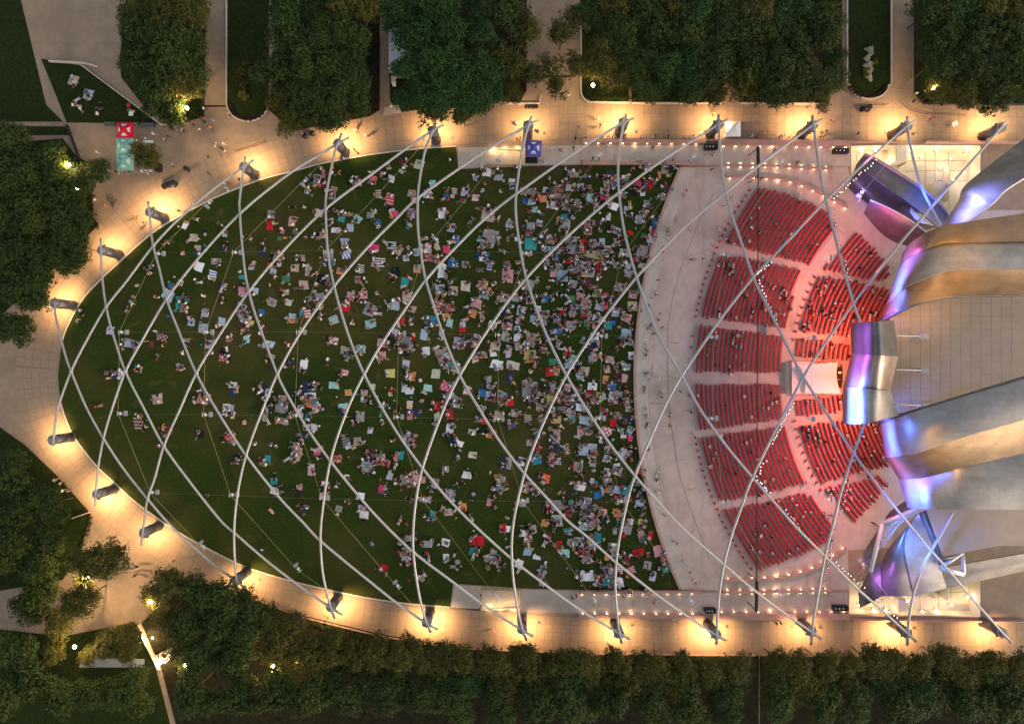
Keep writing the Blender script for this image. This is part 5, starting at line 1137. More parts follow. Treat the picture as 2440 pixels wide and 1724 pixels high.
# picnic groups: zx zy w h rot colour n   (tile origin given per block, scale 3.827)
PICNIC = {
(680,120): """555 975 0 0 0 . 3;1220 1040 95 105 15 A 2;1520 1000 0 0 0 . 1;1065 1010 60 60 20 u 2;940 1060 0 0 0 . 4;885 1130 50 50 0 p 2
965 1175 62 72 15 bw/ 1;290 1180 80 120 5 g 5;350 1125 36 92 -4 mt/ 1;325 1220 60 66 0 r 3;450 1125 0 0 0 . 4;440 1275 78 62 20 ku/ 2;430 1332 66 56 0 k 3
215 1240 0 0 0 . 1;195 1290 50 50 10 b 2;590 1195 60 60 0 d 4;655 1210 82 66 0 p 4;790 1178 74 88 10 pr# 3;850 1308 58 88 3 cu/ 1;950 1352 84 108 10 pr/ 3
1345 1212 60 62 0 a 1;1155 1308 88 76 8 k 3;1180 1370 60 66 0 rw/ 2;1290 1312 62 76 10 b 3;1470 1282 0 0 0 . 2;1468 1338 52 50 0 B 2;1545 1290 58 72 0 k 1;1525 1332 42 30 5 c 0
1635 1295 72 80 5 v 3;1735 1345 62 72 10 pw/ 2;1610 1375 0 0 0 . 2;1725 1155 0 0 0 . 3;1840 1112 92 80 10 w 3;1945 1160 96 60 2 g 1;2065 1185 64 32 2 w 0;2068 1238 50 66 0 b 2
1815 1222 0 0 0 . 1;1925 1088 0 0 0 . 2;2085 1078 50 40 0 d 2;1960 1288 0 0 0 . 1;1800 1280 0 0 0 . 1;2180 1290 50 50 0 k 3;170 1440 0 0 0 . 2;65 1435 0 0 0 . 1""",
(1240,120): """430 1130 0 0 0 . 3;490 1135 90 56 -5 g 3;610 1165 56 34 -25 n 2;270 1180 0 0 0 . 2;425 1195 40 40 0 r 1;440 1255 56 70 3 bo/ 1;80 1285 90 60 0 k 5
230 1275 60 56 15 wB/ 1;350 1255 92 88 0 kr# 6;335 1325 70 56 0 p 3;550 1250 66 72 0 v 2;600 1265 0 0 0 . 2;645 1240 0 0 0 . 2;725 1158 60 50 0 u 2;810 1130 84 66 5 n 3
785 1215 70 82 0 k 5;850 1225 50 62 0 B 2;870 1165 40 60 20 c 1;950 1170 66 66 0 w 4;945 1218 62 50 0 p 2;1080 1205 66 72 25 m 3;1180 1220 80 92 20 ur# 4;1000 1085 0 0 0 . 3
1110 1050 0 0 0 . 2;1165 1075 90 56 10 g 5;1268 1135 28 72 -5 o 0;1320 1085 72 86 5 k 4;1350 1140 36 30 0 y 1;1330 1250 76 60 20 u 4;1385 1060 56 40 0 n 2;1315 1345 90 60 0 g 4
1035 1300 70 70 10 d 4;1115 1305 50 50 0 w 2;935 1320 60 56 0 k 3;770 1290 86 60 10 c 3;760 1345 76 46 5 m 1;640 1355 84 96 8 a 3;515 1400 66 96 8 g 4;425 1355 66 60 0 B 4;410 1420 76 70 0 k 4
280 1405 82 66 5 pw/ 3;205 1355 70 70 -5 o 2;100 1375 76 80 0 b 3;45 1372 52 66 0 B 1;125 1450 70 60 0 a 3;845 1420 92 72 25 w 2;705 1420 70 66 0 k 4;1150 1395 60 66 5 g 3;330 1430 0 0 0 . 1
970 1440 60 40 0 b 1;1340 1430 0 0 0 . 1""",
(120,480): """1230 220 72 52 -60 w 1;1335 190 0 0 0 . 2;1530 195 0 0 0 . 1;1305 330 70 76 5 c 2;1415 288 0 0 0 . 1;1090 390 0 0 0 . 2;1350 425 52 56 8 g 1;1340 480 76 40 8 n 1;1595 290 52 66 10 v 2
1205 480 0 0 0 . 2;1505 548 90 62 4 cu/ 2;1545 580 24 20 20 w 0;1360 597 88 92 18 w 1;1485 675 84 88 8 wB/ 2;905 635 60 80 0 d 3;920 597 30 24 0 B 0;795 768 0 0 0 . 1;760 870 0 0 0 . 1;745 925 0 0 0 . 1
715 962 0 0 0 . 1;702 1000 0 0 0 . 1;1600 430 70 78 5 n 3;1940 375 0 0 0 . 2;1937 460 62 62 5 n 1;1790 340 0 0 0 . 3;2010 120 64 84 -3 g 1;2003 215 66 92 3 r 2;2205 180 70 100 8 p 2;2110 270 60 50 10 p 2
2090 340 40 34 0 G 0;2140 332 42 24 0 o 0;2240 270 0 0 0 . 2;2080 500 90 80 20 p 5;2085 575 50 40 0 b 1;2035 640 72 66 15 b 1;2000 580 50 40 20 r 1;1855 565 40 40 0 g 1;1835 605 66 40 0 v 1
1745 690 56 40 3 t 0;1735 640 0 0 0 . 1;1575 770 60 66 0 n 2;1350 745 0 0 0 . 2;1185 740 56 56 15 c 2;1100 765 50 40 0 B 1;1070 855 120 110 30 b 1;985 875 0 0 0 . 2;1220 850 0 0 0 . 2
1410 862 0 0 0 . 1;1180 880 76 40 0 t 1;1245 905 46 50 0 t 0;1220 968 82 92 5 ku/ 3;1160 950 34 70 0 t 0;1145 995 36 24 0 t 0;1410 1015 78 88 0 v 2;1610 900 0 0 0 . 2;1750 815 86 90 5 p 4
1860 815 78 66 8 b 3;1855 842 52 34 0 r 0;2150 710 84 62 0 G 3;2005 765 0 0 0 . 1;2025 915 88 80 20 g 2;2150 825 60 60 0 k 2;2175 918 72 66 10 c 2;1745 960 100 76 20 v 5;1925 1010 60 66 3 B 1
2210 1045 84 60 3 b 1;2210 1088 90 46 -5 o 2;1285 1100 66 76 3 b 2;1560 1095 66 84 8 b 2;1400 1155 84 84 3 b 2;1790 1070 100 88 25 w 5;1830 1108 58 56 20 y 1;1760 1165 50 40 0 r 2;1075 1045 34 20 0 B 0
550 1172 84 86 0 v 1;280 1005 0 0 0 . 1;260 1085 0 0 0 . 1;945 1180 0 0 0 . 1;1025 1240 90 74 20 pd# 2;925 1300 50 66 0 u 1;1015 1320 0 0 0 . 1;745 1300 150 86 15 b 5;1245 1275 0 0 0 . 3
1205 1375 0 0 0 . 1;1450 1300 76 90 10 v 3;1470 1370 50 46 0 p 1;1625 1248 56 76 3 up/ 2;1790 1255 66 90 -10 a 2;1945 1165 60 86 0 u 3;1985 1300 120 80 8 b 3;2160 1305 60 40 0 r 2;985 1415 0 0 0 . 1
1575 1360 66 40 0 d 2;1580 1420 96 76 0 pr# 4;2020 1415 66 50 5 cB/ 2;2265 510 0 0 0 . 2""",
(680,480): """190 85 92 78 20 t 2;305 105 82 76 10 wp# 1;510 155 70 66 10 t 0;570 120 60 40 10 p 2;480 100 90 50 10 d 5;655 165 72 86 30 a 2;590 240 70 78 2 b 1;462 262 84 50 5 w 1;770 125 62 58 3 yB/ 2;850 195 56 76 8 B 2
1000 110 66 60 8 m 3;1145 110 78 100 5 v 4;1120 220 44 66 0 t 2;410 190 0 0 0 . 3;340 305 66 70 0 k 4;190 330 0 0 0 . 1;250 315 0 0 0 . 1;545 375 86 76 0 b 2;812 430 98 88 12 m 2;965 395 86 66 5 wn/ 2
1020 450 90 88 20 k 4;1120 420 0 0 0 . 1;1100 515 62 58 -5 b 1;1195 460 58 78 3 b 1;1300 430 76 100 5 pw/ 4;1385 410 40 80 -20 c 1;1470 435 70 90 0 m 1;1345 520 150 66 5 kr# 5;1255 340 0 0 0 . 2
1345 330 0 0 0 . 2;560 485 80 86 5 wB# 2;395 500 96 120 0 g 7;150 510 60 56 10 g 1;90 610 80 76 0 k 3;215 640 78 96 3 k 3;510 635 86 84 15 ry/ 2;850 555 120 84 5 wn/ 3;690 615 60 90 3 cn/ 2;660 710 60 66 5 cn/ 2
735 720 0 0 0 . 2;715 780 0 0 0 . 1;335 710 96 110 0 d 6;165 760 90 88 3 k 2;1008 645 76 92 -10 d 3;1200 615 74 82 3 ok/ 2;1090 735 72 92 5 t 2;1430 630 80 140 5 w 6;1525 565 90 84 5 B 3;1640 575 66 60 5 g 2
1510 240 70 82 5 v 3;1555 345 80 86 5 B 4;1435 110 76 96 0 w 4;1705 155 0 0 0 . 1;1850 120 130 130 15 k 7;1670 220 0 0 0 . 3;2040 205 66 66 10 b 3;1865 330 140 150 10 g 12;1775 345 50 60 20 a 1;1850 400 90 50 0 t 2
1800 500 120 90 10 n 3;1800 528 76 46 5 w 0;1845 485 40 50 0 B 0;1765 425 0 0 0 . 1;1860 595 54 88 8 nv/ 2;1760 630 0 0 0 . 2;2015 575 62 60 0 b 3;2025 670 120 130 8 p 6;2035 700 58 56 3 r 1;2025 330 0 0 0 . 2
1985 455 0 0 0 . 2;2145 210 0 0 0 . 2;2240 240 80 110 5 g 4;2240 385 120 130 5 t 4;2120 345 60 40 10 w 0;1525 715 0 0 0 . 3;1645 765 96 104 4 c 1;1410 805 100 100 0 v 5;1530 815 90 90 5 k 5;1800 760 90 90 5 ok# 3
1865 797 34 34 0 o 0;1810 850 90 90 5 pt# 4;1915 745 0 0 0 . 2;1990 880 80 90 5 k 4;595 865 80 96 10 p 3;600 895 60 34 0 r 1;710 855 86 84 0 p 3;835 840 0 0 0 . 1;545 960 100 84 10 r 5;215 885 70 56 0 g 2
310 870 90 90 5 g 5;315 950 70 66 0 k 4;205 1020 66 88 -5 rw/ 2;150 1010 50 56 0 t 1;440 1080 96 84 -22 b 1;325 1055 0 0 0 . 3;775 985 120 116 25 g 6;915 925 0 0 0 . 3;1000 937 80 112 0 b 3;1110 875 86 110 5 k 4
1155 980 72 66 20 k 1;780 1115 100 86 -15 a 2;605 1102 0 0 0 . 1;1320 1085 110 100 5 tB/ 5;1150 1110 0 0 0 . 3;1055 1095 86 70 -5 r 2;1390 950 66 130 8 rk/ 4;1470 965 90 96 10 kr# 5;1465 1045 90 60 0 oy# 3;1525 985 40 30 0 g 1
1500 1108 62 70 10 a 0;1618 1120 56 50 0 v 1;1618 1165 62 52 -3 r 0;1710 1020 76 80 15 o 2;1795 1035 50 76 0 p 2;1735 930 110 80 10 p 6;1765 1130 0 0 0 . 1;1890 1125 90 70 10 w 2;2020 985 80 100 10 n 5;2025 1055 90 80 5 d 3
2020 1140 100 76 5 p 4;2145 1000 76 86 5 w 3;2130 1090 62 70 0 p 3;2115 1155 62 46 0 a 1;2005 1235 82 90 5 k 3;2110 1240 68 82 0 w 2;2120 1320 62 76 0 k 3;2240 1250 100 120 0 k 6;2010 1250 40 50 0 G 0
1265 1215 70 110 8 b 4;1425 1205 60 90 0 b 2;1005 1195 74 80 8 v 2;1590 1280 110 90 5 v 5;1560 1310 70 66 0 w 2;1745 1225 70 40 10 v 1;1685 1290 62 34 10 u 1;1720 1300 66 70 0 p 3;1100 1270 100 96 15 g 6;1155 1235 66 48 -20 r 1
880 1290 110 80 10 p 4;1085 1335 86 56 0 ku/ 4;1140 1310 56 66 20 b 3;1015 1290 40 50 0 n 2;1100 1385 66 66 0 d 3;885 1405 78 80 3 p 4;685 1340 94 90 3 wt# 3;440 1270 80 66 10 pw/ 3;545 1355 90 70 10 k 3;580 1410 60 40 10 y 2
385 1450 0 0 0 . 1;1280 1362 84 80 2 w 1;1410 1370 110 100 5 k 5;1465 1410 80 80 10 w 3;1600 1320 0 0 0 . 3;1735 1400 70 86 8 p 4;1730 1445 62 40 0 p 1;1810 1395 60 70 0 k 3;1915 1320 92 80 5 k 4;1900 1390 66 44 0 w 1
2035 1370 60 120 3 v 4;2120 560 0 0 0 . 3;2225 1400 110 96 5 y 4;2180 745 70 70 5 k 4;2195 880 60 60 0 d 2;2100 880 76 70 10 g 3""",
(1240,480): """405 210 96 100 5 g 5;405 140 90 56 0 t 1;175 200 70 76 10 v 3;215 310 60 76 5 n 3;285 345 60 100 8 k 4;610 270 90 62 3 p 2;605 215 80 70 0 rk/ 3;690 205 90 70 10 u 5;800 140 46 76 8 w 1;870 262 92 66 25 v 1
830 235 60 60 0 d 3;1005 285 62 34 40 r 0;950 105 0 0 0 . 1;985 125 0 0 0 . 2;1080 165 76 90 10 b 4;1125 110 70 60 0 k 3;1225 195 70 96 10 B 5;1200 285 70 80 5 m 3;1185 345 70 90 0 w 5;1130 310 50 40 0 G 1
580 370 66 56 0 r 0;560 420 80 60 5 r 2;660 380 62 76 0 k 2;745 375 56 84 5 b 2;880 365 66 76 0 k 3;465 360 120 84 8 g 8;470 440 120 80 0 b 8;340 450 60 60 0 b 2;250 440 66 76 10 a 3;215 430 0 0 0 . 2
600 480 150 90 5 p 12;720 490 120 80 10 y 8;790 430 70 66 0 k 4;460 540 110 60 0 r 8;320 520 60 60 0 B 3;235 560 66 80 0 k 5;345 590 70 50 0 a 2;590 590 130 110 10 pw/ 10;500 620 86 80 10 b 5;615 660 150 60 5 k 9
725 590 86 100 5 ru/ 5;830 545 60 70 0 v 4;870 580 62 52 0 b 2;975 600 70 100 10 g 3;1110 585 76 56 10 c 2;945 465 80 70 5 k 4;1115 450 110 110 10 g 10;1050 530 50 50 0 r 2;390 680 110 120 5 b 4;300 655 66 80 0 p 2
345 710 40 60 0 B 0;480 750 90 90 10 g 6;590 740 120 80 5 u 5;655 780 66 40 20 k 2;285 720 0 0 0 . 1;80 760 90 110 20 g 5;915 775 76 66 10 g 4;905 800 86 50 20 v 2;980 660 60 60 0 a 2;345 850 0 0 0 . 2
95 900 90 80 5 p 2;225 890 70 70 5 B 2;290 850 0 0 0 . 1;460 890 84 70 5 G 4;545 850 66 58 0 p 3;700 840 96 84 5 y 5;780 860 62 66 0 m 3;840 900 50 60 0 n 3;1025 845 90 90 10 p 4;1025 950 90 86 5 y 5;1115 965 50 70 3 rw/ 2
600 930 110 100 5 k 7;720 960 84 76 10 v 2;780 955 36 70 8 m 0;490 960 90 50 0 b 4;470 1020 76 66 10 v 3;385 1000 60 60 0 r 3;160 980 56 66 5 w 2;235 1020 80 66 0 k 4;125 1070 80 80 5 b 4;215 1080 60 100 5 g 4;335 1070 76 80 0 g 6
340 1180 90 66 -15 B 3;455 1130 80 96 10 v 4;590 1030 84 66 5 r 5;690 1075 84 90 20 w 5;690 1130 70 60 0 p 3;605 1110 60 66 0 G 3;870 1010 70 90 10 b 4;970 1060 90 86 20 p 5;800 1135 72 70 -5 t 1;840 1105 60 40 0 B 0;760 1090 0 0 0 . 1
255 1225 90 100 5 n 5;110 1260 96 90 5 g 7;165 1275 52 50 0 k 1;90 1200 0 0 0 . 2;350 1300 62 66 5 g 2;220 1355 60 76 3 rw/ 3;675 1235 86 84 0 w 2;565 1260 0 0 0 . 3;650 1330 80 110 8 n 6;960 1220 100 130 10 b 8;970 1280 130 66 5 a 4
890 1350 0 0 0 . 3;1010 1400 56 66 0 w 2;425 1365 66 90 0 r 5;90 1400 110 96 5 y 4;130 1440 66 60 0 o 1;480 1440 76 90 15 a 2;665 1430 96 66 0 g 4;815 1440 90 76 3 kp/ 2;295 1465 90 66 -5 G 0;35 1295 0 0 0 . 1;960 1265 0 0 0 . 2
60 480 0 0 0 . 2;100 285 60 50 0 d 1""",
(120,840): """245 120 0 0 0 . 0;515 182 50 36 0 p 1;590 200 66 90 0 n 4;645 205 66 84 10 w 1;815 150 60 60 10 k 3;1190 135 60 60 0 g 3;2005 145 0 0 0 . 1;2180 95 60 72 3 n 2;1665 295 76 56 3 w 2;1670 370 76 76 0 n 3
1380 340 0 0 0 . 4;1400 410 110 110 20 p 8;980 420 110 100 -5 k 3;1950 340 90 70 10 n 4;1985 365 66 96 12 w 3;2115 410 84 50 0 k 3;2110 490 130 130 10 g 10;1605 515 76 110 5 wo/ 2;1650 520 50 96 8 b 3;1960 560 50 150 8 k 4
2110 620 90 60 10 k 4;2245 370 60 90 0 d 4;805 640 84 120 3 ku/ 4;1070 715 100 100 0 u 4;1330 730 0 0 0 . 2;1370 745 76 66 0 d 1;1640 770 120 70 20 rp# 5;1770 635 0 0 0 . 1;1000 845 0 0 0 . 1;1870 830 0 0 0 . 1
2025 850 0 0 0 . 2;1985 975 56 84 5 t 1;1940 985 0 0 0 . 2;1700 960 50 90 0 d 4;2235 880 80 130 10 p 7;2040 1175 76 70 10 t 2;2045 1262 96 66 12 w 2;2020 1440 0 0 0 . 1;1435 1300 0 0 0 . 1;450 485 0 0 0 . 1;2150 630 50 60 0 g 1""",
(680,840): """172 110 74 94 6 w 2;388 70 0 0 0 . 1;540 180 76 60 10 p 2;955 185 86 90 2 y 0;925 180 0 0 0 . 1;1375 195 86 92 2 A 0;1145 215 100 84 5 o 5;1100 105 72 76 8 v 2;1530 120 96 100 -10 t 6;1465 125 60 66 0 k 4;1550 165 66 30 20 c 1
1930 105 110 96 10 w 3;2080 115 130 84 15 c 2;2240 70 96 50 0 o 2;2045 235 66 84 10 n 2;1855 250 56 80 0 g 2;1870 310 60 50 0 k 2;1980 400 110 110 10 g 6;2050 450 70 66 -15 r 1;1790 365 86 70 15 B 1;1870 395 96 86 8 v 3
215 310 130 100 5 n 6;225 390 120 66 0 w 3;445 295 96 70 4 a 2;575 365 72 58 -4 yr/ 0;800 310 50 60 10 ay/ 0;720 365 66 60 5 k 1;715 425 84 60 10 cn/ 3;955 350 50 66 8 u 2;1085 325 50 76 0 wt/ 1;1135 345 90 60 8 w 1;1298 320 84 72 3 a 1
1465 300 100 96 20 mp# 5;1500 400 90 90 0 v 6;1560 450 90 110 20 g 6;1380 480 70 90 5 r 4;1660 345 66 96 15 pw/ 2;210 460 120 100 10 o 8;285 500 80 76 5 w 4;130 510 40 70 0 wv/ 0;210 590 60 80 12 t 1;260 680 66 66 5 v 1;195 680 70 60 10 k 3
150 760 80 66 10 n 3;525 490 94 70 -5 a 2;520 545 66 50 10 n 2;680 585 80 96 3 g 1;635 610 66 80 0 d 4;870 570 34 34 0 G 0;875 630 0 0 0 . 2;885 470 60 60 0 v 2;1135 475 56 90 3 wo/ 0;1135 575 56 70 0 pr/ 1;1195 545 80 80 -5 n 2
1000 535 0 0 0 . 2;1250 450 0 0 0 . 2;1380 590 50 90 5 c 3;1500 560 66 96 -10 ru/ 2;1795 510 66 66 20 wd# 1;1940 570 84 90 10 k 5;1960 460 0 0 0 . 2;1820 620 80 60 0 r 5;2090 555 70 80 0 k 4;2210 598 70 82 3 cu/ 2;2075 655 60 50 0 B 3
1500 690 70 110 8 w 6;1700 725 84 56 15 c 2;1870 745 80 66 15 o 5;775 705 58 70 8 v 1;965 790 0 0 0 . 2;555 810 84 90 -15 gd/ 1;575 845 60 60 -10 w 1;655 810 66 80 5 k 3;1105 760 60 76 10 rw/ 3;1160 770 90 90 15 u 4;1140 830 60 50 0 b 3
1540 800 66 84 15 n 4;1590 830 70 56 20 w 1;765 910 84 80 0 u 4;780 975 70 76 5 v 4;740 1040 100 110 5 b 8;910 1000 130 84 10 pr# 8;880 950 66 60 10 g 3;1045 930 90 86 3 t 2;1020 945 40 90 0 B 1;290 915 72 76 10 rp/ 2;270 890 0 0 0 . 2
100 920 110 130 15 k 7;470 965 100 76 -3 pr# 2;235 1070 72 104 4 vp# 2;130 1235 66 66 5 p 3;98 1255 30 28 0 r 0;365 1195 76 60 10 w 2;490 1180 0 0 0 . 2;560 1125 50 36 10 w 1;345 1310 70 76 5 k 2;585 1340 0 0 0 . 2
690 1305 84 66 5 w 1;700 1410 66 60 0 v 3;720 1480 96 76 4 w 1;885 1245 66 90 15 m 2;930 1245 0 0 0 . 1;955 1120 62 66 15 v 1;875 1150 0 0 0 . 1;1090 1160 100 100 10 k 6;1170 1150 130 110 0 p 8;1260 1160 40 70 5 ok/ 0
1460 1060 66 66 3 g 2;1575 920 0 0 0 . 2;1705 930 80 70 5 c 1;1565 970 0 0 0 . 1;1655 1115 84 70 5 w 1;1555 1200 0 0 0 . 2;1500 1290 96 90 10 v 5;1365 1190 70 100 5 v 4;1710 1300 0 0 0 . 1;1860 1360 50 84 5 p 3;1910 1405 0 0 0 . 1
2000 1020 96 110 10 n 5;2040 1020 50 90 10 g 0;2150 990 80 80 15 w 3;1960 1190 96 150 10 k 8;1925 1130 50 56 -5 o 0;1960 1240 56 76 0 b 2;2190 1250 60 60 15 o 1;2160 1370 80 70 5 g 4;1620 1400 84 76 10 o 4;1270 1335 66 40 0 k 2
485 1420 70 60 15 g 1;1485 1450 84 70 -8 k 2;160 1420 90 70 10 n 4;1165 1330 0 0 0 . 3;2260 400 90 100 0 g 6;2240 470 50 40 0 n 1;2225 820 50 60 5 k 1""",
(1240,840): """85 340 150 170 5 g 14;100 130 0 0 0 . 2;295 85 90 70 -3 G 0;265 170 76 80 0 r 1;325 175 70 76 3 o 3;450 100 100 110 0 b 6;570 170 100 100 5 k 6;545 220 60 60 10 a 1;665 50 96 66 0 g 4;790 150 66 80 0 k 3;885 230 76 86 0 ud# 0
950 232 62 84 5 p 0;770 245 62 80 10 o 2;905 125 0 0 0 . 4;960 130 90 66 5 b 3;835 310 84 70 8 B 2;655 305 84 76 5 w 1;430 315 80 76 10 p 2;300 310 50 66 0 v 3;290 360 66 60 0 u 2;270 430 60 96 5 y 4;400 400 130 96 10 p 9;470 410 90 80 0 w 4
640 390 90 80 5 r 6;720 405 80 90 5 y 4;760 400 36 60 0 wB/ 0;590 430 60 60 0 u 2;530 340 66 70 0 k 3;840 390 76 76 10 w 4;900 375 70 50 15 wd/ 1;965 355 56 66 0 r 4;860 440 60 60 0 p 3;965 445 60 70 0 w 4;180 490 76 70 5 k 3;100 460 70 60 0 n 2
290 520 66 66 5 w 2;380 520 80 60 0 p 4;560 500 110 70 5 w 3;465 560 90 60 0 k 4;470 605 66 50 0 t 2;590 620 120 96 10 b 5;640 650 40 30 0 G 0;335 610 80 84 3 oy# 4;65 600 66 80 0 wd/ 1;185 590 50 60 0 k 2;765 545 66 84 15 r 3;845 640 76 84 -8 r 1
880 570 60 60 0 k 3;960 615 120 66 0 n 4;985 510 66 60 0 k 4;545 720 62 84 3 p 2;610 720 56 84 0 g 4;790 720 100 80 20 rw# 4;910 690 0 0 0 . 1;1000 700 70 70 20 a 2;940 750 60 60 0 w 3;1000 778 56 60 5 m 0;330 750 70 110 0 k 6;165 750 70 90 10 n 4
90 820 56 56 0 c 1;160 860 60 60 0 r 3;310 850 90 90 10 n 4;420 880 60 96 -15 ku/ 3;370 870 56 66 5 k 4;575 890 110 120 10 b 7;655 860 84 66 5 v 1;665 920 66 80 10 k 2;790 880 62 80 5 k 3;780 965 66 70 15 wd/ 2;940 920 66 110 0 w 6;1010 920 80 110 10 d 7
150 970 96 96 -5 Bt# 4;285 970 60 130 5 p 5;345 990 60 66 0 wd/ 3;230 1150 76 100 10 ro/ 4;530 1040 90 96 5 k 6;660 1010 66 72 3 g 1;670 1070 0 0 0 . 1;790 1090 66 90 0 w 5;870 1060 60 110 10 w 2;905 1080 56 76 15 wd/ 1;900 1110 46 30 20 p 0
1085 1070 70 84 10 rk/ 3;555 1210 90 90 15 w 3;490 1200 0 0 0 . 4;560 1120 0 0 0 . 1;655 1165 40 50 15 w 1;690 1190 36 50 0 t 1;800 1180 76 84 0 g 5;810 1240 60 76 0 k 3;880 1250 80 70 10 b 1;960 1250 76 90 10 t 4;975 1330 66 56 5 b 1;1095 1270 96 84 5 d 5
90 1215 110 90 5 k 6;40 1250 66 76 10 o 1;120 1245 50 70 0 n 3;715 1290 90 66 -20 B 3;880 1330 66 70 0 r 3;940 1340 50 50 0 w 2;600 1370 110 110 5 v 8;540 1360 50 70 0 n 4;340 1390 120 110 0 g 8;340 1420 80 56 8 a 1;250 1420 60 100 0 r 4;460 1360 56 40 -15 t 1;480 1410 60 66 10 v 3;610 1430 100 80 0 p 6
20 1360 60 76 0 g 3;1090 1370 80 76 0 b 4;1060 1190 50 40 0 v 1""",
(680,1200): """720 115 96 84 5 w 2;485 45 70 60 15 g 1;160 40 90 70 10 n 4;1060 150 0 0 0 . 4;1300 140 66 84 3 n 2;1348 110 60 90 0 t 1;1485 75 76 76 -10 v 2;1625 30 80 66 10 o 4;790 355 0 0 0 . 1;1145 310 76 70 5 a 3;1160 320 40 60 0 p 1
1080 330 0 0 0 . 2;1110 420 80 60 10 k 4;1055 405 36 40 0 d 0;1040 440 0 0 0 . 2;1100 500 84 70 20 b 4;1140 530 40 40 0 r 1;900 590 70 76 10 r 4;1245 670 56 66 5 w 3;1300 365 100 66 2 g 4;1280 480 76 66 10 d 3;1460 350 76 80 15 w 2
1465 485 60 80 0 w 2;1545 450 0 0 0 . 1;1570 550 0 0 0 . 7;1710 335 76 90 -3 r 3;1780 340 70 90 -3 r 1;1720 430 110 76 5 t 5;1900 440 70 50 0 k 2;1860 500 80 66 0 k 4;1915 510 84 80 15 b 2;1945 555 56 56 0 k 2;1840 570 40 40 0 G 1
2035 385 0 0 0 . 1;2130 545 76 96 25 w 1;2210 435 76 80 15 b 1;1985 220 70 84 0 r 3;2030 230 46 60 10 w 0;2180 270 80 70 10 w 3;2215 290 50 50 5 m 1;2020 130 0 0 0 . 1;2155 190 0 0 0 . 0;1690 110 0 0 0 . 2;2200 335 60 50 0 p 2;2260 230 70 76 -10 k 2""",
(1240,1200): """225 170 72 82 10 o 1;125 240 66 84 -15 o 2;60 300 76 60 0 m 1;60 350 66 50 0 k 3;250 310 76 96 -5 u 3;235 355 40 36 0 g 1;65 430 76 84 10 v 1;150 485 76 40 10 w 1;350 375 66 76 0 r 4;345 150 84 110 0 g 5;330 170 56 66 0 B 2
430 240 80 50 -15 t 1;450 85 70 84 25 rn/ 1;470 350 90 76 5 k 6;410 450 80 76 5 a 2;540 350 90 96 5 w 6;550 440 60 80 0 r 3;600 460 80 70 0 p 5;600 510 66 40 0 v 2;640 390 110 66 10 w 6;580 200 90 84 5 a 3;620 80 110 130 5 v 9;650 180 80 80 0 p 6
710 310 66 96 0 t 2;650 310 60 66 0 p 2;750 70 84 90 5 rw/ 3;760 130 0 0 0 . 2;765 205 0 0 0 . 1;885 85 90 84 3 o 3;940 190 66 76 0 b 4;980 240 66 84 10 g 0;905 180 60 56 0 t 2;1000 160 60 60 0 w 3;945 290 34 30 0 r 0;860 245 40 66 0 g 1
1095 160 46 50 0 y 0;1120 165 0 0 0 . 2;1095 100 0 0 0 . 2;1100 280 66 96 0 k 3;1185 290 60 90 10 r 3;1090 440 120 76 -15 r 4;970 485 66 84 -5 u 3;1255 430 84 110 -15 p 1;1310 510 84 60 0 r 5;1320 580 66 96 -10 t 3;1265 570 50 50 0 d 2
1155 560 84 84 10 g 1;1205 665 66 80 15 v 1;1015 600 70 84 -20 rb/ 0;900 610 66 66 0 rw/ 1;830 610 66 66 0 rw/ 3;840 390 90 76 5 w 4;830 450 80 60 0 k 4;720 500 0 0 0 . 2;790 490 50 50 10 o 1;770 590 50 60 0 g 2;800 690 150 110 0 t 8
910 710 66 96 0 w 0;840 740 90 56 0 k 4;720 690 80 90 0 r 5;600 650 130 110 10 w 6;425 585 0 0 0 . 1;210 600 66 96 3 b 4;195 660 60 96 0 k 4;200 720 70 50 0 b 2;985 780 0 0 0 . 3;1110 765 56 40 0 d 2;1220 0 0 0 0 . 0;740 575 0 0 0 . 1;985 650 0 0 0 . 1"""
}
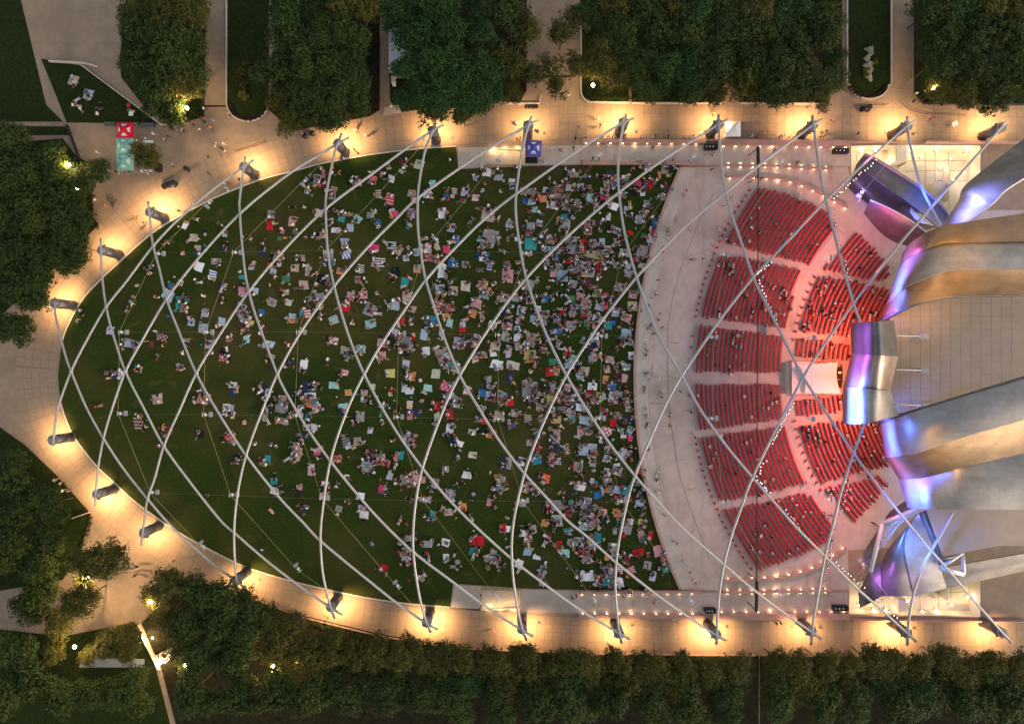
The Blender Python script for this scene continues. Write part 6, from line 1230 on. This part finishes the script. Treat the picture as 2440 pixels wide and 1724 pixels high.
# ---------------------------------------------------------------- people
SK = lambda s: [(f'{a}{s}', p) for a, p in ()]
def both(d):
    out = {}
    for k, (p, r) in d.items():
        if k.endswith('_'):
            out[k + 'l'] = ((-p[0], p[1], p[2]), r); out[k + 'r'] = (p, r)
        else: out[k] = (p, r)
    return out
EDG = [('pel','wai','t'),('wai','che','t'),('che','nec','s'),('nec','hea','h'),('hea','top','h')] + [(a + s, b + s if b.endswith('_') else b, m) for s in 'lr' for a, b, m in
      (('sho_','che','t'),('elb_','sho_','t'),('han_','elb_','s'),('hip_','pel','p'),('kne_','hip_','p'),('foo_','kne_','p'))]
POSES = {
'stand': dict(pel=((0,0,.95),.13), wai=((0,0,1.12),.125), che=((0,0,1.34),.155), nec=((0,.01,1.50),.055), hea=((0,.02,1.62),.095), top=((0,0,1.70),.08), sho_=((.18,0,1.42),.06), elb_=((.26,-.03,1.16),.045), han_=((.25,.08,.92),.035), hip_=((.095,0,.88),.09), kne_=((.10,.02,.48),.065), foo_=((.11,.05,.05),.05)),
'sitx': dict(pel=((0,-.12,.13),.14), wai=((0,-.12,.30),.13), che=((0,-.08,.52),.155), nec=((0,-.05,.67),.055), hea=((0,-.02,.79),.095), top=((0,-.04,.87),.08), sho_=((.18,-.07,.60),.06), elb_=((.28,.02,.36),.045), han_=((.22,.22,.22),.035), hip_=((.11,-.06,.12),.095), kne_=((.36,.20,.13),.07), foo_=((-.06,.30,.06),.05)),
'sitl': dict(pel=((0,-.25,.12),.14), wai=((0,-.30,.28),.13), che=((0,-.36,.48),.155), nec=((0,-.38,.63),.055), hea=((0,-.37,.76),.095), top=((0,-.40,.83),.08), sho_=((.18,-.38,.56),.06), elb_=((.27,-.52,.34),.045), han_=((.29,-.62,.06),.035), hip_=((.10,-.16,.12),.095), kne_=((.12,.26,.24),.07), foo_=((.13,.66,.06),.05)),
'lie': dict(pel=((0,.02,.12),.14), wai=((0,-.16,.12),.13), che=((0,-.40,.13),.155), nec=((0,-.58,.12),.055), hea=((0,-.71,.13),.095), top=((0,-.80,.14),.08), sho_=((.18,-.47,.11),.06), elb_=((.34,-.25,.07),.045), han_=((.30,.0,.07),.035), hip_=((.10,.12,.12),.09), kne_=((.15,.50,.17),.065), foo_=((.17,.90,.06),.05)),
'chair': dict(pel=((0,-.04,.52),.14), wai=((0,-.08,.68),.13), che=((0,-.09,.90),.155), nec=((0,-.07,1.05),.055), hea=((0,-.04,1.17),.095), top=((0,-.06,1.25),.08), sho_=((.18,-.08,.98),.06), elb_=((.24,.02,.74),.045), han_=((.14,.24,.62),.035), hip_=((.10,.05,.52),.095), kne_=((.12,.42,.52),.07), foo_=((.12,.44,.06),.05)),
}
POSES['walk'] = {k: v for k, v in POSES['stand'].items()}
def pose_pts(name):
    d = both(POSES['stand' if name == 'walk' else name])
    if name == 'walk':
        d['kne_l'] = ((-.1, .16, .50), .065); d['foo_l'] = ((-.1, .30, .06), .05); d['kne_r'] = ((.1, -.08, .48), .065); d['foo_r'] = ((.1, -.36, .10), .05)
        d['han_l'] = ((-.24, -.18, .96), .035); d['han_r'] = ((.24, .24, 1.0), .035)
    return d
MATI = {'s': 0, 't': 1, 'p': 2, 'h': 3}
def body_mesh(name, sub):
    d = pose_pts(name); names = list(d); me = bpy.data.meshes.new('body')
    me.from_pydata([d[n][0] for n in names], [(names.index(a), names.index(b)) for a, b, m in EDG], []); me.update()
    o = bpy.data.objects.new('body', me); COL.objects.link(o)
    md = o.modifiers.new('Skin', 'SKIN'); md.use_smooth_shade = True
    if not me.skin_vertices: return None
    for i, n in enumerate(names):
        sv = me.skin_vertices[0].data[i]; sv.radius = (d[n][1], d[n][1]); sv.use_root = n == 'pel'
    if sub: o.modifiers.new('Sub', 'SUBSURF').levels = sub
    bpy.context.view_layer.update()
    ev = o.evaluated_get(bpy.context.evaluated_depsgraph_get()); out = bpy.data.meshes.new_from_object(ev)
    bpy.data.objects.remove(o)
    seg = [(Vector(d[a][0]), Vector(d[b][0]), m, a, b) for a, b, m in EDG]
    mi = []
    for p in out.polygons:
        c = p.center; best = (9, 's')
        for a, b, m, na, nb in seg:
            ab = b - a; t = max(0, min(1, (c - a).dot(ab) / ab.length_squared)); q = (c - a - ab * t).length - .5 * (d[na][1] * (1 - t) + d[nb][1] * t)
            mm = m
            if na.startswith('foo') and t < .45: mm = 's' if name in ('sitl', 'lie', 'sitx') else 'p'
            if na.startswith('elb') and t < .5: mm = 's'
            if m == 'h': mm = 'h' if (c.y < d['hea'][0][1] + .045 or c.z > d['hea'][0][2] + .05) else 's'
            if q < best[0]: best = (q, mm)
        mi.append(MATI[best[1]])
    out.materials.clear(); out.polygons.foreach_set('use_smooth', [True] * len(mi))
    return out, np.array(mi)
PMATS = [attr_mat('skin', 'skin', .6), attr_mat('top_cloth', 'shirt'), attr_mat('trouser_cloth', 'pants'), attr_mat('hair', 'hair', .5)]
BODY = {}
for k in ('stand', 'walk', 'sitx', 'sitl', 'lie', 'chair'):
    me, mi = body_mesh(k, 1)
    for m in PMATS: me.materials.append(m)
    me.polygons.foreach_set('material_index', mi); me.update()
    lo, lmi = body_mesh(k, 0)
    lv = np.array([v.co for v in lo.vertices]); BODY[k] = (me, lv, [tuple(p.vertices) for p in lo.polygons], lmi)
TOPS = {'white': (.84,.82,.82), 'black': (.012,.012,.014), 'navy': (.015,.022,.06), 'grey': (.24,.23,.24), 'red': (.50,.02,.03), 'pink': (.62,.26,.30), 'pale blue': (.34,.48,.62), 'teal': (.03,.25,.25), 'yellow': (.65,.5,.12), 'orange': (.62,.2,.05), 'cream': (.58,.48,.38), 'lavender': (.42,.36,.52), 'maroon': (.16,.015,.025), 'green': (.05,.17,.07), 'tan': (.38,.25,.17)}
TOPW = [.36,.12,.08,.09,.06,.07,.06,.03,.02,.03,.06,.03,.03,.02,.02]
BOT = {'black': (.012,.012,.015), 'dark blue': (.025,.035,.07), 'grey': (.14,.14,.15), 'tan': (.36,.26,.18), 'white': (.6,.58,.56), 'bare-legged': None, 'brown': (.08,.05,.035)}
SKINS = [(.60,.37,.28),(.64,.42,.33),(.50,.30,.22),(.30,.16,.10),(.16,.08,.05),(.60,.40,.32)]
HAIRS = {'dark': (.010,.008,.007), 'brown': (.05,.026,.014), 'fair': (.32,.21,.10), 'white capped': (.7,.7,.7), 'red capped': (.5,.03,.03)}
HW = [.55,.26,.10,.06,.03]
tn, bn, hn = list(TOPS), list(BOT), list(HAIRS)
used = set(); n_person = 0
def outfit():
    return random.choices(tn, TOPW)[0], random.choice(bn), random.choices(hn, HW)[0], random.choice(SKINS)
def person(px, py, pose, rz, where, group, z=.03, scale=1.0):
    """one person as a thing of its own; clothing is picked so that the description is its alone"""
    global n_person
    verb = {'stand': 'standing', 'walk': 'walking', 'sitx': 'sitting cross-legged', 'sitl': 'sitting', 'lie': 'lying', 'chair': 'sitting'}[pose]
    for tr_ in range(60):
        t, b, h, s = outfit()
        lab = f'{h}-haired person in {t} top' .replace('white capped-haired', 'white-capped').replace('red capped-haired', 'red-capped') + (f', {b}' if b == 'bare-legged' else f' and {b} trousers') + f', {verb} {where}'
        if len(lab.split()) > 16: lab = lab.split('-haired ')[-1]
        if lab not in used and len(lab.split()) <= 16: break
    used.add(lab)
    p = W(px, py); o = bpy.data.objects.new('person', BODY[pose][0])
    o.location = (p.x, p.y, z); o.rotation_euler = (0, 0, rz); o.scale = [random.uniform(1.0, 1.14) * scale] * 3
    j = random.uniform(.8, 1.15)
    o['skin'] = list(s); o['shirt'] = [v * j for v in TOPS[t]]; o['pants'] = list(BOT[b] or s); o['hair'] = list(HAIRS[h]); o['label'] = lab; o['category'] = 'person'; o['group'] = group
    link(o); n_person += 1
CR_V, CR_F, CR_C, cr_n = [], [], [], 0
def crowd(px, py, pose, rz, z=.03, scale=1.0, dark=False):
    global cr_n
    me, lv, lf, lmi = BODY[pose]; t, b, h, s = outfit(); p = W(px, py); k = random.uniform(1.0, 1.18) * scale
    ca, sa = math.cos(rz) * k, math.sin(rz) * k
    v = np.stack([lv[:, 0] * ca - lv[:, 1] * sa + p.x, lv[:, 0] * sa + lv[:, 1] * ca + p.y, lv[:, 2] * k + z], 1)
    CR_V.append(v); CR_F.extend([tuple(i + cr_n for i in f) for f in lf]); cr_n += len(v)
    cols = np.array([s, TOPS[t], BOT[b] or s, HAIRS[h]]); CR_C.append(np.c_[cols[lmi], np.ones(len(lmi))])

# ---- picnic blankets
BC = {'w': ('white', (.86,.84,.86)), 'c': ('cream', (.62,.55,.45)), 'A': ('pale green', (.50,.53,.40)), 'g': ('grey', (.36,.35,.36)), 'd': ('black', (.015,.017,.022)), 'n': ('navy', (.03,.05,.12)), 'b': ('light blue', (.42,.52,.62)), 'B': ('blue', (.04,.17,.42)), 't': ('teal', (.04,.30,.32)), 'a': ('mint', (.36,.60,.57)),
      'r': ('red', (.62,.02,.03)), 'p': ('pink', (.70,.34,.35)), 'm': ('magenta', (.72,.06,.18)), 'o': ('orange', (.72,.28,.10)), 'y': ('yellow', (.64,.56,.20)), 'k': ('taupe', (.52,.38,.32)), 'v': ('lavender', (.54,.48,.60)), 'u': ('maroon', (.16,.04,.05)), 'G': ('green', (.06,.24,.12))}
GR = []
for (ox, oy), txt in PICNIC.items():
    for e in txt.replace('\n', ';').split(';'):
        f = e.split(); zx, zy, w, h, rot = map(float, f[:5]); x, y = ox + zx / 3.827, oy + zy / 3.827
        if f[5] == '.' and f[6] == '0': continue
        if any(abs(g[0] - x) < 6 and abs(g[1] - y) < 6 and g[7] != (ox, oy) for g in GR): continue
        GR.append((x, y, w / 3.827, h / 3.827, rot, f[5], int(f[6]), (ox, oy)))
def bl_name(c): return BC[c[0]][0] if len(c) == 1 else BC[c[0]][0] + ' and ' + BC[c[1]][0] + (' striped' if c[2] == '/' else ' checked')
def bl_short(c): return BC[c[0]][0] + ('' if len(c) == 1 else ' striped' if c[2] == '/' else ' checked')
blankets = [g for g in GR if g[5] != '.']
big = sorted(range(len(blankets)), key=lambda i: -blankets[i][2] * blankets[i][3])[:300]
big = set(big)
M['blanket'] = attr_mat('blanket_cloth', 'col', .9, 'GEOMETRY')
NW, NH = 9, 7
def blanket_geo(g, i, g_):
    x, y, w, h, rot, c = g[:6]; a = math.radians(-rot); hw, hh = w * S * .45, h * S * .45
    P = W(x, y); ca, sa = math.cos(a), math.sin(a); V = []
    ph = g_.uniform(0, 6, 6); cj = g_.normal(0, .06, (4, 2))
    for j in range(NH + 1):
        for k in range(NW + 1):
            u, v = k / NW * 2 - 1, j / NH * 2 - 1
            q = ((1 - u) * (1 - v) * cj[0] + (1 + u) * (1 - v) * cj[1] + (1 + u) * (1 + v) * cj[2] + (1 - u) * (1 + v) * cj[3]) / 4 * 2
            lx = (u + q[0] + .035 * math.sin(v * 4 + ph[0])) * hw; ly = (v + q[1] + .035 * math.sin(u * 4 + ph[1])) * hh
            z = .036 + .0016 * (i % 12) + .014 * (1 + math.sin(u * 3 + ph[2]) * math.sin(v * 3.5 + ph[3])) + g_.uniform(0, .006)
            V.append((lx * ca - ly * sa, lx * sa + ly * ca, z))
    F, Cc = [], []
    A = np.array(BC[c[0]][1]) * g_.uniform(.85, 1.1); B2 = np.array(BC[c[1]][1]) if len(c) > 1 else A
    for j in range(NH):
        for k in range(NW):
            o = j * (NW + 1) + k; F.append((o, o + 1, o + NW + 2, o + NW + 1))
            col = A if len(c) == 1 else (A, B2)[j % 2] if c[2] == '/' else (A, B2)[(j // 2 + k // 2) % 2]
            Cc.append(np.r_[np.clip(col * g_.uniform(.86, 1.08), 0, 1), 1])
    return P, V, F, Cc
def set_cols(me, C, name='col'):
    at = me.attributes.new(name, 'FLOAT_COLOR', 'FACE'); at.data.foreach_set('color', np.asarray(C, np.float32).ravel())
bcen = np.array([(g[0], g[1]) for g in blankets])
words_n = ['no one', 'one person', 'two people', 'three people', 'four people', 'five people', 'six people', 'seven people', 'eight people', 'nine people', 'ten people', 'eleven people', 'twelve people', 'a crowd', 'a crowd']
def zone(x, y):
    v = 'upper' if y < 700 else 'middle' if y < 1080 else 'lower'
    return f'{v} lawn ' + ('near its tip' if x < 480 else 'left half' if x < 800 else 'centre' if x < 1090 else 'right half' if x < 1330 else 'near the steps')
blabels = {}; SB = ([], [], [])
for i, g in enumerate(blankets):
    gg = np.random.default_rng(1000 + i); P, V, F, Cc = blanket_geo(g, i, gg)
    if i in big:
        me = np_mesh('picnic_blanket', V, F); set_cols(me, Cc); o = me_obj('picnic_blanket', me, M['blanket'], None, True); o.location = (P.x, P.y, 0)
        dd = np.linalg.norm(bcen - (g[0], g[1]), axis=1); near = [int(k) for k in np.argsort(dd)[1:7]]
        base = f'{bl_name(g[5])} blanket' if len(g[5]) > 1 else f'plain {bl_name(g[5])} blanket'
        cand = [f'{base} beside the {bl_short(blankets[near[0]][5])} one, {zone(g[0], g[1])}']
        for a_ in range(5):
            for b_ in range(a_ + 1, 6): cand.append(f'{base} between {bl_short(blankets[near[a_]][5])} and {bl_short(blankets[near[b_]][5])} ones, {zone(g[0], g[1])}')
        lab = next((c for c in cand if c not in used and len(c.split()) <= 16), None)
        if lab is None:
            side = 'upper' if i % 2 else 'lower'
            lab = next(c for c in (f'{o_} {base} in the cluster, {zone(g[0], g[1])}' for o_ in ('another', 'further', 'smaller', 'rumpled', 'crowded', 'tilted', 'last')) if c not in used)
        used.add(lab); tag(o, lab, 'blanket', 'picnic blankets on the lawn')
    else:
        b0 = sum(len(v) for v in SB[0]); SB[0].append(np.array(V) + [P.x, P.y, 0]); SB[1].extend([tuple(k + b0 for k in f) for f in F]); SB[2].extend(Cc)
me = np_mesh('blankets', np.concatenate(SB[0]), SB[1]); set_cols(me, SB[2]); o = me_obj('small_blankets', me, M['blanket']); tag(o, 'the smaller blankets and towels lying among the picnic groups', 'blankets', kind='stuff')

# ---- people on the lawn
CL_V, CL_F, CL_C = [], [], []
def clutter(px, py, col, sx, sy, sz):
    p = W(px, py); a = random.uniform(0, 3); o = len(CL_V); ca, sa = math.cos(a), math.sin(a)
    for z in (.02, sz):
        for x, y in ((-1,-1),(1,-1),(1,1),(-1,1)):
            x *= sx / 2; y *= sy / 2; CL_V.append((p.x + x * ca - y * sa, p.y + x * sa + y * ca, z))
    CL_F.extend([(o+4,o+5,o+6,o+7),(o,o+1,o+5,o+4),(o+1,o+2,o+6,o+5),(o+2,o+3,o+7,o+6),(o+3,o,o+4,o+7)]); CL_C.extend([(*col, 1)] * 5)
BAGS = [(.7,.7,.7),(.7,.7,.7),(.02,.02,.025),(.03,.06,.15),(.5,.03,.04),(.03,.3,.35),(.6,.45,.2),(.2,.2,.2),(.65,.55,.45),(.1,.3,.12)]
n_lawn = 0
for g in GR:
    x, y, w, h, rot, c, n, _ = g
    iso = c == '.' and n <= 2
    near_left = x < 640 and n <= 2
    for k in range(n):
        if c == '.': qx, qy = x + random.gauss(0, 4.5) * (n > 1), y + random.gauss(0, 4.5) * (n > 1)
        else:
            u, v = random.uniform(-.62, .62), random.uniform(-.62, .62)
            if n > 3 and random.random() < .5: u *= 1.35
            a = math.radians(rot); qx, qy = x + (u * w * math.cos(a) - v * h * math.sin(a)), y + (u * w * math.sin(a) + v * h * math.cos(a))
        pose = random.choices(['sitx', 'sitl', 'lie', 'stand'], [.48, .34, .14, .04])[0]; rz = random.uniform(0, 6.28)
        if (iso or near_left) and n_lawn < 80:
            where = ('on grass, ' if c == '.' else f'on {bl_short(c)} blanket, ') + zone(x, y)
            person(qx, qy, pose, rz, where, 'people on the lawn', .05); n_lawn += 1
        else: crowd(qx, qy, pose, rz, .06, random.choices([1, .68], [.92, .08])[0])
    for k in range(random.randint(0, 1 + n // 2)):
        s = random.uniform(.18, .42); clutter(x + random.gauss(0, 1) * (w * .5 + 3), y + random.gauss(0, 1) * (h * .5 + 3), random.choice(BAGS), s, s * random.uniform(.6, 1), random.uniform(.12, .34))
# extra sitters in the dense right-hand crowd
for k in range(110):
    cx, cy, sx_, sy_ = random.choice([(1390,610,70,45),(1360,540,60,50),(1420,700,60,60),(1300,760,90,90),(1280,930,40,50),(1350,950,60,60),(1400,1010,80,60),(1380,1240,60,50),(1350,1180,60,60),(1450,560,50,60),(1460,1080,40,70),(1350,470,60,40),(1420,480,60,40)])
    qx, qy = random.gauss(cx, sx_ * .6), random.gauss(cy, sy_ * .6)
    if qx < arc_px(AR, qy)[0] - 8 and 405 < qy < 1395: crowd(qx, qy, random.choice(['sitx', 'sitl', 'sitx', 'lie']), random.uniform(0, 6.28), .06)

# ---- people on the paving
def zp(o, txt, sc=3.827): return [(o[0] + float(a) / sc, o[1] + float(b) / sc) for a, b in (q.split(',') for q in txt.split())]
PLAZA = zp((120,120), '1450,275 1425,550 1645,595 1495,650 1320,690 1155,715 1230,745 1385,740 1430,740 1485,725 965,775 1065,825 1095,800 820,840 880,855 880,810 815,900 1530,860 1605,870 1530,895 1590,910 1615,935 1460,1130 1130,1060 600,1110 640,1120 690,1110 730,1110 900,1125 930,1130 570,1110 1610,1230 1650,1225 1620,1265 1640,1295 440,1375 515,1420 1745,1190 460,945')
PLAZA += zp((680,120), '170,780 650,745 740,790 640,920 2110,825 2140,820 2110,685 2285,735 975,530 930,535 1680,1030')
PLAZA += zp((1240,120), '355,685 525,720 710,640 720,700 435,435 140,735 570,800 597,795 500,815 275,915 315,935 355,920 380,930 480,905 740,800 800,805 840,790 890,805 945,795 1095,805 1195,805 1215,800 1275,790 1340,800 1500,805 1525,805 1565,795 1750,595 560,1010 655,1000 710,1000 1025,1015 1380,1010 1195,900 1735,960 1730,1100 165,1020 205,1015 2095,795 2145,800 2210,770 1840,1165 1905,1350 1880,1385 1850,1420 1505,1265 1500,1295 1480,1335 780,880')
PLAZA += zp((1780,120), '1550,295 1490,380 1580,275 1600,440 1740,680 1765,675 230,850 300,850 330,850 390,850 430,855 680,855 715,855 740,800 1040,825 805,690 120,1250 490,1395 240,980 460,1100', 4.056)
PLAZA += zp((1240,480), '1410,175 1330,280 1385,285 1345,320 1335,345 1345,250 1285,425 1285,470 1300,540 1540,535 1570,535 1650,530 1785,245 1785,290 1855,350 1238,725 1230,830 1220,850 1260,1025 1255,1080 1280,1150 1185,1130 1150,1160 1215,1185 1215,1215 1140,1300 1145,1350 1140,1405 1930,395')
PLAZA += zp((1240,840), '1140,20 1150,195 1165,220 1120,310 1125,340 1250,235 1290,350 1285,400 1320,430 1447,350 1135,510 1135,560 1140,580 1365,550 1340,575 1290,660 1350,660 1310,735 1150,650 1145,690 1165,740 1170,880 1155,945 1245,1080 1250,1110 1248,1150 1250,1240 1250,1280 1310,1470 1235,1265')
PLAZA += zp((1240,1200), '1310,90 1395,335 1410,345 1470,505 1530,605 1565,680 1580,700 505,820 470,835 930,825 955,800 1030,815 1140,825 840,820 690,910 690,880 1205,880 1235,865 1115,1040 1385,1040 1415,1055 1000,800 1010,775')
PLAZA += zp((1780,1200), '260,1130 310,1130 1090,595 1065,690 790,100 1240,200 1200,175', 4.056) + zp((680,1200), '1755,760 1785,810 1775,935 1900,1135 380,1025') + zp((120,1200), '790,545 825,550 810,600 800,635 840,600 1155,500 1950,400')
PLAZA += zp((120,840), '80,1150 130,1180 150,1245 200,1250') + zp((120,480), '1195,95 800,150 880,205 1330,35')
LMK = [((297,310),'near the crimson tent'), ((297,380),'near the mint tents'), ((354,360),'near the small plaza tree'), ((440,320),'on the upper left plaza'), ((405,430),'near the black cases'), ((530,350),'left of the third pylon'), ((270,480),'near the parked bicycles'), ((480,470),'at the left lawn edge'), ((740,320),'under the upper trees'), ((860,330),'right of the fourth upper pylon'), ((930,262),'at the pavilion steps'), ((1240,330),'above the violet tent'), ((1275,390),'below the violet tent'), ((1330,310),'on the upper promenade'), ((1330,360),'on the upper landing'), ((1440,328),'at the upper ramp wall'), ((1580,328),'at the upper rail'), ((1760,330),'below the white tent'), ((1450,385),'at the ramp above the lawn'), ((1640,360),'on the upper ramp'), ((1630,460),'on the upper steps'), ((1560,560),'by the upper forecourt'), ((1650,620),'on the open forecourt'), ((1560,700),'on the steps'), ((1560,780),'on the middle steps'), ((1540,900),'on the lower steps'), ((1600,1000),'on the lower forecourt'), ((1560,1130),'by the lower forecourt'), ((1600,1300),'at the lower steps'), ((1500,1415),'on the lower ramp'), ((1560,1475),'on the lower promenade'), ((1380,1420),'at the lower stair'), ((1900,330),'at the rail beside the upper seating'), ((2200,260),'on the upper right plaza'), ((2050,340),'near the upper yard'), ((1900,400),'between the upper walls'), ((2040,1340),'by the lower wing'), ((1850,1478),'below the lower seating'), ((330,1350),'on the lower left plaza'), ((160,1160),'at the left edge path'), ((330,515),'beside the second upper pylon'), ((1140,1410),'by the lower landing'), ((1720,470),'behind the upper seats'), ((620,1310),'at the lower lawn edge')]
for x, y in PLAZA:
    where = min(LMK, key=lambda q: (q[0][0] - x) ** 2 + (q[0][1] - y) ** 2)[1]
    on_steps = 1500 < x < 1585 and 460 < y < 1300
    pose = random.choice(['sitl', 'sitx', 'stand']) if on_steps and random.random() < .6 else random.choices(['walk', 'stand'], [.6, .4])[0]
    person(x, y, pose, random.uniform(0, 6.28), where, 'people on the paving', .14 if on_steps else .03)
# ---- audience in the seats
for s in SEATS:
    x, y, bi, a, r = s
    d = math.hypot(x - 2060, y - 895); pr = .04 if bi < 6 else .10 + .55 * math.exp(-(d / 75) ** 2)
    if random.random() < pr:
        p = W(x, y); dd = Vector((math.cos(math.radians(a)), -math.sin(math.radians(a))))
        crowd(x + .8, y, 'chair', math.atan2(-dd.x, dd.y), .02)
for _ in range(40):
    s = random.choice([q for q in SEATS if q[2] in (1, 2, 7, 10)])
    for k in range(random.randint(2, 4)):
        dd = Vector((math.cos(math.radians(s[3])), -math.sin(math.radians(s[3])))); crowd(s[0] + .8, s[1] + k * 6.1, 'chair', math.atan2(-dd.x, dd.y), .02)
me = np_mesh('crowd', np.concatenate(CR_V), CR_F); set_cols(me, np.concatenate(CR_C)); o = me_obj('crowd', me, attr_mat('crowd_cloth', 'col', .8, 'GEOMETRY'), None, True); tag(o, 'the rest of the dense crowd sitting on the lawn and in the seats', 'crowd', kind='stuff')
me = np_mesh('picnic_clutter', CL_V, CL_F); set_cols(me, CL_C); o = me_obj('picnic_clutter', me, M['blanket']); tag(o, 'bags, coolers and boxes strewn between the picnic blankets', 'clutter', kind='stuff')
# side lawn picnickers
for x, y, w, h, c, lab in ((176,191,24,26,'k','taupe blanket at the top of the small side lawn'), (211,226,26,28,'b','light blue blanket in the middle of the small side lawn'), (313,270,12,14,'w','white towel near the red umbrella on the side lawn')):
    P, V, F, Cc = blanket_geo((x, y, w, h, 15, c), 3, np.random.default_rng(int(x))); me = np_mesh('picnic_blanket', V, F); set_cols(me, Cc); o = me_obj('picnic_blanket', me, M['blanket'], None, True); o.location = (P.x, P.y, .03); tag(o, lab, 'blanket', 'blankets on the side lawn')
for x, y in ((172,186),(182,194),(178,202),(208,222),(216,230),(210,233),(180,245),(186,238),(176,252),(190,254),(194,262),(232,268),(240,256),(309,262),(316,266)):
    person(x, y, random.choice(['sitx', 'sitl', 'lie']), random.uniform(0, 6), 'on the small side lawn', 'people on the side lawn', .08)
um = empty('parasol', W(311, 254)); tag(um, 'small red umbrella on the side lawn', 'umbrella')
bm = bmesh.new(); add_cyl(bm, (0, 0, .7), .42, .02, .22, 10); bm_obj('canopy', bm, M['red'], um); bm = bmesh.new(); add_cyl(bm, (0, 0, 0), .02, .02, .75, 6); bm_obj('pole', bm, M['dark'], um)
print('persons', n_person, 'crowd', len(CR_V), 'blankets', len(blankets), 'seats', len(SEATS))
